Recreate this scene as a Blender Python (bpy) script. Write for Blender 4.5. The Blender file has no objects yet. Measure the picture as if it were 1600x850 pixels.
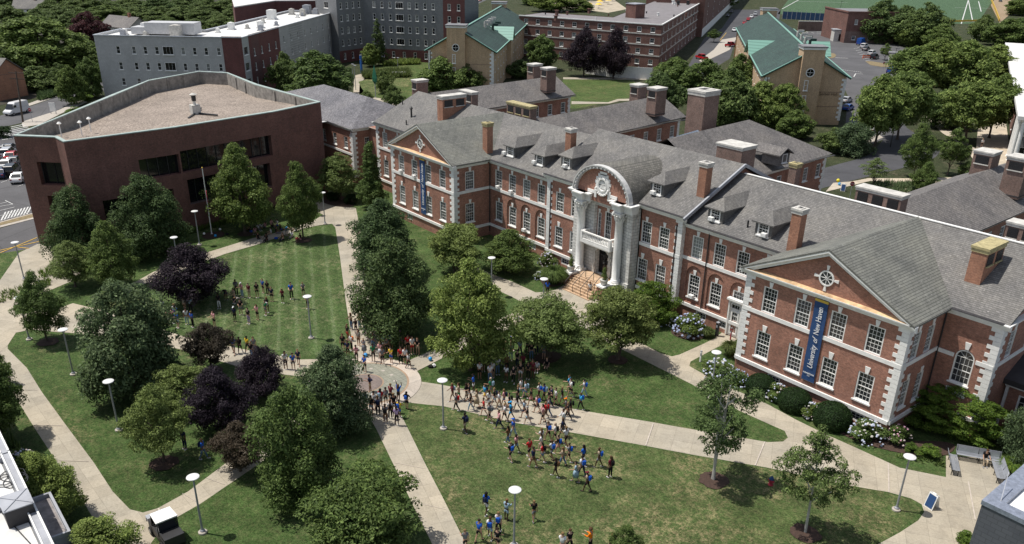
import bpy, bmesh, math, random
import numpy as np
from mathutils import Vector, Matrix
random.seed(7)
R = math.radians
SC = bpy.context.scene
COL = SC.collection
# ------------------------------------------------------------------ camera
CF, CYAW, CPITCH, CROLL = 1301.3, 0.8800, 0.4420, 0.0160
CLOC = Vector((63.369, -61.062, 37.097)); CPY = 90.8      # focal length and centre offset in photo pixels (1600 wide)
_f = Vector((-math.sin(CYAW)*math.cos(CPITCH), math.cos(CYAW)*math.cos(CPITCH), -math.sin(CPITCH)))
_r = Vector((math.cos(CYAW), math.sin(CYAW), 0)); _u = _r.cross(_f)
CR = math.cos(CROLL)*_r + math.sin(CROLL)*_u; CU = -math.sin(CROLL)*_r + math.cos(CROLL)*_u; CFW = _f
cam = bpy.data.cameras.new('camera'); camo = bpy.data.objects.new('camera', cam); COL.objects.link(camo)
cam.sensor_width = 36; cam.lens = 36*CF/1600; cam.shift_y = CPY/1600; cam.clip_end = 6000; cam.clip_start = 1
M = Matrix(((CR.x, CU.x, -CFW.x), (CR.y, CU.y, -CFW.y), (CR.z, CU.z, -CFW.z))).to_4x4(); M.translation = CLOC
camo.matrix_world = M; SC.camera = camo
# ------------------------------------------------------------------ sky, sun, exposure
SUNAZ, SUNEL = R(52+180), R(66)
w = bpy.data.worlds.new('World'); SC.world = w; w.use_nodes = True
nt = w.node_tree; bg = nt.nodes['Background']; sk = nt.nodes.new('ShaderNodeTexSky'); sk.sky_type = 'NISHITA'
sk.sun_disc = False; sk.sun_elevation = SUNEL; sk.sun_rotation = SUNAZ; sk.air_density = 1.0; sk.dust_density = 1.0
hs = nt.nodes.new('ShaderNodeHueSaturation'); hs.inputs['Saturation'].default_value = .62; nt.links.new(sk.outputs[0], hs.inputs['Color']); nt.links.new(hs.outputs[0], bg.inputs[0]); bg.inputs[1].default_value = 0.112
sd = bpy.data.lights.new('sun', 'SUN'); sd.energy = 4.5; sd.angle = R(0.53); sd.color = (1.0, 0.955, 0.88)
so = bpy.data.objects.new('sun', sd); COL.objects.link(so); so.location = (0, 0, 120)
TOSUN = Vector((math.sin(SUNAZ)*math.cos(SUNEL), math.cos(SUNAZ)*math.cos(SUNEL), math.sin(SUNEL)))
so.rotation_euler = (-TOSUN).to_track_quat('-Z', 'Y').to_euler()
SC.view_settings.view_transform = 'Standard'; SC.view_settings.look = 'None'
SC.view_settings.exposure = 0.12; SC.view_settings.gamma = 1
SC.render.engine = 'CYCLES'
SC.cycles.max_bounces = 5; SC.cycles.diffuse_bounces = 2; SC.cycles.glossy_bounces = 2; SC.cycles.transmission_bounces = 2
SC.cycles.transparent_max_bounces = 4
# ------------------------------------------------------------------ measuring helpers: where a sight line of the photograph meets the ground or a level
def ray(px, py): return CFW*CF + CR*(px-800) - CU*(py-425-CPY)
def G(px, py, z=0.0):
    d = ray(px, py); t = (z-CLOC.z)/d.z; return CLOC + d*t
def onplane(px, py, ax, v):
    d = ray(px, py); t = (v-CLOC[ax])/d[ax]; return CLOC + d*t
def proj(p):
    d = Vector(p)-CLOC; z = d.dot(CFW); return 800+CF*d.dot(CR)/z, 425+CPY-CF*d.dot(CU)/z
def zat(x, y, py):
    lo, hi = -2.0, 90.0
    for _ in range(40):
        m = (lo+hi)/2
        if proj((x, y, m))[1] > py: lo = m
        else: hi = m
    return lo
def slope_hit(px, py, y0, z0, s):
    d = ray(px, py); n = Vector((0, -s, 1)); t = n.dot(Vector((0, y0, z0))-CLOC)/n.dot(d); return CLOC+d*t
# ------------------------------------------------------------------ materials
_a, _b = G(524, 356), G(548, 520); STRIPE_DIR = math.atan2(_b.y-_a.y, _b.x-_a.x)
MATS = {}
def nodes(name):
    m = bpy.data.materials.new(name); m.use_nodes = True; n = m.node_tree
    return m, n, n.nodes['Principled BSDF'], n.links
def N(n, t, **k):
    o = n.nodes.new(t)
    for a, b in k.items(): setattr(o, a, b)
    return o
def noise(n, scale, detail=4, rough=.6, vec=None, dim='3D'):
    o = N(n, 'ShaderNodeTexNoise'); o.inputs['Scale'].default_value = scale; o.inputs['Detail'].default_value = detail
    o.inputs['Roughness'].default_value = rough
    if vec: n.links.new(vec, o.inputs['Vector'])
    return o.outputs['Fac']
def ramp(n, fac, stops):
    o = N(n, 'ShaderNodeValToRGB'); e = o.color_ramp.elements
    while len(e) < len(stops): e.new(.5)
    for i, (p, c) in enumerate(stops): e[i].position = p; e[i].color = (c[0], c[1], c[2], 1) if hasattr(c, '__len__') else (c, c, c, 1)
    n.links.new(fac, o.inputs[0]); return o.outputs[0]
def mix(n, fac, a, b, mode='MIX'):
    o = N(n, 'ShaderNodeMix', data_type='RGBA', blend_type=mode)
    for s, v in ((0, fac), (6, a), (7, b)):
        if isinstance(v, bpy.types.NodeSocket): n.links.new(v, o.inputs[s])
        elif s == 0: o.inputs[0].default_value = v
        else: o.inputs[s].default_value = (v[0], v[1], v[2], 1)
    return o.outputs[2]
def math_(n, op, a, b=None):
    o = N(n, 'ShaderNodeMath', operation=op)
    for i, v in enumerate((a, b)):
        if v is None: continue
        if isinstance(v, bpy.types.NodeSocket): n.links.new(v, o.inputs[i])
        else: o.inputs[i].default_value = v
    return o.outputs[0]
def bump(n, bs, h, dist=.02, st=.5):
    o = N(n, 'ShaderNodeBump'); o.inputs['Distance'].default_value = dist; o.inputs['Strength'].default_value = st
    n.links.new(h, o.inputs['Height']); n.links.new(o.outputs[0], bs.inputs['Normal'])
def geopos(n): return N(n, 'ShaderNodeNewGeometry').outputs['Position']
def objpos(n): return N(n, 'ShaderNodeTexCoord').outputs['Object']
def plain(name, col, rough=.6, metal=0, var=.25, scale=1.5):
    if name in MATS: return MATS[name]
    m, n, b, L = nodes(name); c = Vector(col)
    f = noise(n, scale, 5, .65, objpos(n))
    o = ramp(n, f, [(.3, c*(1-var)), (.7, c*(1+var*.6))]); L.new(o, b.inputs['Base Color'])
    b.inputs['Roughness'].default_value = rough; b.inputs['Metallic'].default_value = metal
    MATS[name] = m; return m
def brick_mat(name, c1, c2, mortar, bw=.22, bh=.075, stain=.35):
    if name in MATS: return MATS[name]
    m, n, b, L = nodes(name); p = geopos(n)
    s = N(n, 'ShaderNodeSeparateXYZ'); L.new(p, s.inputs[0])
    u = math_(n, 'ADD', s.outputs[0], s.outputs[1]); c = N(n, 'ShaderNodeCombineXYZ'); L.new(u, c.inputs[0]); L.new(s.outputs[2], c.inputs[1])
    t = N(n, 'ShaderNodeTexBrick'); L.new(c.outputs[0], t.inputs['Vector']); t.inputs['Scale'].default_value = 1
    t.inputs['Brick Width'].default_value = bw; t.inputs['Row Height'].default_value = bh; t.inputs['Mortar Size'].default_value = .008
    t.inputs['Color1'].default_value = (*c1, 1); t.inputs['Color2'].default_value = (*c2, 1); t.inputs['Mortar'].default_value = (*mortar, 1)
    t.inputs['Bias'].default_value = -.1
    f = noise(n, .35, 6, .7, p); g = ramp(n, f, [(.3, 1-stain), (.65, 1.12)])
    f2 = noise(n, 5, 4, .85, p); sv = N(n, 'ShaderNodeCombineXYZ'); L.new(math_(n, 'MULTIPLY', u, 1.1), sv.inputs[0]); L.new(math_(n, 'MULTIPLY', s.outputs[2], .09), sv.inputs[1]); fs = noise(n, 1, 5, .7, sv.outputs[0]); g2 = mix(n, 1, ramp(n, f2, [(.3, .66), (.7, 1.3)]), ramp(n, fs, [(.35, .9), (.6, 1.0), (.72, 1.3)]), 'MULTIPLY')
    o = mix(n, 1, mix(n, 1, t.outputs['Color'], g, 'MULTIPLY'), g2, 'MULTIPLY'); L.new(o, b.inputs['Base Color'])
    b.inputs['Roughness'].default_value = .85; bump(n, b, t.outputs['Fac'], .01, -.4)
    MATS[name] = m; return m
def slate_mat(name, base, row=.22, ax=2, var=.3, line=.25, bw=.3):
    if name in MATS: return MATS[name]
    m, n, b, L = nodes(name); p = geopos(n); s = N(n, 'ShaderNodeSeparateXYZ'); L.new(p, s.inputs[0])
    u = math_(n, 'ADD', s.outputs[0], s.outputs[1]) ; c = N(n, 'ShaderNodeCombineXYZ')
    L.new(math_(n, 'MULTIPLY', u, 1.0), c.inputs[0]); L.new(s.outputs[2], c.inputs[1])
    t = N(n, 'ShaderNodeTexBrick'); L.new(c.outputs[0], t.inputs['Vector']); t.inputs['Scale'].default_value = 1
    t.inputs['Brick Width'].default_value = bw; t.inputs['Row Height'].default_value = row*.42; t.inputs['Mortar Size'].default_value = .012
    cb = Vector(base)
    t.inputs['Color1'].default_value = (*(cb*(1-var)), 1); t.inputs['Color2'].default_value = (*(cb*(1+var)), 1); t.inputs['Mortar'].default_value = (*(cb*(1-line*2)), 1)
    f = noise(n, .25, 7, .72, p); g = ramp(n, f, [(.32, (.66, .67, .7)), (.52, (1, 1, 1)), (.72, (1.22, 1.2, 1.14))])
    f3 = noise(n, 3.0, 4, .9, p); g3 = ramp(n, f3, [(.35, .8), (.65, 1.2)])
    st = N(n, 'ShaderNodeCombineXYZ'); L.new(math_(n, 'MULTIPLY', u, 3.2), st.inputs[0]); L.new(math_(n, 'MULTIPLY', s.outputs[2], .5), st.inputs[1])
    f4 = noise(n, 1, 4, .7, st.outputs[0]); g4 = ramp(n, f4, [(.35, .86), (.7, 1.1)])
    f5 = noise(n, 5.5, 2, .5, p); sp = ramp(n, f5, [(.70, 0), (.74, 1)])
    o = mix(n, 1, mix(n, 1, mix(n, 1, t.outputs['Color'], g, 'MULTIPLY'), g3, 'MULTIPLY'), g4, 'MULTIPLY')
    o = mix(n, math_(n, 'MULTIPLY', sp, .55), o, (.55, .53, .5)); L.new(o, b.inputs['Base Color'])
    b.inputs['Roughness'].default_value = .8; bump(n, b, t.outputs['Fac'], .015, -.5)
    MATS[name] = m; return m
def objcol_mat(name, rough=.85, spec=.2, var=.15, scale=9):
    m, n, b, L = nodes(name); oi = N(n, 'ShaderNodeObjectInfo'); f = noise(n, scale, 3, .6, objpos(n))
    o = mix(n, 1, oi.outputs['Color'], ramp(n, f, [(.3, 1-var*1.6), (.7, 1+var)]), 'MULTIPLY'); L.new(o, b.inputs['Base Color'])
    b.inputs['Roughness'].default_value = rough; b.inputs['Specular IOR Level'].default_value = spec; MATS[name] = m; return m
BRICK = brick_mat('main_brick', (.43, .185, .122), (.27, .11, .075), (.34, .25, .2))
DBRICK = brick_mat('modern_brick', (.205, .085, .066), (.135, .056, .045), (.15, .10, .085), stain=.3)
ABRICK = brick_mat('apartment_brick', (.20, .085, .065), (.14, .06, .045), (.2, .14, .12))
TBRICK = brick_mat('tan_brick', (.56, .39, .235), (.45, .30, .18), (.5, .38, .27), stain=.1)
CHBRICK = brick_mat('chimney_brick', (.42, .19, .11), (.30, .13, .08), (.3, .2, .15), stain=.25)
BROWNB = brick_mat('weathered_brick', (.24, .14, .11), (.16, .1, .08), (.28, .23, .2), stain=.4)
WHITE = plain('white_trim', (.82, .81, .78), .6, 0, .12, 2.0)
STONE = plain('limestone', (.55, .53, .49), .8, 0, .3, 1.6)
GREYTRIM = plain('grey_trim', (.34, .35, .38), .6, 0, .2, 1.0)
COPPER = plain('stained_copper', (.62, .42, .24), .5, 0, .5, 1.2)
BLACK = plain('black_metal', (.02, .02, .022), .5, 0, .3)
DARKG = plain('dark_gutter', (.035, .033, .035), .7, 0, .3)
SLATE = slate_mat('grey_slate', (.168, .160, .151), var=.16)
SLATE2 = slate_mat('greenish_shingle', (.175, .176, .155), row=.27, line=.32, var=.1, bw=2.4)
SLATEB = slate_mat('brown_slate', (.165, .152, .145), var=.22)
SLATEV = slate_mat('purple_grey_shingle', (.17, .165, .178))
GREENR = slate_mat('green_shingle', (.03, .064, .054), var=.2)
def seam_mat(name, col, step=.45):
    m, n, b, L = nodes(name); s = N(n, 'ShaderNodeSeparateXYZ'); L.new(geopos(n), s.inputs[0])
    f = math_(n, 'PINGPONG', math_(n, 'SUBTRACT', s.outputs[0], s.outputs[1]), step); c = Vector(col)
    L.new(ramp(n, math_(n, 'DIVIDE', f, step), [(.0, c*.45), (.18, c), (.9, c*1.1)]), b.inputs['Base Color']); b.inputs['Roughness'].default_value = .45; MATS[name] = m; return m
SEAM = seam_mat('green_standing_seam', (.2, .38, .31)); SEAMB = seam_mat('grey_metal_roof', (.2, .24, .3), .35)
GLASS, n_, b_, L_ = nodes('window_glass')
oi_ = N(n_, 'ShaderNodeObjectInfo'); L_.new(ramp(n_, oi_.outputs['Random'], [(.0, (.012, .014, .018)), (.6, (.03, .033, .038)), (.8, (.12, .125, .125)), (1, (.28, .29, .28))]), b_.inputs['Base Color'])
b_.inputs['Roughness'].default_value = .08; b_.inputs['Specular IOR Level'].default_value = .6; MATS['glass'] = GLASS
DGLASS = plain('tinted_glass', (.012, .012, .014), .06, 0, .3)
CLOTH = objcol_mat('cloth'); SKIN = objcol_mat('skin', .6, .3, .08); CARP = objcol_mat('car_paint', .22, .6, .03, 1)
# --- ground surfaces
def grass_mat(name, dark, light, dry, stripe=0.0, dryness=.62):
    m, n, b, L = nodes(name); p = geopos(n)
    f1 = noise(n, 2.6, 8, .8, p); base = ramp(n, f1, [(.33, dark), (.68, light)])
    f2 = noise(n, .16, 7, .68, p); d = ramp(n, f2, [(dryness-.1, 0), (dryness+.08, 1)])
    f3 = noise(n, 1.5, 6, .9, p); dd = math_(n, 'MULTIPLY', math_(n, 'ADD', d, .28), ramp(n, f3, [(.46, 0), (.6, 1)]))
    o = mix(n, math_(n, 'MULTIPLY', dd, .8), base, dry)
    f5 = noise(n, .5, 4, .6, p); o = mix(n, 1, o, ramp(n, f5, [(.3, .72), (.7, 1.25)]), 'MULTIPLY')
    if 'mown' in name:
        mp = N(n, 'ShaderNodeMapping'); L.new(p, mp.inputs['Vector']); mp.inputs['Rotation'].default_value = (0, 0, math.pi/2-STRIPE_DIR)
        wv = N(n, 'ShaderNodeTexWave'); L.new(mp.outputs[0], wv.inputs['Vector']); wv.inputs['Scale'].default_value = .17; wv.inputs['Distortion'].default_value = .8; wv.inputs['Detail'].default_value = 2
        wv.inputs['Detail Scale'].default_value = 1.5
        sw = ramp(n, wv.outputs['Fac'], [(.86, 0), (.97, 1)]); f6 = noise(n, 1.6, 4, .8, p)
        o = mix(n, math_(n, 'MULTIPLY', sw, ramp(n, f6, [(.4, 0), (.65, .6)])), o, (.17, .2, .11))
        o = mix(n, 1, o, ramp(n, wv.outputs['Fac'], [(0, .9), (1, 1.1)]), 'MULTIPLY')
    f4 = noise(n, 5.5, 5, .95, p); o = mix(n, 1, o, ramp(n, f4, [(.38, .42), (.62, 1.6)]), 'MULTIPLY')
    L.new(o, b.inputs['Base Color']); b.inputs['Roughness'].default_value = .9; b.inputs['Specular IOR Level'].default_value = .15
    bump(n, b, noise(n, 9, 4, .9, p), .12, .9); MATS[name] = m; return m
GRASS = grass_mat('grass', (.028, .058, .013), (.080, .134, .040), (.24, .21, .11))
GRASSD = grass_mat('dry_grass', (.034, .060, .016), (.100, .144, .048), (.28, .235, .125), .0, .53)
GRASSA = grass_mat('mown_grass', (.030, .061, .015), (.086, .140, .044), (.25, .235, .13), R(0), .58)
FARG = grass_mat('far_ground', (.02, .032, .012), (.05, .062, .028), (.15, .12, .085), 0, .6)
def conc_mat(name, col, joint=1.55, dark=.6):
    m, n, b, L = nodes(name); p = objpos(n)
    t = N(n, 'ShaderNodeTexBrick'); L.new(p, t.inputs['Vector']); t.inputs['Scale'].default_value = 1; t.offset = 0
    t.inputs['Brick Width'].default_value = joint; t.inputs['Row Height'].default_value = joint; t.inputs['Mortar Size'].default_value = .018
    c = Vector(col); t.inputs['Color1'].default_value = (*(c*.9), 1); t.inputs['Color2'].default_value = (*(c*1.08), 1); t.inputs['Mortar'].default_value = (*(c*dark), 1)
    g = ramp(n, noise(n, .55, 8, .75, p), [(.32, .76), (.5, 1.0), (.7, 1.1)]); g2 = ramp(n, noise(n, 6, 5, .85, p), [(.3, .78), (.7, 1.18)])
    g3 = ramp(n, noise(n, .09, 4, .6, p), [(.35, (.9, .92, .94)), (.65, (1.06, 1.03, .98))])
    L.new(mix(n, 1, mix(n, 1, mix(n, 1, t.outputs['Color'], g, 'MULTIPLY'), g2, 'MULTIPLY'), g3, 'MULTIPLY'), b.inputs['Base Color']); b.inputs['Roughness'].default_value = .9
    MATS[name] = m; return m
CONC = conc_mat('concrete_walk', (.385, .342, .272), 1.55, .74); PAVER = conc_mat('grey_green_pavers', (.25, .25, .205), .45, .6)
DISC = conc_mat('brown_pavers', (.2, .16, .145), .3, .8); RING = plain('terracotta_ring', (.33, .23, .155), .85, 0, .2)
def asph_mat(name, col):
    m, n, b, L = nodes(name); p = geopos(n); c = Vector(col)
    g = ramp(n, noise(n, .12, 6, .7, p), [(.3, c*.75), (.7, c*1.25)]); g2 = ramp(n, noise(n, 5, 5, .8, p), [(.3, .8), (.7, 1.2)])
    v = N(n, 'ShaderNodeTexVoronoi', feature='DISTANCE_TO_EDGE'); v.inputs['Scale'].default_value = .09; L.new(p, v.inputs['Vector'])
    cr = ramp(n, v.outputs['Distance'], [(.0, .55), (.008, 1)])
    L.new(mix(n, 1, mix(n, 1, g, g2, 'MULTIPLY'), cr, 'MULTIPLY'), b.inputs['Base Color']); b.inputs['Roughness'].default_value = .9; MATS[name] = m; return m
ASPH = asph_mat('asphalt', (.088, .086, .09)); ASPHD = asph_mat('dark_asphalt', (.06, .06, .066))
MULCH = plain('mulch', (.062, .036, .026), .95, 0, .5, 5); PAINT = plain('road_paint', (.6, .6, .58), .7, 0, .3, 3); YPAINT = plain('yellow_paint', (.6, .38, .05), .7, 0, .3, 3)
TURF = grass_mat('field_turf', (.055, .10, .055), (.075, .125, .068), (.08, .13, .07)); KERB = plain('kerb_concrete', (.42, .38, .33), .9, 0, .2)
# ------------------------------------------------------------------ mesh helpers
class MB:
    def __init__(s): s.v = []; s.f = []
    def poly(s, pts):
        i = len(s.v); s.v += [tuple(p) for p in pts]; s.f.append(tuple(range(i, i+len(pts)))); return s
    def box(s, c, d, rz=0.0, tilt=None):
        cx, cy, cz = c; a, b, h = d[0]/2, d[1]/2, d[2]/2; ca, sa = math.cos(rz), math.sin(rz); i = len(s.v)
        for z in (-h, h):
            for x, y in ((-a, -b), (a, -b), (a, b), (-a, b)): s.v.append((cx+x*ca-y*sa, cy+x*sa+y*ca, cz+z))
        for q in ((3, 2, 1, 0), (4, 5, 6, 7), (0, 1, 5, 4), (1, 2, 6, 5), (2, 3, 7, 6), (3, 0, 4, 7)): s.f.append(tuple(i+k for k in q))
        return s
    def prism(s, pts, z0, z1):
        n = len(pts); i = len(s.v)
        if sum(pts[k][0]*pts[(k+1) % n][1]-pts[(k+1) % n][0]*pts[k][1] for k in range(n)) < 0: pts = pts[::-1]
        s.v += [(p[0], p[1], z0) for p in pts]+[(p[0], p[1], z1) for p in pts]
        s.f.append(tuple(i+k for k in range(n-1, -1, -1))); s.f.append(tuple(i+n+k for k in range(n)))
        for k in range(n): s.f.append((i+k, i+(k+1) % n, i+n+(k+1) % n, i+n+k))
        return s
    def extr(s, prof, a, b):       # prof: list of 3-vectors (planar), extruded from offset a to offset b
        n = len(prof); i = len(s.v); A, B = Vector(a), Vector(b)
        s.v += [tuple(Vector(p)+A) for p in prof]+[tuple(Vector(p)+B) for p in prof]
        s.f.append(tuple(i+k for k in range(n))); s.f.append(tuple(i+n+k for k in range(n-1, -1, -1)))
        for k in range(n): s.f.append((i+(k+1) % n, i+k, i+n+k, i+n+(k+1) % n))
        return s
    def bar(s, p, q, w, h=None):   # rectangular bar between two points
        h = h or w; p, q = Vector(p), Vector(q); d = (q-p).normalized(); up = Vector((0, 0, 1)) if abs(d.z) < .95 else Vector((1, 0, 0))
        a = d.cross(up).normalized()*w/2; b = a.cross(d).normalized()*h/2
        return s.extr([p-a-b, p+a-b, p+a+b, p-a+b], (0, 0, 0), q-p)
    def tube(s, p, q, r0, r1=None, n=8, caps=True):
        r1 = r0 if r1 is None else r1; p, q = Vector(p), Vector(q); d = (q-p).normalized(); up = Vector((0, 0, 1)) if abs(d.z) < .95 else Vector((1, 0, 0))
        a = d.cross(up).normalized(); b = a.cross(d); i = len(s.v)
        for c, r in ((p, r0), (q, r1)):
            for k in range(n): t = 2*math.pi*k/n; s.v.append(tuple(c+(a*math.cos(t)+b*math.sin(t))*r))
        for k in range(n): s.f.append((i+k, i+n+k, i+n+(k+1) % n, i+(k+1) % n))
        if caps: s.f.append(tuple(i+k for k in range(n))); s.f.append(tuple(i+n+k for k in range(n-1, -1, -1)))
        return s
    def lathe(s, prof, c=(0, 0, 0), n=16):   # prof (r,z)
        i = len(s.v); m = len(prof)
        for r, z in prof:
            for k in range(n): t = 2*math.pi*k/n; s.v.append((c[0]+r*math.cos(t), c[1]+r*math.sin(t), c[2]+z))
        for j in range(m-1):
            for k in range(n): s.f.append((i+j*n+k, i+j*n+(k+1) % n, i+(j+1)*n+(k+1) % n, i+(j+1)*n+k))
        s.f.append(tuple(i+k for k in range(n-1, -1, -1))); s.f.append(tuple(i+(m-1)*n+k for k in range(n)))
        return s
    def build(s, name, mat, parent=None, off=(0, 0, 0), smooth=False):
        me = bpy.data.meshes.new(name); o = Vector(off)
        if parent is not None and parent.get('_w'): o = Vector(parent['_w'])
        me.from_pydata([(x-o.x, y-o.y, z-o.z) for x, y, z in s.v], [], s.f)
        if smooth: me.polygons.foreach_set('use_smooth', [True]*len(me.polygons))
        if mat: me.materials.append(mat)
        ob = bpy.data.objects.new(name, me); COL.objects.link(ob)
        if parent is not None: ob.parent = parent
        elif tuple(off) != (0, 0, 0): ob.location = off
        return ob
def tag(o, label=None, cat=None, group=None, kind=None):
    if label: o['label'] = label
    if cat: o['category'] = cat
    if group: o['group'] = group
    if kind: o['kind'] = kind
    return o
def thing(name, loc, label, cat, group=None, rz=0.0):
    o = bpy.data.objects.new(name, None); COL.objects.link(o); o.location = loc; o.rotation_euler.z = rz; o.empty_display_size = .3
    return tag(o, label, cat, group)
def wthing(name, loc, label, cat, group=None):      # building: children meshes are given in world coordinates
    o = thing(name, loc, label, cat, group); o['_w'] = tuple(loc); return o
def copy_tree(o, parent=None):
    c = o.copy(); COL.objects.link(c)
    if parent is not None: c.parent = parent
    for ch in KIDS.get(o, ()): copy_tree(ch, c)
    return c
KIDS = {}
def kid(parent, ch):
    ch.parent = parent; KIDS.setdefault(parent, []).append(ch); return ch
def dupe(o, loc, rz=0.0, sc=None, parent=None):
    c = copy_tree(o, parent); c.location = loc; c.rotation_euler.z = rz
    if sc is not None: c.scale = sc if hasattr(sc, '__len__') else (sc,)*3
    return c
def proto_done(): pass
PROTOS = []
def drop(o):
    for ch in KIDS.get(o, ()): drop(ch)
    bpy.data.objects.remove(o)
# wall with openings: P0->P1 seen from outside left to right; holes (u0,u1,z0,z1,arch)
def wall(mb, P0, P1, z0, z1, holes=(), depth=.14):
    P0, P1 = Vector((P0[0], P0[1], 0)), Vector((P1[0], P1[1], 0)); Lg = (P1-P0).length; d = (P1-P0)/Lg; nn = Vector((d.y, -d.x, 0))
    us = {0.0, Lg}; zs = {z0, z1}; H = []
    for h in holes:
        u0, u1, a, b = h[:4]; arch = len(h) > 4 and h[4]; top = b+(u1-u0)/2 if arch else b
        us |= {u0, u1}; zs |= {a, top}
        if arch: zs.add(b)
        H.append((u0, u1, a, b, arch, top))
    us = sorted(x for x in us if -1e-6 <= x <= Lg+1e-6); zs = sorted(x for x in zs if z0-1e-6 <= x <= z1+1e-6)
    P = lambda u, z, k=0: tuple(P0+d*u-nn*k+Vector((0, 0, z)))
    for i in range(len(us)-1):
        for j in range(len(zs)-1):
            ua, ub, za, zb = us[i], us[i+1], zs[j], zs[j+1]; um, zm = (ua+ub)/2, (za+zb)/2
            if ub-ua < 1e-5 or zb-za < 1e-5: continue
            if any(h[0] < um < h[1] and h[2] < zm < h[5] for h in H): continue
            mb.poly([P(ua, za), P(ub, za), P(ub, zb), P(ua, zb)])
    for u0, u1, a, b, arch, top in H:
        q = [(u0, a), (u1, a), (u1, b)]
        if arch:
            c, r = (u0+u1)/2, (u1-u0)/2; arc = [(c+r*math.cos(math.pi*k/10), b+r*math.sin(math.pi*k/10)) for k in range(11)]
            for k in range(10): mb.poly([P(*arc[k]), P(arc[k][0], top), P(arc[k+1][0], top), P(*arc[k+1])])
            q += arc[1:]
        else: q.append((u0, b))
        for k in range(len(q)):
            a1, b1 = q[k], q[(k+1) % len(q)]; mb.poly([P(*a1), P(*b1), P(b1[0], b1[1], depth), P(a1[0], a1[1], depth)])
    return mb
# gable roof: two slabs; axis 'x' or direction vector; ridge from a to b (xy), half width hw, eave z, ridge z
def gable(mb, a, b, hw, ze, zr, th=.16, fascia=0):
    a, b = Vector((a[0], a[1], 0)), Vector((b[0], b[1], 0)); d = (b-a).normalized(); s = Vector((d.y, -d.x, 0))
    for sg in (1, -1):
        e = s*hw*sg
        mb.extr([a+Vector((0, 0, zr)), a+e+Vector((0, 0, ze)), a+e+Vector((0, 0, ze-th)), a+Vector((0, 0, zr-th))][::sg], (0, 0, 0), b-a)
    return mb
def hip(mb, pts, ridge, ze, zr, th=.15):   # pts: 4 corners ccw starting at ridge[0] end; ridge (p,q)
    A, B, C_, D = [Vector((p[0], p[1], ze)) for p in pts]; p, q = [Vector((k[0], k[1], zr)) for k in ridge]
    for f in ([A, B, p], [B, C_, q, p], [C_, D, q], [D, A, p, q]): mb.poly(f)
    for u, v in ((A, B), (B, C_), (C_, D), (D, A)): mb.poly([v, u, u-Vector((0, 0, th)), v-Vector((0, 0, th))])
    mb.poly([A-Vector((0, 0, th)), D-Vector((0, 0, th)), C_-Vector((0, 0, th)), B-Vector((0, 0, th))])
    return mb
class Stock:
    def __init__(s, root): s.root = root; s.used = False
    def put(s, loc, rz=0.0, sc=1.0, parent=None, color=None, ccolor=None):
        if not s.used: o = s.root; s.used = True; kids = KIDS.get(o, [])
        else:
            o = s.root.copy(); COL.objects.link(o); kids = []
            def rec(src, dst):
                for ch in KIDS.get(src, ()):
                    c = ch.copy(); COL.objects.link(c); c.parent = dst; kids.append(c); rec(ch, c)
            rec(s.root, o)
        if parent is not None:
            o.parent = parent
            if parent.get('_w'): loc = Vector(loc)-Vector(parent['_w'])
        o.location = loc; o.rotation_euler.z = rz; o.scale = sc if hasattr(sc, '__len__') else (sc,)*3
        if color: o.color = (*color, 1)
        s.kids = kids
        return o
# ---- sash windows: unit proto w x h, faces -Y, origin bottom centre on wall plane
def sash(name, w_, h_, cols, rows, fw=.11, arch=False, mun=.026, depth=.12, mat=None, sill=True, rail=True):
    f = MB(); y = .02
    f.box((-w_/2+fw/2, y, h_/2), (fw, depth, h_)); f.box((w_/2-fw/2, y, h_/2), (fw, depth, h_))
    f.box((0, y, fw/2), (w_-2*fw, depth, fw))
    ht = h_
    if not arch: f.box((0, y, h_-fw/2), (w_-2*fw, depth, fw))
    iw, ih = w_-2*fw, h_-2*fw
    for i in range(1, cols): f.box((-iw/2+iw*i/cols, y+.05, fw+ih/2), (mun, .03, ih+(fw if arch else 0)))
    for j in range(1, rows): f.box((0, y+.05, fw+ih*j/rows), (iw, .026, mun))
    if rail: f.box((0, y+.035, fw+ih/2), (iw, .06, .06))
    if arch:
        r = w_/2; n = 10
        for k in range(n):
            a0, a1 = math.pi*k/n, math.pi*(k+1)/n
            pr = [(rr*math.cos(a), y-depth/2, h_+rr*math.sin(a)) for rr, a in ((r, a0), (r, a1), (r-fw, a1), (r-fw, a0))]
            f.extr(pr[::-1], (0, 0, 0), (0, depth, 0))
        for k in (1, 2, 3): a = math.pi*k/4; f.bar((0, y+.05, h_), ((r-fw)*math.cos(a), y+.05, h_+(r-fw)*math.sin(a)), mun)
        f.box((0, y+.05, h_), (iw, .03, .04))
    if sill: f.box((0, -.06, -.06), (w_+.2, .26, .13))
    o = f.build(name, mat or WHITE)
    g = MB(); z1 = h_-fw/2
    if arch:
        r = w_/2-fw/2; pts = [(-r, y+.07, fw/2), (r, y+.07, fw/2)]+[(r*math.cos(math.pi*k/12), y+.07, h_+r*math.sin(math.pi*k/12)) for k in range(13)]
        g.poly(pts)
    else: g.poly([(-w_/2+.03, y+.07, .03), (w_/2-.03, y+.07, .03), (w_/2-.03, y+.07, z1), (-w_/2+.03, y+.07, z1)])
    p = g.build('pane', GLASS); kid(o, p)
    return Stock(o)
def keystone(mb, x, y, z, n=(0, -1), s=1.0):     # tapered stone above a window; y = wall plane
    h, a, b, t = .62*s, .13*s, .24*s, .07
    d = Vector((-n[1], n[0], 0)); nn = Vector((n[0], n[1], 0)); c = Vector((x, y, z))+nn*.003
    mb.extr([c-d*a, c+d*a, c+d*b+Vector((0, 0, h)), c-d*b+Vector((0, 0, h))], (0, 0, 0), nn*t)
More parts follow.
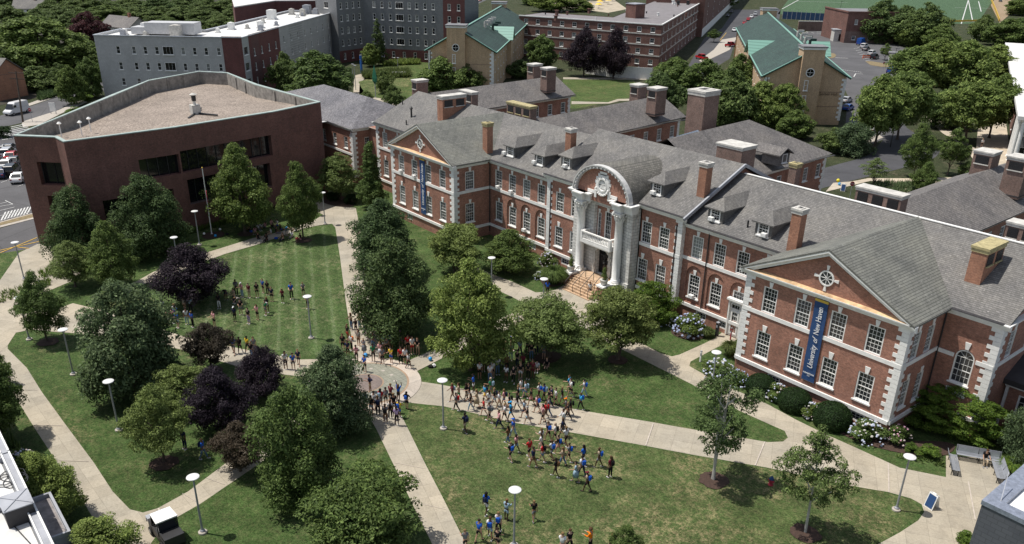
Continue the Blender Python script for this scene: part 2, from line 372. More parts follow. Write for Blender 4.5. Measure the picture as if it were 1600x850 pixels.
def quoins(mb, x, y, z0, z1, dx, dy, h=.37):      # corner at (x,y); dx,dy = signs pointing INTO the building along each wall
    n = int((z1-z0)/h); h = (z1-z0)/n
    for i in range(n):
        a, b = (.95, .55) if i % 2 else (.6, .85); zc = z0+h*(i+.5); t = .05
        mb.box((x+dx*(a/2-t), y+dy*(b/2-t), zc), (a, b, h-.025))
    return mb
def cornice(mb, p, q, z, out=.5, h=.55, n=None):   # stepped band running p->q (outside on the right-hand side normal)
    p, q = Vector((p[0], p[1], 0)), Vector((q[0], q[1], 0)); d = (q-p).normalized(); nn = Vector((d.y, -d.x, 0)) if n is None else Vector((*n, 0))
    pr = [(0, 0), (.12, 0), (.16, h*.35), (out*.75, h*.5), (out*.8, h*.75), (out, h*.85), (out, h), (0, h)]
    mb.extr([p+nn*a+Vector((0, 0, z+b)) for a, b in pr], (0, 0, 0), q-p)
ZW, ZBELT, ZE = 1.72, 6.5, 9.95
FY = 5.9; CY = 5.36; XR, XRE = 22.74, 37.93; XWEST, XEAST = -51.9, 42.45
UPW, UPZ, UPH = 1.46, 6.86, 2.46
LOZ, LOH = 2.42, 2.6
S_UP = sash('window', UPW, UPH, 4, 6, sill=False); S_LO = sash('window', UPW, LOH, 4, 6)
S_BASE = sash('basement_window', 1.35, .8, 3, 2, sill=False, rail=False); S_DORM = sash('dormer_window', 1.25, 1.3, 3, 4, sill=True, fw=.13)
S_ARCH = sash('arched_window', 1.55, 2.5, 4, 4, arch=True); S_SMALL = sash('window', 1.1, 1.5, 2, 4); S_REAR = sash('window', 1.2, 1.9, 3, 4)
MH = wthing('georgian_hall', (0, 10, 0), 'long red brick Georgian hall with white quoins, slate roofs and a columned portico', 'building')
def opening(x, z, w_, h_, x0): return (x-w_/2-x0, x+w_/2-x0, z, z+h_)
class Each(MB):
    def __init__(s, name, mat): s.name, s.mat = name, mat
    def box(s, *a, **k): MB().box(*a, **k).build(s.name, s.mat, MH); return s
    def extr(s, *a, **k): MB().extr(*a, **k).build(s.name, s.mat, MH); return s
    def bar(s, *a, **k): MB().bar(*a, **k).build(s.name, s.mat, MH); return s
    def poly(s, *a, **k): MB().poly(*a, **k).build(s.name, s.mat, MH); return s
    def tube(s, *a, **k): MB().tube(*a, **k).build(s.name, s.mat, MH); return s
    def build(s, *a, **k): pass
keys = Each('keystone', WHITE); belt = Each('belt_course', WHITE); wt = Each('water_table', WHITE)
WCOPY = []
def front(x0, x1, y, ups, los, bases, z1=ZE, arches=(), rz=0.0):
    """main facade panel facing -Y"""
    mb = MB()
    H = [opening(x, UPZ, UPW, UPH, x0) for x in ups] + [opening(x, LOZ, UPW, LOH, x0) for x in los] + [opening(x, .45, 1.35, .8, x0) for x in bases]
    H2 = []
    for x in arches: H.append((x-1.02-x0, x+1.02-x0, 1.85, 5.0, True))
    wall(mb, (x0, y), (x1, y), 0, z1, H)
    for x in arches:
        wall(mb, (x-1.1, y+.14), (x+1.1, y+.14), 1.75, 6.2, [(1.1-UPW/2, 1.1+UPW/2, LOZ, LOZ+LOH)])
        S_LO.put((x, y+.2, LOZ), 0, 1, MH); keystone(keys, x, y+.14, LOZ+LOH, s=.85)
    for x in ups: S_UP.put((x, y+.08, UPZ), 0, 1, MH); keystone(keys, x, y, UPZ+UPH, s=.85)
    for x in los: S_LO.put((x, y+.08, LOZ), 0, 1, MH); keystone(keys, x, y, LOZ+LOH)
    for x in bases: S_BASE.put((x, y+.08, .45), 0, 1, MH)
    belt.box(((x0+x1)/2, y-.02, ZBELT+.17), (x1-x0, .12, .36)); wt.box(((x0+x1)/2, y-.05, ZW-.17), (x1-x0, .22, .34))
    return mb
RPX = [25.35, 28.7, 32.03, 35.35]; WX = [12.35, 15.2, 18.05, 20.9]; CX = [5.55, 8.2]
walls = MB()
def merge(mb): i = len(walls.v); walls.v += mb.v; walls.f += [tuple(k+i for k in f) for f in mb.f]
merge(front(XR, XRE, 0, RPX, RPX, [27, 35.3])); merge(front(-XRE, -XR, 0, [-x for x in RPX], [-x for x in RPX], [-25.2, -33.6]))
merge(front(10.58, XR, FY, WX, [], [13.8, 16.7], arches=WX[:3])); merge(front(-XR, -10.58, FY, [-x for x in WX], [], [-13.8, -16.7], arches=[-x for x in WX]))
merge(front(4.9, 10.58, CY, [5.75, 8.25], [5.55, 8.2], [7, ], z1=10.7)); merge(front(-10.58, -4.9, CY, [-5.6, -8.3], [-5.6, -8.3], [-7], z1=10.7))
merge(front(XWEST, -XRE, FY, [-49.4, -45.6, -42], [-49.4, -45.6, -42], []))
m_ = MB(); wall(m_, (XRE, FY), (XEAST, FY), 0, ZE, [(40.22-.775-XRE, 40.22+.775-XRE, 4.25, 6.55, True)]); merge(m_)
S_ARCH.put((40.22, FY+.08, 4.25), 0, (1, 1, .92), MH); keystone(keys, 40.22, FY, 7.36); keys.box((40.22, FY-.04, 3.45), (1.6, .1, .6))
for a, b in ((XRE, 39.35), (41.1, XEAST)): belt.box(((a+b)/2, FY-.02, ZBELT-.1+.17), (b-a, .12, .34))
wt.box(((XRE+XEAST)/2, FY-.05, ZW-.17), (XEAST-XRE, .22, .34))
# side walls of the pavilions
def side(x, y0, y1, ys, n, z1=ZE, up=True, lo=True, wd=1.46):
    m = MB(); P0, P1 = ((x, y0), (x, y1)) if n > 0 else ((x, y1), (x, y0)); Lg = abs(y1-y0)
    U = (lambda yy: yy-y0) if n > 0 else (lambda yy: y1-yy); H = []
    for yy in ys:
        if up: H.append((U(yy)-wd/2, U(yy)+wd/2, UPZ, UPZ+UPH))
        if lo: H.append((U(yy)-wd/2, U(yy)+wd/2, LOZ, LOZ+LOH))
    wall(m, P0, P1, 0, z1, H); rz = math.pi/2 if n > 0 else -math.pi/2
    for yy in ys:
        if up: S_UP.put((x-n*.08, yy, UPZ), rz, (wd/1.46, 1, 1), MH); keystone(keys, x, yy, UPZ+UPH, (n, 0), .85)
        if lo: S_LO.put((x-n*.08, yy, LOZ), rz, (wd/1.46, 1, 1), MH); keystone(keys, x, yy, LOZ+LOH, (n, 0), .85)
    belt.box((x+n*.02, (y0+y1)/2, ZBELT+.17), (.12, abs(y1-y0), .36)); wt.box((x+n*.05, (y0+y1)/2, ZW-.17), (.22, abs(y1-y0), .34))
    merge(m)
side(XRE, 0, FY, [1.65, 3.9], 1, wd=1.2); side(-XR, 0, FY, [2.55], 1); side(XR, 0, FY, [], -1); side(-XRE, 0, FY, [], -1)
side(XEAST, FY, 22.5, [8.2, 12, 16, 19.5], 1, lo=False, wd=1.25); side(XWEST, FY, 22.5, [9, 14, 19], -1)
for x, n in ((10.58, 1), (-10.58, -1)): side(x, CY, FY, [], n, z1=10.7)
back = MB(); wall(back, (XEAST, 22.5), (XWEST, 22.5), 0, ZE, [(5+7*i, 6.3+7*i, UPZ, UPZ+2.3) for i in range(12)]); merge(back)
for i in range(12): S_REAR.put((XEAST-5.65-7*i, 22.42, UPZ+.1), math.pi, (1.08, 1, 1.2), MH)
for sx in (1, -1):                                          # tympanum of both pavilions, gables of the end walls and of the raised centre
    c = sx*30.335; walls.poly([(c-7.6, 0, ZE), (c+7.6, 0, ZE), (c, 0, 13.9)])
    cx_ = sx*10.58; g = [(cx_, CY, 10.4), (cx_, 23, 10.4), (cx_, 14.2, 15.15)]; walls.poly(g if sx > 0 else g[::-1])
walls.poly([(XEAST, FY, ZE), (XEAST, 22.5, ZE), (XEAST, 14.2, 14.1)]); walls.poly([(XWEST, 22.5, ZE), (XWEST, FY, ZE), (XWEST, 14.2, 14.1)])
walls.build('brick_walls', BRICK, MH)
belt.build('belt_course', WHITE, MH); wt.build('water_table', WHITE, MH); keys.build('keystones', WHITE, MH)
# quoins
for x, y, dx, dy, z1 in ((XRE, 0, -1, 1, ZE), (XR, 0, 1, 1, ZE), (-XR, 0, -1, 1, ZE), (-XRE, 0, 1, 1, ZE), (XEAST, FY, -1, 1, ZE), (XWEST, FY, 1, 1, ZE), (10.58, CY, -1, 1, 10.65), (-10.58, CY, 1, 1, 10.65)):
    quoins(MB(), x, y, ZW, z1, dx, dy).build('quoins', WHITE, MH)
# cornices
c_ = Each('cornice', WHITE); O = .5
cornice(c_, (XR-O, 0), (XRE+O, 0), ZE); cornice(c_, (-XRE-O, 0), (-XR+O, 0), ZE)
cornice(c_, (XRE, 0), (XRE, FY-O), ZE); cornice(c_, (-XR, 0), (-XR, FY-O), ZE); cornice(c_, (XRE+.5, FY), (XEAST+O, FY), ZE); cornice(c_, (XEAST, FY), (XEAST, 22.5), ZE)
cornice(c_, (10.7, FY), (XR, FY), ZE); cornice(c_, (-XR+.5, FY), (-10.7, FY), ZE); cornice(c_, (XWEST-O, FY), (-XRE, FY), ZE)
cornice(c_, (4.7, CY), (10.58+O, CY), 10.6); cornice(c_, (-10.58-O, CY), (-4.7, CY), 10.6); cornice(c_, (-XR, FY-.01), (-XR+.5, FY-.01), ZE); cornice(c_, (XRE, FY-.01), (XRE+.5, FY-.01), ZE)
for sx in (1, -1):                                          # raking cornices
    c = sx*30.335
    for s2 in (1, -1):
        a = Vector((c+s2*8.15, 0, 10.42)); b = Vector((c, 0, 14.36)); dn = Vector((0, 0, -.5))
        for (o, t0, t1) in ((.5, 0, .2), (.3, .2, .5)):
            c_.extr([a+Vector((0, 0, -t0)), b+Vector((0, 0, -t0)), b+Vector((0, 0, -t1)), a+Vector((0, 0, -t1))][::s2], (0, -o, 0), (0, 0.02, 0))
for sx in (1, -1):
    for (yy, b_y) in (((4.8, 14.2), (23.6, 14.2)) if sx > 0 else ()):
        MB().bar((sx*11.08, yy, 11.0), (sx*11.08, b_y, 15.28), .2, .34).build('raking_trim', GREYTRIM, MH)
c_.build('cornice', WHITE, MH)
dent = MB()
for sx in (1, -1):
    for k in range(34):
        t = (k+.5)/34; z = 14.2+(.9-15.2)*0; yy = 5.2+(14.2-5.2)*t; dent.box((sx*10.75, yy, 10.62+t*4.2), (.14, .13, .16))
dent.build('dentils', WHITE, MH)
fl = Each('copper_flashing', COPPER)                                                   # copper flashing on top of the pediment cornices
for sx in (1, -1): fl.poly([(sx*30.335-7.9, -.47, 10.506), (sx*30.335+7.9, -.47, 10.506), (sx*30.335+7.2, 0.0, 10.62), (sx*30.335-7.2, 0.0, 10.62)])
fl.build('copper_flashing', COPPER, MH)
# gutters behind eaves
gu = Each('gutter', DARKG)
for p, q in (((10.9, 5.62), (XR, 5.62)), ((-XR, 5.62), (-10.9, 5.62)), ((XWEST, 5.62), (-38.3, 5.62)), ((38.3, 5.62), (XEAST, 5.62))): gu.box(((p[0]+q[0])/2, 5.5, 10.53), (q[0]-p[0], .42, .05))
for x in (XRE+.28, -XR+.28): gu.box((x, 2.6, 10.53), (.36, 5.4, .05))
for a, b in ((4.8, 10.9), (-10.9, -4.8)): gu.box(((a+b)/2, 4.98, 11.18), (b-a, .42, .05))
for x, y in ((XRE+.09, FY-.09), (-XR+.09, FY-.1), (9.9, CY-.09), (-9.9, CY-.09), (13.75, FY-.09)): gu.tube((x, y, .5), (x, y, 10.1), .06)
gu.build('gutters', DARKG, MH)
# roofs
SL = (14.4-10.56)/(14.2-5.75)
rf = MB(); rf.extr([Vector((0, 5.7, 10.54)), Vector((0, 14.2, 14.4)), Vector((0, 22.9, 10.5)), Vector((0, 22.9, 10.3)), Vector((0, 14.2, 14.2)), Vector((0, 5.7, 10.34))], (XWEST-.35, 0, 0), (XEAST+.35, 0, 0))
rf.build('main_roof', SLATE, MH)
rc = MB(); rc.extr([Vector((0, 5.15, 11.2)), Vector((0, 14.2, 15.4)), Vector((0, 23.4, 11.1)), Vector((0, 23.4, 10.9)), Vector((0, 14.2, 15.2)), Vector((0, 5.15, 11.0))], (-11.15, 0, 0), (11.15, 0, 0))
rc.build('centre_roof', SLATE, MH)
for sx in (1, -1):
    m = MB(); gable(m, (sx*30.335, -.52), (sx*30.335, 14.25), 8.1, 10.52, 14.5); m.build('pavilion_roof', SLATE2, MH)
rg = MB(); rg.box(((XEAST+11.15)/2, 14.2, 14.44), (XEAST-11.15, .3, .08)); rg.build('ridge_cap', WHITE, MH)
# oculus windows in the pavilion gables
for sx in (1, -1):
    c = Vector((sx*30.335, 0, 11.85)); r = MB(); n = 24
    for k in range(n):
        a0, a1 = 2*math.pi*k/n, 2*math.pi*(k+1)/n
        r.extr([c+Vector((q*math.cos(a), 0, q*math.sin(a))) for q, a in ((.68, a0), (.68, a1), (.56, a1), (.56, a0))][::-1], (0, -.1, 0), (0, .02, 0))
    for k in range(8): a = math.pi*k/4; r.bar(c+Vector((0, -.05, 0)), c+Vector((.58*math.cos(a), -.05, .58*math.sin(a))), .04)
    for k in range(4):
        a = math.pi*k/2; d = Vector((math.cos(a), 0, math.sin(a))); s = Vector((-math.sin(a), 0, math.cos(a)))
        r.extr([c+d*.7-s*.07, c+d*.7+s*.07, c+d*1.12+s*.14, c+d*1.12-s*.14], (0, -.09, 0), (0, .0, 0))
    o = r.build('oculus', WHITE, MH)
    g = MB(); g.poly([c+Vector((.6*math.cos(2*math.pi*k/24), -.02, .6*math.sin(2*math.pi*k/24)))-Vector(MH['_w']) for k in range(24)][::1]); p = g.build('pane', GLASS); p.parent = o
# dormers on the front slope
def dormer(x, y, zr0, mat=SLATE, sl=SL):
    """x centre, y front plane, base z on the roof there"""
    zb = zr0; w2, hh = .95, 1.5; m = MB(); yb = y+hh/sl*.98
    m.poly([(x-w2, y, zb), (x-.62, y, zb), (x-.62, y, zb+hh), (x-w2, y, zb+hh)]); m.poly([(x+.62, y, zb), (x+w2, y, zb), (x+w2, y, zb+hh), (x+.62, y, zb+hh)])
    m.poly([(x-.62, y, zb), (x+.62, y, zb), (x+.62, y, zb+.12), (x-.62, y, zb+.12)])
    m.poly([(x+w2, y, zb), (x+w2, yb, zb+hh), (x+w2, y, zb+hh)]); m.poly([(x-w2, y, zb), (x-w2, y, zb+hh), (x-w2, yb, zb+hh)])
    d = m.build('dormer', mat, MH)
    e = .3; ze = zb+hh; zr = ze+.95; yr = y+1.1; ybe = y+(hh)/sl+.1; yrb = y+(hh+.95)/sl+.15
    r = MB(); A = (x-w2-e, y-e, ze-.05); B = (x+w2+e, y-e, ze-.05); P = (x, yr, zr); Q = (x, yrb, zr); Cc = (x+w2+e, ybe, ze-.05); D = (x-w2-e, ybe, ze-.05)
    r.poly([A, B, P]); r.poly([B, Cc, Q, P]); r.poly([D, A, P, Q])
    for u, v in ((A, B), (B, Cc), (D, A)): r.poly([v, u, (u[0], u[1], u[2]-.13), (v[0], v[1], v[2]-.13)])
    r.poly([A, D, Cc, B][::1]); o = r.build('dormer_roof', mat, MH)
    o.parent = d; 
    wd = S_DORM.put((x, y-.01, zb+.14), 0, (1, 1, .98), MH); wd.parent = d; wd.location = Vector((x, y-.01, zb+.14))-Vector(MH['_w'])
for px, py in ((795, 247), (843, 259)): p = slope_hit(px, py, 5.7, 10.54, SL); dormer(p.x, 7.0, 10.54+SL*1.3)
for x in (13.5, 19.3): dormer(x, 6.75, 10.54+SL*1.05)
for x in (-8.9, 5.5): dormer(x, 6.75, 11.2+.464*1.6, sl=.464)
# chimneys: slim brick shafts
def chimney(x, y, w_, d_, z0, z1, mat=CHBRICK, cap=STONE, flue=True, louv=None, cap_h=.5, name='chimney', par=None):
    m = MB(); m.box((x, y, (z0+z1-cap_h)/2), (w_, d_, z1-cap_h-z0)); c = m.build(name, mat, par or MH)
    k = MB(); k.box((x, y, z1-cap_h*.72), (w_+.12, d_+.12, cap_h*.56)); k.box((x, y, z1-cap_h*.2), (w_+.24, d_+.24, cap_h*.4))
    if flue: k.box((x, y, z1+.03), (w_*.7, d_*.7, .07))
    kk = k.build('cap', cap, par or MH); kk.parent = c
    f = MB(); f.box((x, y, z0+(.35 if louv is None else .3)), (w_+.1, d_+.1, .12))
    if flue: f.box((x, y, z1+.075), (w_*.35, d_*.4, .03))
    ff = f.build('flashing', DARKG, par or MH); ff.parent = c
    if louv:
        l = MB(); s_ = MB()
        for (face, cnt) in louv:
            L0 = w_ if face == 'y' else d_; pw = L0/cnt
            for i in range(cnt):
                o = -L0/2+pw*(i+.5); zt = z1-cap_h-.12; hh = min(.95, (z1-z0)*.45)
                for j in range(6):
                    zz = zt-hh*(j+.5)/6
                    if face == 'y': l.box((x+o, y-d_/2-.02, zz), (pw*.68, .06, hh/9))
                    else: l.box((x+w_/2+.02, y+o, zz), (.06, pw*.68, hh/9))
                if face == 'y': l.box((x+o, y-d_/2-.003, zt-hh/2), (pw*.7, .03, hh)); s_.box((x+o, y-d_/2-.06, zt-hh-.05), (pw*.78, .16, .1))
                else: l.box((x+w_/2+.003, y+o, zt-hh/2), (.03, pw*.7, hh)); s_.box((x+w_/2+.06, y+o, zt-hh-.05), (.16, pw*.78, .1))
        ll = l.build('louvre', BLACK, par or MH); ll.parent = c; ss = s_.build('louvre_sill', cap, par or MH); ss.parent = c
    return c
MOSS = plain('mossy_stone', (.42, .36, .19), .9, 0, .4, 3); OCHRE = brick_mat('ochre_brick', (.36, .24, .06), (.26, .17, .05), (.3, .26, .15))
def ztop(x, y, py): return zat(x, y, py)
for (bx, by, ty, cap, zz, sl_, y0_, z0_) in ((757, 243, 188, MOSS, 0, SL, 5.7, 10.54), (885.5, 242, 197, STONE, 0, SL, 5.7, 10.54), (1092, 306, 250, STONE, 0, .464, 5.15, 11.2), (1233, 391, 322, STONE, 0, SL, 5.7, 10.54)):
    p = slope_hit(bx, by, y0_, z0_, sl_); chimney(p.x+.25, p.y+.35, 1.0, .95, p.z-.5, zat(p.x+.2, p.y+.3, ty+3), cap=cap)
p = slope_hit(1511, 438, 5.7, 10.54, SL); chimney(p.x+.45, p.y+1.5, 1.25, 3.3, p.z-.6, 15.0, mat=CHBRICK, cap=MOSS, flue=False, louv=[('x', 2)])
p = slope_hit(686, 187, 5.7, 10.54, SL); chimney(p.x+.6, p.y+1.9, 1.4, 4.2, p.z-.6, 15.9, mat=CHBRICK, cap=STONE, flue=False, louv=[('x', 2)])
# portico --------------------------------------------------------------
PF = wthing('x', (0, 10, 0), '', 'x'); bpy.data.objects.remove(PF)
pw = MB(); PY = 4.75                                        # stone back wall behind the columns
wall(pw, (-4.7, PY), (4.7, PY), 0, 10.55, [(4.7-.95, 4.7+.95, 1.5, 4.5), (4.7-1.75, 4.7+1.75, 5.6, 9.6)], .5)
pw.poly([(-4.7, PY, 0), (-4.7, PY, 10.5), (-4.7, 5.4, 10.5), (-4.7, 5.4, 0)]); pw.poly([(4.7, PY, 0), (4.7, 5.4, 0), (4.7, 5.4, 10.5), (4.7, PY, 10.5)])
def block_mat():
    m, n, b, L = nodes('ashlar'); p = geopos(n); s = N(n, 'ShaderNodeSeparateXYZ'); L.new(p, s.inputs[0]); c = N(n, 'ShaderNodeCombineXYZ')
    L.new(math_(n, 'ADD', s.outputs[0], s.outputs[1]), c.inputs[0]); L.new(s.outputs[2], c.inputs[1]); t = N(n, 'ShaderNodeTexBrick'); L.new(c.outputs[0], t.inputs['Vector'])
    t.inputs['Scale'].default_value = 1; t.inputs['Brick Width'].default_value = .7; t.inputs['Row Height'].default_value = .36; t.inputs['Mortar Size'].default_value = .02
    t.inputs['Color1'].default_value = (.72, .70, .66, 1); t.inputs['Color2'].default_value = (.6, .585, .55, 1); t.inputs['Mortar'].default_value = (.3, .3, .29, 1)
    L.new(mix(n, 1, t.outputs['Color'], ramp(n, noise(n, 1.3, 6, .7, p), [(.3, .78), (.7, 1.15)]), 'MULTIPLY'), b.inputs['Base Color']); b.inputs['Roughness'].default_value = .85; return m
ASHLAR = block_mat()
pw.build('portico_wall', ASHLAR, MH)
bk = MB(); wall(bk, (-1.8, PY+.5), (1.8, PY+.5), 5.5, 9.7, [(.12, .72, 5.7-.0, 8.6), (1.25, 2.35, 5.7, 9.0), (2.88, 3.48, 5.7, 8.6)]); bk.build('recess_brick', BRICK, MH)
FR = sash('french_window', 1.1, 3.3, 3, 6, fw=.12, sill=False, rail=False); FR.put((0, PY+.6, 5.7), 0, 1, MH)
FS = sash('side_window', .6, 2.9, 2, 6, fw=.09, sill=False, rail=False); FS.put((-1.38, PY+.6, 5.7), 0, 1, MH); FS.put((1.38, PY+.6, 5.7), 0, 1, MH)
kk = MB(); keystone(kk, 0, PY+.5, 9.0, s=1.1); keystone(kk, -1.38, PY+.5, 8.6, s=.7); keystone(kk, 1.38, PY+.5, 8.6, s=.7); kk.build('keystones', WHITE, MH)
db = MB(); db.box((0, PY+.55, 3.0), (1.9, .08, 3.0)); dd = db.build('entrance_doors', DGLASS, MH)
df = MB()
for x in (-.93, 0, .93): df.box((x, PY+.47, 3.0), (.07, .08, 3.0))
df.box((0, PY+.47, 3.75), (1.9, .08, .09)); df.box((0, PY+.47, 1.56), (1.9, .08, .1)); q = df.build('door_frame', BLACK, MH); q.parent = dd
for x in (-1.25, 1.25):
    ds = MB()
    for k in range(8): ds.box((x, PY-.08, 1.7+.4*k), (.5 if k % 2 else .36, .22, .37))
    ds.build('door_surround', STONE, MH)
ar = MB()                                                   # arched lintel above the door
for k in range(9):
    a0, a1 = math.pi*(.12+.76*k/9), math.pi*(.12+.76*(k+1)/9)
    ar.extr([Vector((q*math.cos(a), 0, 3.95+q*.75*math.sin(a))) for q, a in ((1.55, a0), (1.55, a1), (1.0, a1), (1.0, a0))][::-1], (0, PY-.22, 0), (0, PY+.02, 0))
ar.build('door_arch', STONE, MH)
bl = MB(); BX0, BX1, BYf = -2.3, 2.3, 3.35                  # balcony
bl.box((0, (BYf+PY)/2, 5.42), (BX1-BX0+.2, PY-BYf+.1, .3)); bl.box((0, (BYf+PY)/2+.1, 5.15), (BX1-BX0-.5, PY-BYf-.3, .26))
for zc, h in ((5.68, .12), (6.55, .14)):
    bl.box((0, BYf+.08, zc), (BX1-BX0+.1, .22, h))
    for x in (BX0+.05, BX1-.05): bl.box((x, (BYf+PY)/2+.1, zc), (.22, PY-BYf-.1, h))
for x in (BX0+.05, BX1-.05): bl.box((x, BYf+.08, 6.1), (.26, .26, 1.0))
b0 = bl.build('balcony', WHITE, MH); bb = MB(); pr = [(.035, 0), (.07, .1), (.085, .25), (.05, .42), (.035, .55), (.06, .72)]
for k in range(17): bb.lathe(pr, (BX0+.28+(BX1-BX0-.56)*k/16, BYf+.08, 5.74), 6)
for x in (BX0+.05, BX1-.05):
    for k in range(4): bb.lathe(pr, (x, BYf+.4+.27*k, 5.74), 6)
q = bb.build('balusters', WHITE, MH); q.parent = b0
cs = [(-.0, 0)]
for sx in (-1, 1):
    x = sx*3.0; m = MB(); Yc = 3.95
    m.box((x, Yc, .85), (1.3, 1.3, 1.7)); 
    m.lathe([(.6, 1.7), (.6, 1.85), (.53, 1.95), (.55, 2.05), (.47, 2.12), (.475, 4.5), (.45, 7), (.405, 8.75), (.45, 8.8), (.41, 8.86)], (x, Yc, 0), 28)
    col = m.build('column', WHITE, MH, smooth=False)
    for p_ in col.data.polygons:
        if abs(p_.normal.z) < .3 and len(p_.vertices) == 4 and p_.area < 1.2: p_.use_smooth = True
    cap = MB(); cap.lathe([(.41, 8.86), (.45, 9.0), (.43, 9.3), (.52, 9.55), (.62, 9.8)], (x, Yc, 0), 16)
    for k in range(12):
        a = 2*math.pi*k/12; cap.bar((x+.48*math.cos(a), Yc+.48*math.sin(a), 8.95), (x+.62*math.cos(a), Yc+.62*math.sin(a), 9.3), .13, .08); a += .26
        cap.bar((x+.5*math.cos(a), Yc+.5*math.sin(a), 9.25), (x+.76*math.cos(a), Yc+.76*math.sin(a), 9.66), .12, .08)
    for a in (.785, 2.356, 3.927, 5.498): cap.lathe([(.13, 9.56), (.16, 9.68), (.12, 9.8)], (x+.78*math.cos(a), Yc+.78*math.sin(a), 0), 8)
    cap.box((x, Yc, 9.87), (1.3, 1.3, .14)); q = cap.build('capital', WHITE, MH); q.parent = col
    pl = MB(); pl.box((sx*4.2, 4.55, 5.0), (.85, .6, 10.0)); pl.box((sx*3.4, 4.6, 5.6), (.5, .4, 8.8)); pl.box((sx*4.2, 4.5, 9.75), (1.0, .75, .5)); pl.box((sx*4.2, 4.5, 1.3), (1.02, .8, 1.2)); pl.build('pilaster', ASHLAR, MH)
    en = MB(); x0, x1 = sorted((sx*1.75, sx*4.75))
    for (a, z, h) in ((0, 10.1, .32), (.1, 10.42, .3), (.32, 10.75, .24), (.5, 10.92, .12)):
        en.box(((x0+x1)/2, 4.45-a/2, z+.05), (x1-x0+a, 1.0+a, h)); en.box((x, Yc+.1-a/2, z+.05), (1.05+a, 1.25+a, h))
    en.build('entablature', GREYTRIM if 0 else WHITE, MH)
st = MB()                                                    # steps and platform
st.box((0, 3.9, .72), (4.4, 2.6, 1.5))
for k in range(7): st.box((0, 2.6-.29*k-.145+.0, (1.47-.21*(k+1))/2+.05), (4.4, .29, 1.47-.21*(k+1)+.1))
st.build('stone_steps', plain('tan_steps', (.52, .36, .23), .85, 0, .35, 2.5), MH)
for sx in (-1, 1):
    pr_ = MB(); pr_.box((sx*2.72, 2.6, .75), (1.0, 1.6, 1.5)); pr_.build('stair_pier', BRICK, MH)
    c2 = MB(); c2.box((sx*2.72, 2.6, 1.58), (1.16, 1.76, .2)); c2.build('pier_cap', WHITE, MH)
hr = MB()
for x in (-1.9, -.6, .7, 1.9):
    hr.bar((x, 2.75, 2.4), (x, .75, .98), .05)
    for y, z in ((2.75, 1.5), (1.75, .8), (.75, .05)): hr.bar((x, y, z), (x, y, 2.4-(2.75-y)*.71), .045)
hr.build('handrails', BLACK, MH)
# round-headed dormer over the portico with barrel roof
bc = Vector((0, 0, 10.95)); BR_, sc_ = 4.45, .79; n = 24; YF = 3.75
arcp = lambda r, k, y: Vector((r*math.cos(math.pi*k/n), y, 10.95+r*sc_*math.sin(math.pi*k/n)))
br = MB(); fa = MB()
for k in range(n):
    yb0 = YF+.3+max(0, ( (BR_*sc_*math.sin(math.pi*k/n))-.0)/.464)+1.3; yb1 = YF+.3+max(0, (BR_*sc_*math.sin(math.pi*(k+1)/n))/.464)+1.3
    a, b = arcp(BR_, k, YF+.15), arcp(BR_, k+1, YF+.15); br.poly([a, Vector((a.x, yb0, a.z)), Vector((b.x, yb1, b.z)), b])
    for r0, r1, o0 in ((BR_+.04, BR_-.12, -.12), (BR_-.16, BR_-.46, 0)):
        p4 = [arcp(r0, k, 0), arcp(r0, k+1, 0), arcp(r1, k+1, 0), arcp(r1, k, 0)]; fa.extr(p4[::-1], (0, YF+o0, 0), (0, YF+.5, 0))
for k in range(23):
    p4 = arcp(BR_-.34, k*n/22.0, YF-.06); fa.box(tuple(p4), (.16, .16, .16))
br.build('barrel_roof', slate_mat('bronze_shingle', (.14, .132, .115), row=.3, line=.32, var=.2), MH); fa.build('arch_cornice', plain('weathered_white', (.56, .555, .54), .7, 0, .22, 2), MH)
ty = MB(); pts = [arcp(BR_-.4, k, YF+.35) for k in range(n+1)]; ty.poly(pts); ty.box((0, YF+.8, 10.6), (3.6, .9, .8)); ty.build('arched_gable', BRICK, MH)
oc = MB(); c = Vector((.15, YF+.35, 12.3)); c.x = 0
for k in range(28):
    a0, a1 = 2*math.pi*k/28, 2*math.pi*(k+1)/28
    for (r0, r1, t) in ((.98, .72, .12), (.72, .58, .2)):
        oc.extr([c+Vector((q*math.cos(a), 0, q*1.08*math.sin(a))) for q, a in ((r0, a0), (r0, a1), (r1, a1), (r1, a0))][::-1], (0, -t, 0), (0, .0, 0))
for k in range(8): a = math.pi*k/4+.2; oc.bar(c+Vector((0, -.06, 0)), c+Vector((.6*math.cos(a), -.06, .62*math.sin(a))), .045)
for dz, w0 in ((1.28, .75), (1.02, 1.1), (.62, 1.5), (.2, 1.7), (-.25, 1.55), (-.7, 1.75)): oc.box((c.x, c.y-.03, c.z+dz-.0), (w0*2*.72, .08, .36))
for sx in (1, -1):
    oc.box((sx*1.75, c.y-.05, c.z-1.02), (1.1, .12, .34)); oc.box((sx*1.05, c.y-.06, c.z-1.15), (.34, .14, .9))
for k in range(9): a = math.pi*(1.12+.76*k/8); oc.lathe([(.12, -.1), (.15, 0), (.1, .1)], (c.x+1.0*math.cos(a), c.y-.18, c.z-.1+1.05*math.sin(a)), 6)
o = oc.build('oculus_surround', WHITE, MH); g = MB(); g.poly([c+Vector((.6*math.cos(2*math.pi*k/24), -.045, .64*math.sin(2*math.pi*k/24))) for k in range(24)]); g.build('oculus_pane', GLASS, MH)
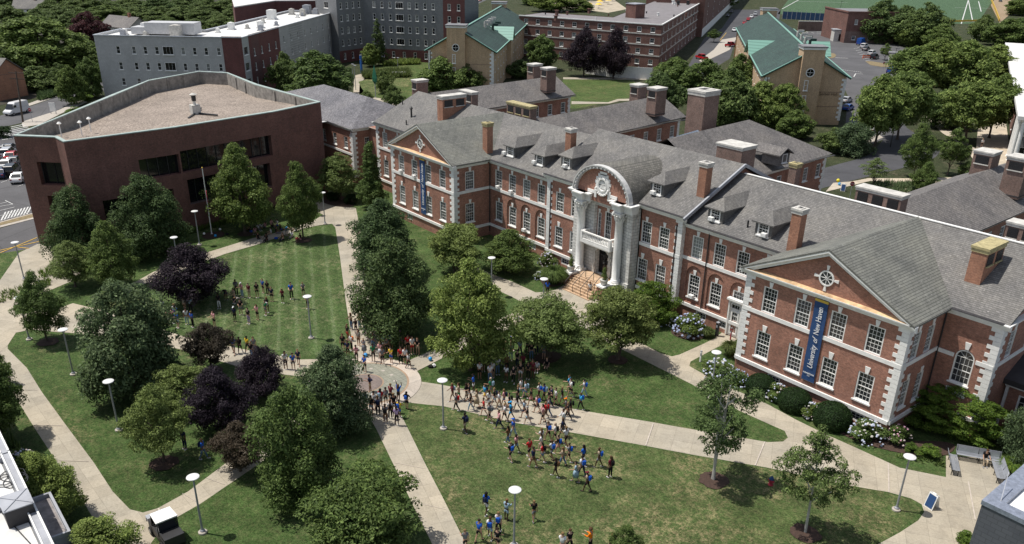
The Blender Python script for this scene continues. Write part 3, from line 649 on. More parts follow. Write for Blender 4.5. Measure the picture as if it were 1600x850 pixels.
# side door of the east wing, porch, small details
sdo = MB(); X0 = 18.05; wall(sdo, (X0-.75, FY-.02), (X0+.75, FY-.02), .1, 4.1, [(.28, 1.22, .35, 2.9), (.2, 1.3, 3.1, 3.65)], .1); sdo.box((X0, FY-.2, 4.15), (1.9, .5, .22)); sdo.box((X0, FY-.12, 3.95), (1.6, .3, .2))
for x in (X0-.75, X0+.75): sdo.box((x, FY-.1, 2.1), (.16, .2, 3.9))
q0 = sdo.build('side_door_surround', WHITE, MH)
SDP = sash('side_door', .94, 2.55, 3, 5, fw=.14, sill=False, rail=False); SDP.put((X0, FY-.06, .35), 0, 1, MH); SDT = sash('transom', 1.1, .55, 3, 1, fw=.07, sill=False, rail=False); SDT.put((X0, FY-.06, 3.1), 0, 1, MH)
po = MB(); po.box((45.6, 13.4, 4.35), (6.3, 8.6, .3)); po.extr([Vector((42.45, 9.1, 4.5)), Vector((48.9, 9.1, 4.5)), Vector((48.9, 12.5, 6.0)), Vector((42.45, 12.5, 6.0))], (0, 0, 0), (0, 0, .15)); po.poly([(42.45, 12.5, 6.05), (48.9, 12.5, 6.05), (48.9, 17.7, 4.6), (42.45, 17.7, 4.6)]); po.build('porch_roof', DARKG, MH)
pb = MB(); wall(pb, (42.6, 9.7), (48.6, 9.7), 0, 4.2, [(1.1, 2.5, .4, 3.4), (3.6, 5.0, .4, 3.4)]); wall(pb, (48.6, 9.7), (48.6, 17), 0, 4.2); pb.build('porch_walls', BRICK, MH)
pt = MB()
for x in (42.75, 45.6, 48.5): pt.box((x, 9.62, 2.1), (.22, .14, 4.2))
pt.box((45.6, 9.6, 4.05), (6.1, .2, .3)); pt.build('porch_trim', WHITE, MH)
FP = sash('porch_window', 1.4, 3.0, 3, 5, fw=.14, sill=False, rail=False); FP.put((44.4, 9.8, .4), 0, 1, MH); FP.put((46.9, 9.8, .4), 0, 1, MH)
# window air conditioners
ac = MB(); ac.box((0, 0, .22), (.62, .5, .42)); 
for k in range(4): ac.box((0, -.26, .08+.09*k), (.52, .02, .03))
ACS = Stock(ac.build('air_conditioner', WHITE))
for x, y, z in ((12.35, FY-.1, 2.45), (-5.6, CY-.22, 2.45), (-35.3, -.2, 6.9), (-31.9, -.2, 6.9), (-15.3, FY-.2, 2.45), (-18.1, FY-.2, 6.9), (-20.9, FY-.2, 6.9), (-8.9, 6.5, 12.05), (5.2, 6.5, 12.05), (13.2, 6.5, 11.15), (19.6, 6.5, 11.15), (-14.9, 6.8, 11.3), (-20.9, 6.8, 11.3)): ACS.put((x, y, z), 0, (.9, .8, .9), MH)
# small roof vents
vt = MB()
for px, py in ((629, 163), (635, 195), (1066, 322), (1168, 355)): p = slope_hit(px, py, 5.7, 10.54, SL); vt.tube((p.x, p.y, p.z-.2), (p.x, p.y, p.z+.7), .09)
p = slope_hit(643, 183, 5.7, 10.54, SL); vt.tube((p.x, p.y, p.z-.1), (p.x, p.y, p.z+1.3), .14); vt.lathe([(.2, 0), (.28, .15), (.05, .4)], (p.x, p.y, p.z+1.2), 10)
vt.build('roof_vents', BLACK, MH)
# ---- rear wings (parts of the hall)
def rear_wing(eave_pts, zc, ridge_off, zr, y0, hipend=False, mat=SLATEB, wins=4, wname='rear_wing_walls'):
    (xa, ya), (xb, yb) = eave_pts; k = (xb-xa)/(yb-ya); X = lambda y: xa+k*(y-ya)
    y1 = yb; e = Vector((X(y0), y0, 0)); f = Vector((X(y1), y1, 0)); W = ridge_off
    m = MB(); a = (X(y0)-W, y0); b = (X(y1)-W, y1)
    if hipend:
        m.poly([(X(y0), y0, zc), (X(y1), y1, zc), (X(y1)-W, y1-W*1.1, zr), (X(y0)-W, y0, zr)]); m.poly([(X(y1), y1, zc), (X(y1)-2*W, y1, zc), (X(y1)-W, y1-W*1.1, zr)])
        m.poly([(X(y1)-2*W, y1, zc), (X(y0)-2*W, y0, zc), (X(y0)-W, y0, zr), (X(y1)-W, y1-W*1.1, zr)]); m.poly([(X(y0), y0, zc-.02), (X(y0)-2*W, y0, zc-.02), (X(y1)-2*W, y1, zc-.02), (X(y1), y1, zc-.02)])
    else: gable(m, a, b, W, zc, zr)
    m.build('rear_wing_roof', mat, MH)
    wl = MB(); xi = .55; Lg = y1-y0-.5; n = max(1, int(Lg/3.4)) if wins else 0; H = [(Lg*(i+.5)/n-.6, Lg*(i+.5)/n+.6, 6.9, 8.9) for i in range(n)]
    P0, P1 = (X(y0)-xi, y0), (X(y1)-xi, y1-.5); wall(wl, P0, P1, 0, zc-.35, H); ang = math.atan2(P1[1]-P0[1], P1[0]-P0[0])
    wl.poly([(X(y1)-xi, y1-.5, 0), (X(y1)-2*W+xi, y1-.5, 0), (X(y1)-2*W+xi, y1-.5, zc-.2), (X(y1)-W, y1-.5, zc-.2 if hipend else zr-.25), (X(y1)-xi, y1-.5, zc-.2)])
    wl.poly([(X(y1)-2*W+xi, y1-.5, 0), (X(y0)-2*W+xi, y0, 0), (X(y0)-2*W+xi, y0, zc-.2), (X(y1)-2*W+xi, y1-.5, zc-.2)])
    wl.build(wname, BRICK, MH)
    for h in H:
        u = (h[0]+h[1])/2/math.hypot(P1[0]-P0[0], P1[1]-P0[1]); S_REAR.put((P0[0]+(P1[0]-P0[0])*u-.08, P0[1]+(P1[1]-P0[1])*u, 6.95), ang, 1, MH)
    t = MB(); cornice(t, P0, P1, zc-.55, .5, .5); t.build('rear_cornice', WHITE, MH)
    g2 = MB(); g2.box(((P0[0]+P1[0])/2+.45, (P0[1]+P1[1])/2, zc-.03), (.3, Lg, .05)); g2.build('rear_gutter', DARKG, MH)
    q = MB(); quoins(q, P1[0], P1[1], 1.7, zc-.5, -1, -1, .42); q.build('quoins', WHITE, MH)
rear_wing(((-26.1, 34.1), (-27.7, 51)), 10.1, 5.4, 12.9, 18, wins=4)
rear_wing(((-52.9, 33), (-54.2, 50.5)), 10.1, 5.4, 12.9, 18, wins=4)
rear_wing(((2.8, 29.3), (1.8, 47.8)), 10.1, 8.2, 14.5, 20, hipend=True, wins=4)
rear_wing(((30.25, 30.2), (30.0, 50.0)), 10.1, 5.9, 13.1, 18, wins=4, mat=SLATEB)
q = slope_hit(1210, 240, 0, 0, 0)
# fat louvred chimneys on ridges and rear wings (x,y,w,d,z0,z1)
def fat(px, py, y, w_, d_, h, lv, mat=BROWNB, cap=STONE):
    """px,py = top front-left corner in the photograph, lying in the plane Y=y"""
    p = onplane(px, py, 1, y); chimney(p.x+w_/2, y+d_/2, w_, d_, p.z-h, p.z, mat, cap, False, lv, .4)
fat(792, 158, 18.5, 5.4, 1.2, 3.2, [('y', 3)], cap=MOSS); fat(1339, 290, 18.5, 4.8, 1.4, 3.0, [('y', 3)]); fat(1121, 222, 17.6, 3.5, 2.6, 3.8, [])
fat(718, 140, 17.5, 3.2, 1.2, 3.5, [('y', 2)]); fat(643, 124, 17, 1.6, 2.2, 3.2, [('y', 1)])
fat(824, 99, 47.5, 1.9, 2.2, 3.6, [('y', 1)]); fat(845, 105, 43.5, 1.8, 2.2, 4.4, [('y', 1)])
fat(985, 131, 47.0, 1.9, 2.2, 3.6, [('y', 1)]); fat(1012, 136, 43.0, 2.0, 2.4, 4.4, [('y', 1)])
fat(1523, 234, 44.0, 2.2, 2.2, 4.0, [('y', 1)]); fat(1575, 243, 41.0, 2.2, 2.2, 4.6, [('y', 1)]); fat(1575, 345, 21.0, 2.6, 1.4, 3.4, [('y', 2)])
p = onplane(1234, 254, 1, 23.0); chimney(p.x+.5, 23.5, .95, .95, p.z-5, p.z, BROWNB, MOSS)
p = G(1075, 139, 18); chimney(p.x+1.55, p.y+1.7, 3.0, 3.2, 0, 18, BROWNB, STONE, True, None, .7, 'boiler_stack')
# rooftop monitor with metal roof
mo = MB(); a, b = G(1056, 213, 14.2), G(1090, 203, 14.2); 
mo.poly([a, b, G(1118, 226, 12.6), G(1075, 236, 12.6)][::-1]); mo.poly([a, b, b+Vector((-1.5, .8, -1.6)), a+Vector((-1.5, .8, -1.6))]); mo.build('metal_skylight', SEAMB, MH)
# rear dormer
d3 = MB(); p = G(1225, 245, 12.0); d3.box((p.x-1.2, p.y, p.z-.3), (2.6, 2.2, 1.5)); o = d3.build('rear_dormer', SLATEB, MH); r3 = MB(); gable(r3, (p.x-4.2, p.y), (p.x+.4, p.y), 1.5, p.z+.4, p.z+1.2); o2 = r3.build('rear_dormer_roof', SLATEB, MH); o2.parent = o
S_SMALL.put((p.x+.12, p.y, p.z-.75), math.pi/2, (.95, 1, .75), MH)
# ---- banners (hang on the hall: things of their own)
BLUE = plain('banner_blue', (.018, .06, .17), .75, 0, .12, 3); GOLD = plain('banner_gold', (.62, .42, .06), .7, 0, .1)
WTXT = plain('white_print', (.8, .8, .8), .7, 0, .03)
def text(name, s, size, mat, mtx, parent=None, shear=0.0, ext=.004, align='LEFT', bold=0.0):
    cu = bpy.data.curves.new('t', 'FONT'); cu.body = s; cu.size = size; cu.shear = shear; cu.extrude = ext; cu.align_x = align; cu.offset = bold
    to = bpy.data.objects.new('t', cu); COL.objects.link(to); dg = bpy.context.evaluated_depsgraph_get(); me = bpy.data.meshes.new_from_object(to.evaluated_get(dg))
    bpy.data.objects.remove(to); me.transform(mtx); me.materials.clear(); me.materials.append(mat); o = bpy.data.objects.new(name, me); COL.objects.link(o)
    if parent is not None: o.parent = parent
    return o
def banner(xc, label, zt=9.93, zb=2.25, w_=1.24):
    t = thing('banner', (xc, -.12, zb), label, 'banner', 'blue banners on the hall')
    m = MB(); n = 14; h = zt-zb
    for i in range(n):
        z0, z1 = h*i/n, h*(i+1)/n; y0, y1 = .02*math.sin(i*1.3), .02*math.sin((i+1)*1.3); m.poly([(-w_/2, y0, z0), (w_/2, y0, z0), (w_/2, y1, z1), (-w_/2, y1, z1)]); m.poly([(-w_/2, y1+.015, z1), (w_/2, y1+.015, z1), (w_/2, y0+.015, z0), (-w_/2, y0+.015, z0)])
    m.build('cloth', BLUE, t); g = MB(); g.box((0, -.035, h-.11), (w_+.01, .02, .22)); g.build('gold_band', GOLD, t)
    b = MB(); b.tube((-w_/2-.05, .0, h+.03), (w_/2+.05, 0, h+.03), .03); b.tube((-w_/2-.05, .0, -.03), (w_/2+.05, 0, -.03), .03); b.build('rod', BLACK, t)
    base = Matrix.Translation((.24, -.05, 1.25)) @ Matrix.Rotation(R(90), 4, 'X') @ Matrix.Rotation(R(90), 4, 'Z')
    parts = [('University ', 0), ('of', .35), (' New Haven', 0)]; x = 0
    for s, sh in (('University', .18), ('of', .45), ('New Haven', .0)):
        o = text('lettering', s, .72, WTXT, Matrix.Identity(4), t, sh, .003, 'LEFT', .004); wd = max(v.co.x for v in o.data.vertices)
        o.data.transform(Matrix.Scale(.94, 4, (1, 0, 0))); o.data.transform(Matrix.Translation((x, 0, 0))); o.data.transform(base); x += wd*.94+.22
    k = (5.95)/x
    for o in [c for c in t.children if c.name.startswith('lettering')]:
        for v in o.data.vertices: v.co.z = 1.25+(v.co.z-1.25)*k
    b2 = Matrix.Rotation(R(90), 4, 'X')
    text('small_print', 'ADMISSIONS', .19, WTXT, Matrix.Translation((0, -.05, .66)) @ b2, t, 0, .003, 'CENTER', .006)
    text('small_print', '1920', .15, WTXT, Matrix.Translation((0, -.05, .46)) @ b2, t, 0, .003, 'CENTER')
banner(30.37, 'tall blue banner with gold band on the near gabled end of the brick hall'); banner(-29.9, 'tall blue banner with gold band on the far gabled end of the brick hall')
# ================================================================== SETTING
def sheet(name, pts, z, mat, kind='structure', label=None, ang=None):
    """flat polygon of world points; object turned by ang so that object-space joints follow it"""
    me = bpy.data.meshes.new(name); a = ang or 0.0; o0 = Vector(pts[0]); ca, sa = math.cos(-a), math.sin(-a)
    bm = bmesh.new(); vs = [bm.verts.new(((p[0]-o0.x)*ca-(p[1]-o0.y)*sa, (p[0]-o0.x)*sa+(p[1]-o0.y)*ca, 0)) for p in pts]
    f = bm.faces.new(vs); f.normal_update()
    if f.normal.z < 0: f.normal_flip()
    bmesh.ops.triangulate(bm, faces=[f]); bm.to_mesh(me); bm.free(); me.materials.append(mat)
    o = bpy.data.objects.new(name, me); COL.objects.link(o); o.location = (o0.x, o0.y, z); o.rotation_euler.z = a; return tag(o, label, None, None, kind)
def gp(pts): return [G(x, y) for x, y in pts]
def smooth(pts, it=2):
    for _ in range(it):
        q = []
        for i in range(len(pts)):
            a, b = Vector(pts[i]), Vector(pts[(i+1) % len(pts)]); q += [a*.75+b*.25, a*.25+b*.75]
        pts = q
    return pts
def adir(p, q): a, b = G(*p), G(*q); return math.atan2(b.y-a.y, b.x-a.x)
gr = MB(); gr.poly([(-2500, -1500, 0), (2500, -1500, 0), (2500, 3500, 0), (-2500, 3500, 0)]); tag(gr.build('ground', FARG), None, None, None, 'structure')
z1, z2, z3 = .012, .024, .036
sheet('quad_lawn', [(-60, -75), (60, -75), (62, 6), (-60, 8)], .006, GRASS)
# walks (photo outlines put on the ground)
W1 = [(-60, 560), (0, 537-30), (12, 520), (12, 545), (42, 575), (65, 612), (97, 656), (147, 723.5), (176, 768), (203, 796), (223.5, 801), (247, 794), (294, 768), (350, 726), (420, 672), (500, 615), (545, 590), (575, 640), (520, 650), (455, 690), (390, 735), (312, 788), (259, 818), (235, 850), (225, 900), (190, 900), (165, 850), (147, 812), (129, 782), (79, 707), (56, 672), (35, 638), (0, 580), (-60, 640)]
sheet('concrete_path', gp(W1), z1, CONC, ang=adir((79, 707), (147, 812)))
W2 = [(-40, 440), (0, 438), (30, 395), (62, 380), (140, 400), (120, 436), (40, 470), (20, 478), (25, 492), (60, 485), (92, 482), (114, 474), (180, 490), (287, 526), (400, 575-25), (470, 562), (545, 560), (560, 600), (500, 592), (440, 585), (382, 576), (282, 546), (200, 530), (107, 520), (87, 519), (50, 515), (25, 520), (12, 540), (-10, 560), (-60, 540)]
sheet('concrete_path', gp(W2), z2, CONC, ang=adir((107, 520), (282, 546)))
W3 = [(190, 450), (215, 439), (240, 425), (300, 402), (397, 372), (440, 362), (475, 350), (490, 345), (505, 336), (480, 322), (490, 312), (522, 322), (556, 325), (560, 345), (566, 372), (572, 420), (580, 480), (590, 520), (598, 560), (560, 570), (553, 553), (548, 520), (540, 470), (531, 400), (524, 356), (519, 350), (500, 352), (475, 357), (400, 383), (352, 397), (252, 434), (219, 447), (200, 458)]
sheet('concrete_path', gp(W3), z3, CONC, ang=adir((524, 356), (548, 520)))
W7 = [(556, 600), (576, 650), (588, 670.6), (620.6, 738), (656, 812), (668, 835), (700, 905), (760, 905), (728, 850), (694, 782), (665, 726), (632, 659), (622, 640), (600, 590)]
sheet('concrete_path', gp(W7), z2, CONC, ang=adir((632, 659), (694, 782)))
W8 = [(610, 620), (626, 629), (632, 628.5), (694, 635), (753, 648.5), (800, 660), (888, 675), (994, 694), (1079, 710), (1200, 731), (1329, 759), (1388, 769), (1423.5, 779), (1440, 788), (1444, 800), (1435, 813), (1406, 832), (1373, 850), (1330, 880), (1400, 960), (1560, 960), (1900, 800), (1700, 760), (1568, 747), (1552, 716), (1478, 712), (1478, 745.6), (1406, 731), (1338, 700), (1291, 679), (1244, 656), (1200, 632), (1150, 610), (1125, 600), (1100, 585), (1077, 572), (1079, 565), (1122, 542), (1150, 532), (1156, 522), (1130, 518), (1116, 529), (1100, 537), (1062, 554), (1050, 557), (1032, 552), (990, 530), (960, 500), (936, 478), (942, 452), (890, 440), (870, 452), (857, 456), (837, 457), (800, 440), (770, 429), (740, 415), (735, 435), (770, 450), (800, 464), (815, 472), (860, 490), (912, 512), (940, 530), (975, 547.5), (1080, 600), (1140, 635), (1200, 662), (1226, 673.5), (1231, 684), (1223.5, 690), (1200, 691), (1065, 668), (1020.6, 660), (918, 643), (682, 600), (655, 596), (620, 590)]
sheet('concrete_path', gp(W8), z1, CONC, ang=adir((694, 635), (1200, 731)))
W10 = [(630, 585), (642, 562), (680, 546), (800, 490), (880, 470), (930, 478), (860, 492), (800, 512), (697, 557), (652, 580), (640, 600)]
sheet('concrete_path', gp(W10), z3, CONC, ang=adir((652, 580), (697, 557)))
# plaza
PC = Vector((3.6, -29.0, 0)); circ = lambda r, n=56: [(PC.x+r*math.cos(2*math.pi*k/n), PC.y+r*math.sin(2*math.pi*k/n)) for k in range(n)]
sheet('plaza_rim', circ(5.15), .048, conc_mat('plaza_concrete', (.47, .41, .35), 2.6)); sheet('terracotta_ring', circ(4.05), .056, RING); sheet('plaza_pavers', circ(3.86), .064, PAVER)
sheet('terracotta_ring', circ(1.75), .072, RING); sheet('plaza_disc', circ(1.62), .080, DISC)
ti = MB()
for k in range(14):
    a = 2*math.pi*k/14+.15; ti.box((PC.x+2.75*math.cos(a), PC.y+2.75*math.sin(a), .07), (.3, .3, .02), a)
tag(ti.build('pale_plaza_tiles', KERB), None, None, None, 'structure')
sheet('mown_lawn', gp([(232, 446), (262, 436), (354, 399), (402, 385), (476, 359), (500, 354), (517, 352), (522, 358), (529, 400), (538, 470), (546, 520), (550, 552), (470, 556), (400, 540), (290, 520), (200, 480)]), .016, GRASSA)
sheet('dry_lawn', gp([(640, 634), (694, 637), (800, 662), (994, 696), (1200, 733), (1388, 771), (1421, 781), (1440, 797), (1404, 830), (1370, 850), (1300, 900), (760, 900), (730, 850), (696, 782), (667, 726), (634, 660)]), .012, GRASSD)
# saw cuts and bright joints on the walks
jn = MB()
for a, b in (((1009, 696), (1021, 661)), ((1180, 727), (1195, 690)), ((1389, 769), (1388, 723)), ((1513, 752), (1524, 812)), ((247, 794), (262, 817))):
    p, q = G(*a, .05), G(*b, .05); jn.bar(p, q, .09, .02)
for k in range(0, 9, 3):
    t = (k+.5)/9
    for (a, b, c, d) in (((632, 659), (728, 850), (576, 650), (668, 835)), ((57, 600), (176, 768), (0, 600), (120, 765)), ((240, 797), (350, 726), (259, 818), (390, 735))):
        p = G(a[0]+(b[0]-a[0])*t, a[1]+(b[1]-a[1])*t, .04); q = G(c[0]+(d[0]-c[0])*t, c[1]+(d[1]-c[1])*t, .04); d_ = (q-p)*.08; jn.bar(p+d_, q-d_, .03, .02)
tag(jn.build('path_joints', plain('joint_stone', (.5, .44, .38), .9)), None, None, None, 'structure')
# mulch beds
def bed(pts, z=.05, it=2): sheet('mulch_bed', smooth(gp(pts), it), z, MULCH)
bed([(1225, 620), (1205, 600), (1160, 560), (1150, 548), (1180, 590), (1225, 630), (1290, 668), (1350, 695), (1420, 712), (1480, 716), (1500, 690), (1400, 690), (1383, 672), (1300, 640)])
bed([(805, 600-15), (830, 575), (870, 560), (905, 580)][:0] or [(830, 560), (850, 548), (880, 552), (872, 566), (845, 570)])
bed([(500, 310), (520, 300), (556, 316), (552, 324), (530, 324), (505, 318)]); bed([(840, 440), (850, 400), (900, 420), (880, 445), (860, 450)])
bed([(312, 370), (330, 362), (352, 362), (350, 370), (325, 375)]); bed([(372, 366), (380, 360), (392, 366), (385, 371)]); bed([(1040, 520), (1070, 500), (1110, 525), (1080, 535)])
# asphalt, parking, roads
sheet('street', gp([(-60, 235), (0, 200), (34, 192), (78, 178), (114, 161), (175, 138), (230, 118), (215, 108), (150, 132), (93, 150.5), (45, 167), (0, 181), (-60, 195)]), z2, ASPH)
sheet('pavement', gp([(34, 193), (39, 189), (91, 172.5), (130, 155), (136, 160), (95, 178), (62, 195), (36, 199)]), .05, KERB)
sheet('pavement', gp([(45, 166), (93, 150), (100, 147), (96, 143), (42, 163)]), .05, KERB)
sheet('car_park', gp([(-60, 225), (0, 206), (30, 200), (60, 205), (95, 250), (95, 300), (80, 345), (48, 334), (0, 347), (-80, 375), (-80, 240)]), z1, ASPH)
sheet('car_park_road', gp([(-80, 385), (0, 357), (50, 342), (85, 345), (90, 378), (62, 381), (45, 389), (0, 396), (-80, 420)]), z1, ASPH)
sheet('kerb_island', gp([(-60, 368), (0, 347), (48, 334), (70, 332), (70, 338), (50, 343), (0, 356), (-60, 378)]), .05, KERB); sheet('dry_verge', gp([(-60, 369), (0, 348.5), (47, 335.5), (66, 334), (66, 336.5), (48, 341), (0, 353), (-60, 375)]), .06, plain('dry_grass_verge', (.22, .17, .09), .95, 0, .4, 2))
pt = MB()
def stripe(mb, a, b, w_=.12, z=.055): p, q = G(*a, z), G(*b, z); mb.bar(p, q, w_, .01)
stripe(pt, (0, 322.5), (20, 319)); stripe(pt, (0, 329), (23, 323.5)); stripe(pt, (20, 319), (8, 313)); stripe(pt, (0, 318), (14, 315))
for k in range(9): stripe(pt, (2+5*k, 344-1.2*k), (9+5*k, 331-1.1*k), .2)
stripe(pt, (0, 345), (47, 331)); stripe(pt, (0, 337), (40, 328.5))
for k in range(8): stripe(pt, (0+k*1.0-4, 203+k*2.2), (38+k*3, 194+k*2.2), .35)
for x, y in ((2, 285), (13, 283), (28, 291)): stripe(pt, (x, y), (x+9, y-3), .12)
tag(pt.build('white_road_markings', PAINT), None, None, None, 'structure')
yp = MB(); stripe(yp, (0, 395), (58, 371), .15); stripe(yp, (0, 391), (62, 377), .15); stripe(yp, (28, 386), (45, 388), .15)
for k in range(6): stripe(yp, (1310+0*k, 0), (1310, 0)) if 0 else None
stripe(yp, (1125, 63), (1135, 51), .2); tag(yp.build('yellow_road_markings', YPAINT), None, None, None, 'structure')
# right rear: loop road, car parks, paths
sheet('loop_road', smooth(gp([(1230, 310), (1300, 290), (1328, 283), (1356, 276), (1390, 268), (1432, 257), (1460, 248), (1470, 236), (1464, 228), (1451, 223), (1407, 193), (1400, 160), (1380, 150), (1378, 185), (1385, 212), (1372, 228), (1362, 240), (1347, 247), (1300, 259), (1230, 280)]), 1), z2, ASPHD)
sheet('car_park', gp([(1245, 62), (1258, 50), (1290, 45), (1322, 48), (1332, 66), (1390, 66), (1440, 85), (1450, 150), (1400, 165), (1385, 215), (1365, 225), (1320, 205), (1325, 150), (1300, 100), (1265, 80)]), z1, ASPH)
sheet('road', gp([(1060, 130), (1100, 60), (1128, 44), (1148, 15), (1220, 15), (1215, 45), (1150, 62), (1140, 92), (1110, 110), (1075, 140)]), z1, ASPHD)
sheet('pavement', gp([(1098, 98), (1140, 78), (1152, 58), (1128, 62), (1115, 78), (1092, 95)]), .05, KERB)
sheet('concrete_path', gp([(1380, 215), (1340, 232), (1295, 236), (1295, 232), (1335, 227), (1372, 210)]), .05, KERB)
sheet('concrete_path', gp([(1430, 166), (1442, 165), (1488, 206), (1500, 222), (1525, 232), (1530, 180), (1570, 180), (1578, 235), (1560, 300), (1440, 285), (1360, 283), (1290, 300), (1302, 286), (1330, 284), (1356, 279), (1440, 279), (1530, 276), (1532, 268), (1508, 230), (1472, 208)]), .05, conc_mat('light_walk', (.5, .43, .34)))
sheet('dry_bed', gp([(1365, 284), (1440, 284), (1470, 295), (1420, 310), (1360, 300)]), .07, plain('dry_bed_soil', (.2, .18, .12), .95, 0, .5, 2))
sheet('playing_field', gp([(1215, 22), (1325, 24), (1400, 30), (1480, 37), (1527, 37), (1552, 0), (1570, -25), (1250, -25)]), z1, TURF)
fm = MB()
for a, b in (((1222, 14), (1262, -8)), ((1240, 2), (1325, 4)), ((1502, 37), (1513, 0)), ((1520, 34), (1513, 0)), ((1529, 2), (1533, 18)), ((1492, 12), (1548, 13)), ((1485, 34), (1526, 34))): stripe(fm, a, b, .5, .06)
tag(fm.build('field_lines', PAINT), None, None, None, 'structure')
sheet('dirt_bank', gp([(1548, 8), (1560, -10), (1590, 5), (1575, 25), (1562, 36)]), .05, plain('bare_dirt', (.3, .22, .14), .95, 0, .3, .5))
cm = MB()
for a, b, w_ in (((1305, 90), (1325, 91), .5), ((1334, 120), (1337, 115), .3), ((1337, 115), (1348, 115.5), .3), ((1290, 50), (1296, 52), .5), ((1276, 50), (1285, 50), .6), ((1276, 53), (1285, 53), .6), ((1268, 51), (1272, 52), .4), ((1259, 49), (1263, 50), .4)): stripe(cm, a, b, w_, .06)
for k in range(9): stripe(cm, (1317+3.4*k, 109+.45*k), (1318.4+3.4*k, 109.2+.45*k), .7, .06)
for k in range(7): stripe(cm, (1334+3*k, 76+3.2*k), (1342+3*k, 74.5+3.2*k), .2, .06)
tag(cm.build('car_park_markings', PAINT), None, None, None, 'structure')
sheet('kerb_island', smooth(gp([(1292, 84), (1303, 83), (1307, 87), (1303, 91), (1293, 91)]), 1), .07, plain('dry_grass_verge', (.22, .17, .09)))
sheet('kerb_island', gp([(1352, 96), (1362, 96), (1380, 99), (1402, 101), (1404, 105), (1380, 105), (1360, 102)]), .07, plain('dry_grass_verge', (.22, .17, .09)))
# lawns and paths behind the hall
sheet('rear_lawn', gp([(560, 150), (560, 120), (600, 96), (680, 96), (680, 160), (900, 170), (1000, 150), (990, 124), (880, 124), (870, 160), (760, 190), (600, 190)]), z1, grass_mat('rear_grass', (.04, .075, .018), (.075, .115, .035), (.2, .17, .08), 0, .56))
sheet('concrete_path', gp([(893, 163), (893, 158.5), (950, 160), (965, 155), (1000, 154), (1000, 157), (968, 158), (952, 162)]), .05, CONC)
sheet('concrete_path', gp([(880, 124), (880, 121), (1010, 122), (1010, 125)]), .05, CONC)
sheet('concrete_path', gp([(553, 128), (555, 118), (576, 113), (574, 120), (562, 130), (560, 170), (640, 170), (600, 155), (575, 150), (552, 150)]), .05, CONC)
sheet('dry_lawn', gp([(565, 138), (560, 128), (580, 122), (640, 122), (640, 135), (600, 142), (575, 150)]), .06, GRASSD)
sheet('front_drive', gp([(820, 3), (905, 3), (960, 0), (980, 14), (950, 20), (905, 14), (850, 12)]), z1, plain('patio', (.42, .36, .27), .9, 0, .3, .3))
# dark wooded ground behind the trees on the left
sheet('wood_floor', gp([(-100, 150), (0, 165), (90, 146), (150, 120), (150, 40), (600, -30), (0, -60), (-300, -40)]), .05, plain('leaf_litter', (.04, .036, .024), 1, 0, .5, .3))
sheet('distant_car_park', gp([(700, 28), (760, 0), (1330, -20), (1330, -45), (700, -45), (690, 0)]), z1, ASPH)
# ================================================================== OTHER BUILDINGS
def v2(p): return Vector((p[0], p[1]))
def facade(root, P0, P1, z0, z1, rows, n, stock, mat, sw, sh, name='wall', us=None, inset=.1, margin=.5, zsc=1):
    P0, P1 = v2(P0), v2(P1); Lg = (P1-P0).length; m = MB(); H = []
    us = us if us is not None else [margin+(Lg-2*margin)*(i+.5)/n for i in range(n)]
    for z in rows:
        for u in us: H.append((u-sw/2, u+sw/2, z, z+sh))
    wall(m, P0, P1, z0, z1, H, .2); m.build(name, mat, root); d = (P1-P0)/Lg; rz = math.atan2(d.y, d.x); nn = Vector((d.y, -d.x))
    if stock:
        for z in rows:
            for u in us: p = P0+d*u-nn*inset; stock.put((p.x, p.y, z), rz, 1, root)
def lathe_unit(): pass
def rooftop_units(root, spots, z, mat=None, zb=1.4):
    for x, y, w_, d_, h in spots:
        m = MB(); m.box((x, y, z+h/2+.15), (w_, d_, h)); m.box((x, y, z+.08), (w_+.3, d_+.3, .16)); m.box((x, y, z+h+.2), (w_*.6, d_*.6, .12)); m.build('rooftop_unit', mat or GREYTRIM, root)
# ---- modern brick library-like block with the sloping parapet
MBH = wthing('modern_brick_building', (-70, -18, 0), 'dark brown brick modern building with a gravel roof and tall pale parapets', 'building')
mp = [(-54.6, -43.4), (-50.8, -39.6), (-47.6, -39.4), (-48.3, -26), (-50.9, -11), (-54, -2.2), (-74.5, -3.2), (-89.5, -2.2), (-93.9, -5.7), (-88.6, -16.4), (-76.9, -25.9), (-65, -35.2)]
ZM = 14.0
for i in range(len(mp)):
    a, b = mp[i], mp[(i+1) % len(mp)]
    m = MB(); Lg = (v2(b)-v2(a)).length; H = []
    if i == 0: H = [(2.2, 5.6, 8.0, 10.9), (2.6, 5.6, 4.4, 6.6), (2.6, 5.6, .8, 3.0)]
    if i == 2: H = [(8.2, 13.4, 8.0, 10.6), (3, 12, 3.2, 6.2)]
    if i == 3: H = [(.2, 14.2, 8.0, 10.9), (.6, 13.5, 3.6, 7)]
    wall(m, a, b, 0, ZM, H, .9); m.build('brick_wall', DBRICK, MBH)
    d = (v2(b)-v2(a)).normalized(); nn = Vector((d.y, -d.x))
    for h in H:
        g = MB(); P = lambda u, z, k: (a[0]+d.x*u-nn.x*k, a[1]+d.y*u-nn.y*k, z); g.poly([P(h[0], h[2], .85), P(h[1], h[2], .85), P(h[1], h[3], .85), P(h[0], h[3], .85)]); o = g.build('window_band', DGLASS, MBH)
        fr = MB(); k = h[0]
        while k < h[1]+.01: fr.bar(P(k, h[2], .8), P(k, h[3], .8), .09); k += (h[1]-h[0])/max(1, round((h[1]-h[0])/1.4))
        q = fr.build('mullions', BLACK, MBH); q.parent = o
    if i in (0, 1, 2, 3, 4): zin = 13.2
    c = Vector((-72, -18))
PARC = plain('weathered_concrete', (.27, .25, .225), .95, 0, .45, 1.2)
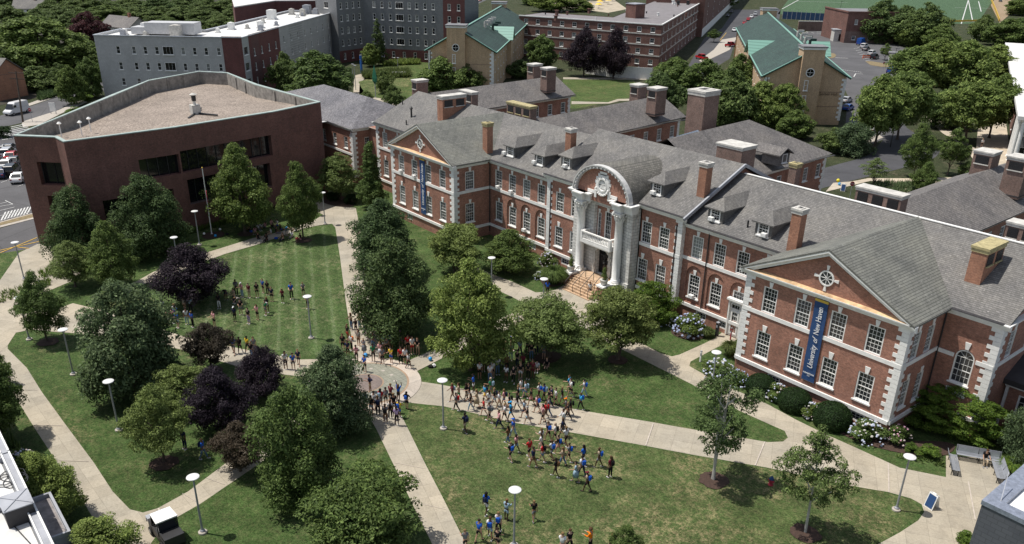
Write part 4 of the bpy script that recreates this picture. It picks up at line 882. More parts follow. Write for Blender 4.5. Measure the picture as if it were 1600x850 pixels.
ic = Vector((-71, -17.5)); inner = [v2(p)+(ic-v2(p)).normalized()*(.55 if k not in (0,) else .6) for k, p in enumerate(mp)]
pi = MB()
for i in range(len(mp)):
    a, b = mp[i], mp[(i+1) % len(mp)]; c, d = inner[i], inner[(i+1) % len(mp)]
    pi.poly([(d.x, d.y, 11.9), (c.x, c.y, 11.9), (c.x, c.y, ZM), (d.x, d.y, ZM)][::-1][::-1])
    for t in (.33, .66): 
        if (v2(a)-v2(b)).length > 8: q = v2(c).lerp(v2(d), t); pi.box((q.x, q.y, 12.9), (.35, .35, 2.0))
pi.build('parapet_inside', PARC, MBH)
cp = MB()
for i in range(len(mp)):
    a, b, c, d = v2(mp[i]), v2(mp[(i+1) % len(mp)]), inner[i], inner[(i+1) % len(mp)]; o = (a-ic).normalized()*.06; o2 = (b-ic).normalized()*.06
    cp.prism([a+o, b+o2, d, c], ZM, ZM+.12)
cp.build('parapet_coping', plain('verdigris_metal', (.36, .43, .40), .5, 0, .2, 1), MBH)
gm, n, b_, L = nodes('roof_gravel'); pz = geopos(n); L.new(mix(n, 1, ramp(n, noise(n, 3.5, 6, .85, pz), [(.36, (.10, .08, .068)), (.5, (.25, .205, .17)), (.64, (.46, .39, .33))]), ramp(n, noise(n, .2, 4, .6, pz), [(.35, .82), (.65, 1.1)]), 'MULTIPLY'), b_.inputs['Base Color']); b_.inputs['Roughness'].default_value = 1
m = MB(); m.poly([(p.x, p.y, 13.0 if k in (0, 1, 2, 3, 4, 5) else 11.95) for k, p in enumerate(inner)]); m2 = bmesh.new(); m.build('gravel_roof', gm, MBH)
tr = MB(); 
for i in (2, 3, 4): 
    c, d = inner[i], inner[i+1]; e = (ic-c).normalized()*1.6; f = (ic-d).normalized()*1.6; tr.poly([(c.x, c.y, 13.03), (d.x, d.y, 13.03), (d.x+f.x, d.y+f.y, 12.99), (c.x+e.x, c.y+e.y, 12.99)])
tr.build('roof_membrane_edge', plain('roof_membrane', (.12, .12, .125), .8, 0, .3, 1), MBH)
p = G(306, 178, 12.6); me_ = MB(); me_.box((p.x, p.y, 13.2), (1.2, 1.2, 1.5)); me_.tube((p.x, p.y, 13.9), (p.x, p.y, 15.4), .22); me_.lathe([(.5, 0), (.55, .12), (.2, .3)], (p.x, p.y, 15.3), 10)
me_.build('roof_exhaust', STONE, MBH); q2 = MB()
for a in (-.6, .5, 2.6): q2.bar((p.x, p.y, 12.75), (p.x+4*math.cos(a), p.y+4*math.sin(a), 12.75), .25, .2)
q2.box((p.x, p.y, 14.9), (.5, .5, .8)); q2.build('roof_duct', BLACK, MBH)
for px, py in ((95, 207), (141, 199), (127, 205)):
    p = G(px, py, 13.2); q2 = MB(); q2.tube((p.x, p.y, 12.6), (p.x, p.y, 14.4), .06); q2.lathe([(.12, 0), (.3, .15), (.12, .35)], (p.x, p.y, 14.2), 8); q2.build('roof_antenna', WHITE, MBH)
# ---- hip roofed link building
LB = wthing('hip_roof_building', (-70, 10, 0), 'brick link building under a purple grey hip roof right of the dark block', 'building')
m = MB(); hip(m, [(-91, 3.4), (-55.4, 3.4), (-55.4, 19.2), (-91, 19.2)], ((-79, 11.3), (-63.5, 11.3)), 9.0, 12.2)
m = MB(); e = 9.0; A, B, C_, D = (-91, 3.4, e), (-55.6, 3.6, e), (-55.6, 19.2, e), (-91, 19.2, e); P, Q = (-79, 11.3, 12.2), (-63.4, 11.3, 12.2)
m.poly([A, B, Q, P]); m.poly([B, C_, Q]); m.poly([C_, D, P, Q]); m.poly([D, A, P]); m.poly([D, C_, B, A]); m.build('roof', SLATEV, LB)
facade(LB, (-90.4, 4), (-56.2, 4), 0, 8.6, [5.4], 9, S_REAR, BRICK, 1.2, 1.9); facade(LB, (-56.2, 4), (-56.2, 18.6), 0, 8.6, [5.4], 3, S_REAR, BRICK, 1.2, 1.9)
c2 = MB(); cornice(c2, (-90.4, 4), (-55.9, 4), 8.45, .4, .5); c2.build('cornice', WHITE, LB); c2 = MB(); cornice(c2, (-56.2, 4), (-56.2, 18.6), 8.45, .4, .5); c2.build('cornice', WHITE, LB)
c2 = MB(); quoins(c2, -56.2, 4, 1, 8.3, -1, 1); c2.build('quoins', WHITE, LB); c2 = MB(); c2.box((-66, 3.96, 4.7), (19, .12, .35)); c2.build('belt_course', WHITE, LB)
c2 = MB(); c2.box((-63.7, 2.6, 8.9), (.35, 3.5, .12), .25); c2.build('roof_step_trim', WHITE, LB)
m = MB(); m.poly([(-72, 1.0, 8.5), (-64, 1.0, 8.5), (-64, 6, 9.6), (-72, 6, 9.6)]); m.build('lower_roof', SLATEV, LB); facade(LB, (-72, 1.4), (-64, 1.4), 0, 8.4, [], 1, None, DBRICK, 1, 1, 'lower_wall')
c2 = MB(); wall(c2, (-56.2, 7), (-51.9, 7), 0, 9, []); c2.poly([(-56.2, 6.6, 9), (-51.5, 6.6, 9), (-51.5, 18, 9.2), (-56.2, 18, 9.2)]); c2.build('link_wall', BRICK, LB)
# ---- grey residence hall (far left)
def clad_mat(name, c1, c2):
    m, n, b, L = nodes(name); p = geopos(n); s = N(n, 'ShaderNodeSeparateXYZ'); L.new(p, s.inputs[0]); c = N(n, 'ShaderNodeCombineXYZ')
    L.new(math_(n, 'ADD', s.outputs[0], s.outputs[1]), c.inputs[0]); L.new(s.outputs[2], c.inputs[1]); t = N(n, 'ShaderNodeTexBrick'); L.new(c.outputs[0], t.inputs['Vector'])
    t.inputs['Scale'].default_value = 1; t.inputs['Brick Width'].default_value = .6; t.inputs['Row Height'].default_value = .3; t.inputs['Mortar Size'].default_value = .02
    t.inputs['Color1'].default_value = (*c1, 1); t.inputs['Color2'].default_value = (*c2, 1); t.inputs['Mortar'].default_value = (*(Vector(c1)*.7), 1)
    L.new(mix(n, 1, t.outputs['Color'], ramp(n, noise(n, .3, 5, .7, p), [(.3, .88), (.7, 1.1)]), 'MULTIPLY'), b.inputs['Base Color']); b.inputs['Roughness'].default_value = .7; return m
GREYC = clad_mat('grey_cladding', (.47, .465, .46), (.42, .415, .41)); DGREYC = clad_mat('dark_grey_cladding', (.20, .205, .212), (.17, .175, .182)); REDC = brick_mat('oxblood_brick', (.17, .055, .048), (.12, .04, .038), (.14, .08, .075), stain=.2)
WROOF = plain('white_membrane_roof', (.66, .65, .63), .8, 0, .18, .5); GROOF = plain('grey_membrane_roof', (.19, .19, .2), .9, 0, .25, .5)
S_G = sash('window', .95, 1.75, 1, 2, fw=.1, rail=True); S_GW = sash('wide_window', 2.6, 1.9, 3, 1, fw=.1, rail=False); KIDS[S_GW.root][0].data.materials.clear(); KIDS[S_GW.root][0].data.materials.append(DGLASS)
panel = MB(); panel.box((0, -.03, -.65), (1.0, .08, .95)); PN = panel.build('vent_panel', plain('vent_grey', (.17, .17, .18), .8)); kid(S_G.root, PN)
GH = wthing('grey_residence_hall', (-120, 10, 0), 'long grey clad residence hall with oxblood brick corner and cluttered white roof', 'building')
ZG = 14.5; a, c = G(146, 55, ZG), G(377, 59, ZG); e = G(525, 18, ZG); d1 = (c-a).normalized(); d2 = (e-c).normalized()
b1 = a+(c-a)*.865; rows = [10.4, 6.75, 3.1]
La = (b1-a).length
def upx(P, d, px, z):     # distance along a facade at a photo column
    best = min(((abs(proj((P.x+d.x*t, P.y+d.y*t, z))[0]-px), t) for t in [k*.25 for k in range(400)]), key=lambda q: q[0]); return best[1]
usA = [upx(a, d1, x, 11) for x in (185, 209, 227, 245, 286, 304, 323, 342)]; usA = [u for u in usA if u < La-.6]
facade(GH, a, b1, 0, ZG, rows, 0, S_G, GREYC, .95, 1.75, us=usA); uw = upx(a, d1, 264, 11)
for z in rows[:2]:
    p = a+d1*uw; n1 = Vector((d1.y, -d1.x, 0)); S_GW.put((p.x+n1.x*.16, p.y+n1.y*.16, z), math.atan2(d1.y, d1.x), 1, GH)
facade(GH, b1, c, 0, ZG+.25, [], 0, None, REDC, 1, 1); L2 = (e-c).length; u1 = upx(c, d2, 389, 12); u2 = upx(c, d2, 437, 12)
facade(GH, c, c+d2*u1, 0, ZG, [10.4, 6.75, 3.1], 0, S_GW, GREYC, 2.4, 1.9, us=[u1*.5]); 
facade(GH, c+d2*u1, c+d2*u2, 0, ZG+.25, [9.6, 6.2, 2.8], 0, S_G, REDC, .95, 1.75, us=[u1*0+(u2-u1)*t for t in (.15, .38, .62, .85)])
facade(GH, c+d2*u2, e, 0, ZG, [10.4, 6.75, 3.1], 9, S_G, GREYC, .95, 1.75); n1 = Vector((-d1.y, d1.x, 0)); n2 = Vector((-d2.y, d2.x, 0))
a2 = a+n1*15; e2 = e+n2*15; q = (c-a); inn = c-d1*15+d2*15
facade(GH, a2, a, 0, ZG, [9.5, 5.6, 1.8], 1, S_GW, WHITE, 2.4, 1.9); facade(GH, e, e2, 0, ZG, [], 1, None, GREYC, 1, 1); facade(GH, e2, inn, 0, ZG, [], 1, None, GREYC, 1, 1); facade(GH, inn, a2, 0, ZG, [], 1, None, GREYC, 1, 1)
m = MB(); m.poly([(p.x, p.y, ZG-.5) for p in (a, c, inn, a2)]); m.poly([(p.x, p.y, ZG-.5) for p in (c, e, e2, inn)]); m.build('roof', WROOF, GH)
m = MB()
for p, q in ((a, c), (c, e), (e, e2), (e2, inn), (inn, a2), (a2, a)): m.bar((p.x, p.y, ZG+.05), (q.x, q.y, ZG+.05), .45, .18)
m.build('parapet_coping', plain('aluminium_coping', (.5, .52, .56), .4), GH)
random.seed(5)
pm = MB(); pc = a+d1*16+n1*8; pm.box((pc.x, pc.y, ZG+1.2), (12, 5, 2.6), math.atan2(d1.y, d1.x)); pc2 = a+d1*9+n1*8; pm.box((pc2.x, pc2.y, ZG+.6), (5, 4.5, 1.6), math.atan2(d1.y, d1.x)); pm.build('roof_penthouse', plain('pale_metal', (.5, .5, .51), .5, 0, .15), GH)
for k in range(26):
    t = random.random(); base = (a+d1*(4+20*t)+n1*(3+random.random()*9)) if k % 3 == 0 else (c+d2*(4+(L2-8)*random.random())+n2*(3+random.random()*9)); w_ = random.choice((.8, 1.1, 1.5, 2.4)); m = MB()
    m.box((base.x, base.y, ZG-.3+.5*w_), (w_, w_*.9, w_), math.atan2(d2.y, d2.x)); m.box((base.x, base.y, ZG-.35), (w_+.5, w_+.4, .2), math.atan2(d2.y, d2.x)); m.lathe([(w_*.3, 0), (w_*.34, .1), (.1, .2)], (base.x, base.y, ZG-.3+w_), 10); m.build('rooftop_unit', random.choice((GREYTRIM, WHITE, STONE)), GH)
# ---- charcoal residence hall in the middle distance
CH = wthing('charcoal_residence_hall', (-175, 90, 0), 'charcoal and oxblood residence hall facing the rear courtyard, its roof out of the picture', 'building')
A, B, C_ = G(532, 99), G(572, 92.5), G(727, 101); ZC = 20.2; d = (C_-B).normalized(); Lr = (C_-B).length; ur = upx(B, d, 693, 9); rws = [5.0, 8.65, 12.3, 15.9]; nn = Vector((-d.y, d.x, 0))
S_C = sash('window', 1.0, 1.9, 1, 2, fw=.11); pn2 = MB(); pn2.box((0, -.03, -.65), (1.0, .08, .9)); kid(S_C.root, pn2.build('vent_panel', plain('vent_dark', (.09, .09, .1), .8)))
usl = [upx(B, d, x, 10) for x in (586, 598, 611, 613+0, 640, 652, 665, 678)]; usl = sorted(set(usl)); usl = [u for i, u in enumerate(usl) if i == 0 or u-usl[i-1] > 1.5]; usl = [u for u in usl if 1 < u < ur-1]
facade(CH, B, B+d*ur, 3.6, ZC, rws, 0, S_C, DGREYC, 1.0, 1.9, us=usl); uw = upx(B, d, 626, 10)
for z in rws: p = B+d*uw; S_GW.put((p.x-nn.x*.16, p.y-nn.y*.16, z), math.atan2(d.y, d.x), 1, CH)
facade(CH, B, B+d*ur, 0, 3.6, [1.0], 7, S_C, REDC, 1.0, 1.9, name='base_wall'); facade(CH, B+d*ur, C_, 0, ZC, [5, 8.65, 12.3, 15.9], 2, S_C, REDC, 1.0, 1.9, name='oxblood_wall')
facade(CH, A, B, 3.6, ZC, rws, 4, S_C, DGREYC, 1.0, 1.9); facade(CH, A, B, 0, 3.6, [1.0], 3, S_C, REDC, 1.0, 1.9, name='base_wall')
A2 = A+(A-B).normalized()*6+Vector((0, 0, 0)); A3 = G(500, 92); facade(CH, A3, A, 0, ZC, rws, 1, S_GW, DGREYC, 2.6, 1.9)
Cn = C_+nn*14; Bn = B+nn*14; An = A3+nn*14-d*12; facade(CH, C_, Cn, 0, ZC, [], 1, None, DGREYC, 1, 1); m = MB(); m.poly([(p.x, p.y, ZC-.3) for p in (A3, A, B, C_, Cn, An)]); m.build('roof', WROOF, CH)
# ---- oxblood wing behind the grey hall
OW = wthing('oxblood_hall_wing', (-200, 60, 0), 'low oxblood brick wing with white roof behind the grey hall rooftop', 'building')
zo = 15.5; P = [G(366, 12, zo), G(430, 2, zo), G(545, 1, zo), G(545, -14, zo), G(362, -2, zo)]; m = MB(); m.prism([v2(p) for p in P], 0, zo); m.build('wall', REDC, OW); m = MB(); m.prism([v2(p) for p in P], zo+.01, zo+.3); m.build('roof', WROOF, OW)
m = MB(); p = G(372, 14, zo-2); m.box((p.x, p.y, zo-2), (1.4, 1.4, 2.6)); m.build('window', WHITE, OW)
# ---- red brick apartment slab
AP = wthing('brick_apartment_block', (-150, 150, 0), 'flat roofed red brick dormitory with pale string courses behind two dark purple trees', 'building')
za = 13.0; A, B, C_ = G(811, 24, za), G(1034, 39, za), G(1097, 3, za); rows = [10.6, 7.4, 4.2, 1.0]; nA = int((B-A).length/4.4)
S_A = sash('window', 1.5, 1.5, 2, 2, fw=.12); facade(AP, A, B, 0, za, rows, nA, S_A, ABRICK, 1.5, 1.5); facade(AP, B, C_, 0, za, rows, 11, S_A, ABRICK, 1.5, 1.5); nb = (B-A).normalized(); nb = Vector((-nb.y, nb.x, 0))
D = C_-(B-A).normalized()*18; E = A+nb*16; F = C_+(A-B).normalized()*20; m = MB(); 
I = B-(B-A).normalized()*20+(C_-B).normalized()*16
pl_ = [A, B, C_, F, I, E]; m.poly([(p.x, p.y, za-.12) for p in (A, B, I, E)]); m.poly([(p.x, p.y, za-.12) for p in (B, C_, F, I)]); m.build('roof', plain('tar_roof', (.2, .185, .19), .9, 0, .2, .4), AP)
m = MB(); wall(m, C_, F, 0, za, []); wall(m, F, I, 0, za, []); wall(m, I, E, 0, za, []); wall(m, E, A, 0, za, []); m.build('rear_wall', ABRICK, AP)
for p, q in ((A, B), (B, C_)):
    m = MB(); m.bar((p.x, p.y, za+.02), (q.x, q.y, za+.02), .4, .3); m.build('roof_edge', WHITE, AP)
    for z in (10.1, 6.9, 3.7): dd_ = (q-p).normalized(); o_ = Vector((dd_.y, -dd_.x, 0))*.04; m = MB(); m.bar((p.x+o_.x, p.y+o_.y, z), (q.x+o_.x, q.y+o_.y, z), .1, .34); m.build('string_course', STONE, AP)
random.seed(9)
m = MB(); p = G(992, 27, za); m.box((p.x, p.y, za+2.0), (4.5, 4.5, 4.4)); m.build('stair_tower', ABRICK, AP); m = MB(); m.box((p.x, p.y, za+4.3), (4.8, 4.8, .25)); m.build('stair_tower_cap', GREYTRIM, AP)
for k in range(22):
    x = random.uniform(835, 1085); y = random.uniform(20, 33) if x < 960 else random.uniform(6, 26); p = G(x, y, za); m = MB(); r = random.choice((.3, .5, .8)); m.box((p.x, p.y, za+r*.8), (r, r, r*1.8)); m.box((p.x, p.y, za+r*1.8), (r*1.5, r*1.5, .15)); m.build('roof_vent', random.choice((ABRICK, WHITE, BLACK)), AP)
A2, B2, C2 = G(1096, 58), G(1133, 22), G(1175, -22); AP2 = wthing('brick_tower_block', (-200, 240, 0), 'taller red brick block with a white ground storey beyond the dormitory', 'building')
A0 = A2+(C_-F).normalized()*-26; facade(AP2, A0, A2, 0, 17, [3.5, 7, 10.5, 13.5], 2, S_A, ABRICK, 1.5, 1.5); facade(AP2, A2, C2, 3.2, 17, [4.6, 7.8, 11, 14.2], 14, S_A, ABRICK, 1.5, 1.5); facade(AP2, A2, C2, 0, 3.2, [], 1, None, WHITE, 1, 1, 'white_base')
m = MB(); dd_ = (C2-A2).normalized(); q = Vector((-dd_.y, dd_.x, 0))*20; m.poly([(p.x, p.y, 16.9) for p in (A2, C2, C2+q, A2+q)]); m.build('roof', GROOF, AP2); wb = MB(); wall(wb, A2+q, A2, 0, 17, []); wb.build('end_wall', ABRICK, AP2)
# low white hoarding in front of the dormitory
HD = wthing('white_hoarding', (-115, 135, 0), 'long white site hoarding at the foot of the red brick dormitory', 'fence'); m = MB(); a, b, c = G(915, 115), G(960, 121), G(1018, 124)
for p, q in ((a, b), (b, c)): m.bar((p.x, p.y, 1.6), (q.x, q.y, 1.6), .15, 3.2)
m.build('panel', WHITE, HD); m = MB()
for k in range(6): p = a.lerp(c, k/5); m.bar((p.x, p.y, 0), (p.x, p.y, 3.4), .2)
m.build('post', GREYTRIM, HD)
# ---- tan halls with green roofs
S_T = sash('window', .95, 1.7, 1, 2, fw=.1); S_TT = sash('slim_window', .9, 2.2, 2, 4, fw=.14); KIDS[S_TT.root][0].data.materials.clear(); KIDS[S_TT.root][0].data.materials.append(DGLASS)
def tan_hall(name, label, AL, AR, far, ze, zr, text_=None, twx=.55, side_n=14, leftside=False):
    """AL, AR: eave corners of the end wall facing the viewer, far: direction point for the long side"""
    T = wthing(name, (AL.x, AL.y, 0), label, 'building'); e = (AR-AL); e.z = 0; W = e.length; ex = e.normalized(); lg = far-AR; lg.z = 0; Lg = lg.length; ly = lg.normalized()
    
    P = lambda u, v, z=0: Vector((AL.x+ex.x*u+ly.x*v, AL.y+ex.y*u+ly.y*v, z))
    rows = [z for z in (ze-2.4, ze-5.4, ze-8.4) if z > .3]
    facade(T, P(.4, 0), P(W-.4, 0), 0, ze, [], 0, None, TBRICK, 1, 1, 'end_wall'); m = MB(); m.poly([P(.4, 0, ze), P(W-.4, 0, ze), P(W/2, 0, zr-.3)]); m.poly([P(W-.4, Lg, ze), P(.4, Lg, ze), P(W/2, Lg, zr-.3)]); wall(m, P(W, Lg), P(0, Lg), 0, ze, []); m.build('gable_wall', TBRICK, T)
    facade(T, P(W-.4, 0), P(W-.4, Lg), 0, ze, rows, side_n, S_T, TBRICK, .95, 1.7, 'side_wall'); facade(T, P(.4, Lg), P(.4, 0), 0, ze, rows if leftside else [], side_n, S_T if leftside else None, TBRICK, .95, 1.7, 'side_wall')
    th = .35; m = MB(); k = MB()
    for s0, s1 in ((W+.5, W/2), (-.5, W/2)):
        a, b, c, d = P(s0, -.5, ze-.1), P(s0, Lg+.5, ze-.1), P(s1, Lg+.5, zr), P(s1, -.5, zr); q = Vector((0, 0, -th)); f = [a, b, c, d] if s0 > 0 else [d, c, b, a]; m.poly(f); m.poly([p+q for p in f[::-1]])
        for i in range(4): m.poly([f[i]+q, f[(i+1) % 4]+q, f[(i+1) % 4], f[i]])
        k.bar(a+Vector((0, 0, .02)), b+Vector((0, 0, .02)), .3, .16); k.bar(a, d, .3, .16)
    k.bar(P(W/2, -.5, zr+.05), P(W/2, Lg+.5, zr+.05), .5, .16); m.build('roof', GREENR, T); k.build('green_metal_edge', SEAM, T)
    tw = 4.6; u0 = W*twx-tw/2                                # projecting stair tower
    for v in (-1.4, Lg-2.6):
        m = MB(); c = P(W*twx, v+2, 0); m.box((c.x, c.y, (zr+.6)/2), (tw, 4, zr+.6), math.atan2(ex.y, ex.x)); m.build('stair_tower', TBRICK, T)
        m = MB(); m.box((c.x, c.y, zr+.75), (tw+.4, 4.4, .45), math.atan2(ex.y, ex.x)); m.build('tower_coping', WHITE, T); m = MB(); m.box((c.x, c.y, zr+1.08), (tw+.7, 4.7, .25), math.atan2(ex.y, ex.x)); m.build('tower_cap', GROOF, T)
    ra = math.atan2(ex.y, ex.x); nn = -ly; c = P(W*twx, -1.42, zr-4.2)
    om = MB()
    for q in range(20):
        a0, a1 = 2*math.pi*q/20, 2*math.pi*(q+1)/20; om.extr([c+ex*(r*math.cos(a))+Vector((0, 0, r*math.sin(a))) for r, a in ((.95, a0), (.95, a1), (.78, a1), (.78, a0))], (0, 0, 0), nn*.12)
    om.bar(c-ex*.8, c+ex*.8, .08); om.bar(c-Vector((0, 0, .8)), c+Vector((0, 0, .8)), .08); o = om.build('oculus', WHITE, T)
    g = MB(); g.poly([c+nn*.03+ex*(.8*math.cos(2*math.pi*q/20))+Vector((0, 0, .8*math.sin(2*math.pi*q/20))) for q in range(20)]); g.build('oculus_pane', DGLASS, T)
    for z in (zr-8.0, zr-11.2, zr-14.4):
        if z > .5:
            p = P(W*twx-.5, -1.46, z)
            S_TT.put((p.x, p.y, z), ra, 1, T)
    for (cu, cv, su, sv) in ((.4, 0, 1, 1), (W-.4, 0, -1, 1)):
        n = int((ze-1)/.5); q = MB()
        for i in range(n):
            a, b = (1.0, .6) if i % 2 else (.6, 1.0); c = P(cu+su*(a/2-.06), cv+(b/2-.06), 1+.5*i+.25); q.box(tuple(c), (a, b, .47), ra)
        q.build('quoins', WHITE, T)
    dp = MB(); p = P(.9, -.12, 0); dp.tube(p+Vector((0, 0, .5)), p+Vector((0, 0, ze-.3)), .07); dp.build('downpipe', DARKG, T)
    # cross gable
    v0 = Lg*.36; ww = 5.2
    for s in ((1,) if not leftside else (1, -1)):
        uo = W-.4 if s > 0 else .4; sg = s; m = MB(); a, b = P(uo+sg*1.3, v0-ww/2), P(uo+sg*1.3, v0+ww/2)
        if s < 0: a, b = b, a
        wall(m, a, b, 0, ze+.2, []); md = (a+b)/2; m.poly([Vector((a.x, a.y, ze+.2)), Vector((b.x, b.y, ze+.2)), Vector((md.x, md.y, ze+3.0))]); wall(m, P(uo, v0-ww/2), a, 0, ze, []) if s > 0 else wall(m, b, P(uo, v0-ww/2), 0, ze, []); wall(m, b, P(uo, v0+ww/2), 0, ze, []) if s > 0 else None; m.build('cross_gable_wall', TBRICK, T)
        m = MB(); gable(m, v2(P(uo+sg*1.8, v0)), v2(P(W/2, v0)), ww/2+.5, ze, ze+3.3); m.build('cross_gable_roof', SEAM, T)
    random.seed(3); 
    for q_ in range(5): p = P(W*(.66+.1*(q_ % 2)), Lg*(.28+.035*q_), 0); z = zr-(.16+.1*(q_ % 2))*W*(zr-ze)/(W/2)*.9; m = MB(); m.tube((p.x, p.y, z-.3), (p.x, p.y, z+1.4), .35); m.bar((p.x, p.y, z+1.4), (p.x+1.2, p.y+.9, z+1.4), .6); m.build('roof_duct', GREENR if q_ % 2 else STONE, T)
    for z in (ze-3.2, ze-6.3):
        m = MB(); m.bar(P(.5, -.03, z), P(W-.5, -.03, z), .06, .07); m.build('string_line', BROWNB, T)
    if text_:
        c = P(W*twx+2.7, -.06, ze-3.9); mt = Matrix.Translation(c-T.location) @ Matrix(((ex.x, 0, ly.x*-1, 0), (ex.y, 0, ly.y*-1, 0), (0, 1, 0, 0), (0, 0, 0, 1))); text('lettering', text_, .85, plain('dark_letters', (.12, .08, .05), .8), mt, T)
    return T
tan_hall('tan_residence_hall', 'tan brick hall with green hipped roof edges left of the red dormitory', G(667, 78, 10.5), G(773.4, 81, 10.5), G(824.5, 34, 10.5), 10.5, 15.6, twx=.44, side_n=14)
TRH = tan_hall('tan_residence_hall', 'tan brick hall with green roof and wall lettering beside the rear car park', G(1193.4, 118, 10.3), G(1325.9, 121, 10.3), G(1325.9, 121, 10.3)+(G(1152, 43, 10.3)-G(1193.4, 118, 10.3)), 10.3, 15.5, 'Gerber Hall', twx=.53, side_n=16, leftside=True)
# ---- white roofed building with columns, right edge
WB = wthing('white_roof_building', (0, 150, 0), 'white flat roofed brick building with tall white columns at the right edge', 'building'); zw = 9.0
A, B = G(1570, 69, zw), G(1590, 186, zw); rt = Vector((B.y-A.y, -(B.x-A.x), 0)).normalized()*-1; rt = Vector((.92, .39, 0)); m = MB(); m.prism([v2(p) for p in (A, B, B+rt*40, A+rt*40)], zw-.1, zw+.5); m.build('roof', WROOF, WB)
A1, B1 = A+rt*3+(B-A).normalized()*2, B+rt*1.2+(A-B).normalized()*9; facade(WB, A1, B1, 0, zw-.1, [1, 5], 12, S_REAR, ABRICK, 1.2, 1.9); facade(WB, B1, B1+rt*36, 0, zw-.1, [.6, 4.6], 10, S_GW, DGREYC, 2.6, 1.9, 'glass_front')
for k in range(7):
    p = B+rt*(1.2+4.4*k)+(A-B).normalized()*.8; m = MB(); m.lathe([(.5, 0), (.5, .3), (.36, .4), (.33, zw-.5), (.5, zw-.3), (.5, zw-.1)], (p.x, p.y, 0), 14); m.build('column', WHITE, WB, smooth=False)
    if k < 3: p = B+(A-B).normalized()*(4+4*k)+rt*.8; m = MB(); m.lathe([(.5, 0), (.33, .4), (.33, zw-.5), (.5, zw-.1)], (p.x, p.y, 0), 14); m.build('column', WHITE, WB)
# ---- brick house by the field
TB = wthing('brick_field_house', (-125, 280, 0), 'brick building with stone ground floor and grey roof beside the playing field', 'building'); A, B = G(1318, 67), G(1395, 68); nn = (B-A).normalized(); up_ = Vector((-nn.y, nn.x, 0))
facade(TB, A, B, 0, 4.4, [1.2], 3, S_A, BROWNB, 1.5, 1.5, 'stone_base'); facade(TB, A, B, 4.4, 11.5, [7.0], 3, S_REAR, ABRICK, 1.2, 1.9); facade(TB, A+up_*26, A, 0, 11.5, [], 1, None, ABRICK, 1, 1, 'side_wall'); m = MB(); m.poly([(p.x, p.y, 11.3) for p in (A, B, B+up_*26, A+up_*26)]); m.build('roof', GROOF, TB)
m = MB(); m.bar(A+Vector((0, 0, 11.7)), B+Vector((0, 0, 11.7)), .5, .5); m.bar(A+Vector((0, 0, 11.7)), A+up_*26+Vector((0, 0, 11.7)), .5, .5); m.build('parapet', ABRICK, TB)
# ---- white roofed building bottom left, slate clad building bottom right
BL = wthing('white_roof_annexe', (8, -66, 0), 'low building with bright white membrane roof and dark roof hatch at bottom left', 'building')
m = MB(); m.prism([(-22, -57.7), (27, -57.5), (27, -85), (-22, -85)], 0, 7.4); m.build('wall', DGREYC, BL); m = MB(); m.prism([(-21.5, -58.2), (26.5, -58), (26.5, -85), (-21.5, -85)], 7.41, 7.45); m.build('roof', WROOF, BL)
for k, (x0, x1) in enumerate(((-22, 10.6), (10.75, 16.0), (16.15, 27))):
    for dy, w_, z in ((0, .1, 8.02), (-.42, .08, 8.0), (-.21, .5, 7.7)): m = MB(); m.bar((x0, -57.5+dy, z), (x1, -57.5+dy, z), w_, .12 if w_ < .3 else .5); m.build('parapet_rail', GREYTRIM if w_ > .3 else WHITE, BL)
for x in (10.7, 16.1): m = MB(); m.bar((x, -57.6, 7.6), (x, -60.6, 7.6), .12, .3); m.build('roof_joint', GREYTRIM, BL)
hx = G(28, 795, 8.0); m = MB(); m.box((hx.x, hx.y, 8.0), (1.6, 1.4, 1.1)); m.build('roof_hatch', DARKG, BL); m = MB(); c = Vector((hx.x, hx.y, 8.56)); m.box(tuple(c), (1.72, 1.52, .06)); m.bar(c+Vector((-.8, -.7, .05)), c+Vector((.8, .7, .05)), .05); m.bar(c+Vector((-.8, .7, .05)), c+Vector((.8, -.7, .05)), .05); m.build('hatch_lid', GREYTRIM, BL)
cb = MB(); random.seed(2)
prev = None; cc = G(18, 745, 7.5)
for k in range(60):
    a = k*.42; r = .55+.3*math.sin(k*.7); p = Vector((cc.x+r*math.cos(a)*1.3+.006*k, cc.y+r*math.sin(a), 7.5)); 
    if prev: cb.bar(prev, p, .035)
    prev = p
cb.build('cable_coil', BLACK, BL); cb = MB(); p, q = G(0, 798, 7.5), G(48, 850, 7.5); cb.bar(p, q, .05); cb.build('roof_cable', BLACK, BL)
m = MB(); m.box((14.2, -58.9+1.2, 3.9-1.9), (5.2, 2.2, 3.6)) if 0 else None
m.prism([(9.6, -57.4), (14.7, -57.4), (14.7, -55.8), (9.6, -55.8)], 0, 3.3); m.build('side_annexe', GREYTRIM, BL)
m = MB(); m.prism([(9.85, -57.4), (14.45, -57.4), (14.45, -56.0), (9.85, -56.0)], 3.31, 3.34); m.build('side_annexe_roof', plain('pinkish_roof', (.26, .235, .23), .8, 0, .5, 1.5), BL)
m = MB()
for p, q in (((9.6, -55.88), (14.7, -55.88)), ((9.68, -57.4), (9.68, -55.97)), ((14.62, -57.4), (14.62, -55.97))): m.bar((p[0], p[1], 3.45), (q[0], q[1], 3.45), .16, .34)
m.build('side_annexe_parapet', GREYTRIM, BL)
BR2 = wthing('slate_clad_building', (55, -8, 0), 'grey slate clad corner building with bright white roof at bottom right', 'building'); ZB = 8.0; k0 = G(1534, 788, ZB); kx, ky = k0.x, k0.y
m = MB(); m.prism([(kx, ky), (kx+22, ky-.2), (kx+22, ky+24), (kx-.15, ky+24)], 0, ZB); m.build('wall', clad_mat('slate_cladding', (.10, .105, .12), (.085, .09, .105)), BR2)
m = MB(); cpm = plain('galvanised_coping', (.28, .31, .38), .45, .3, .35, 5)
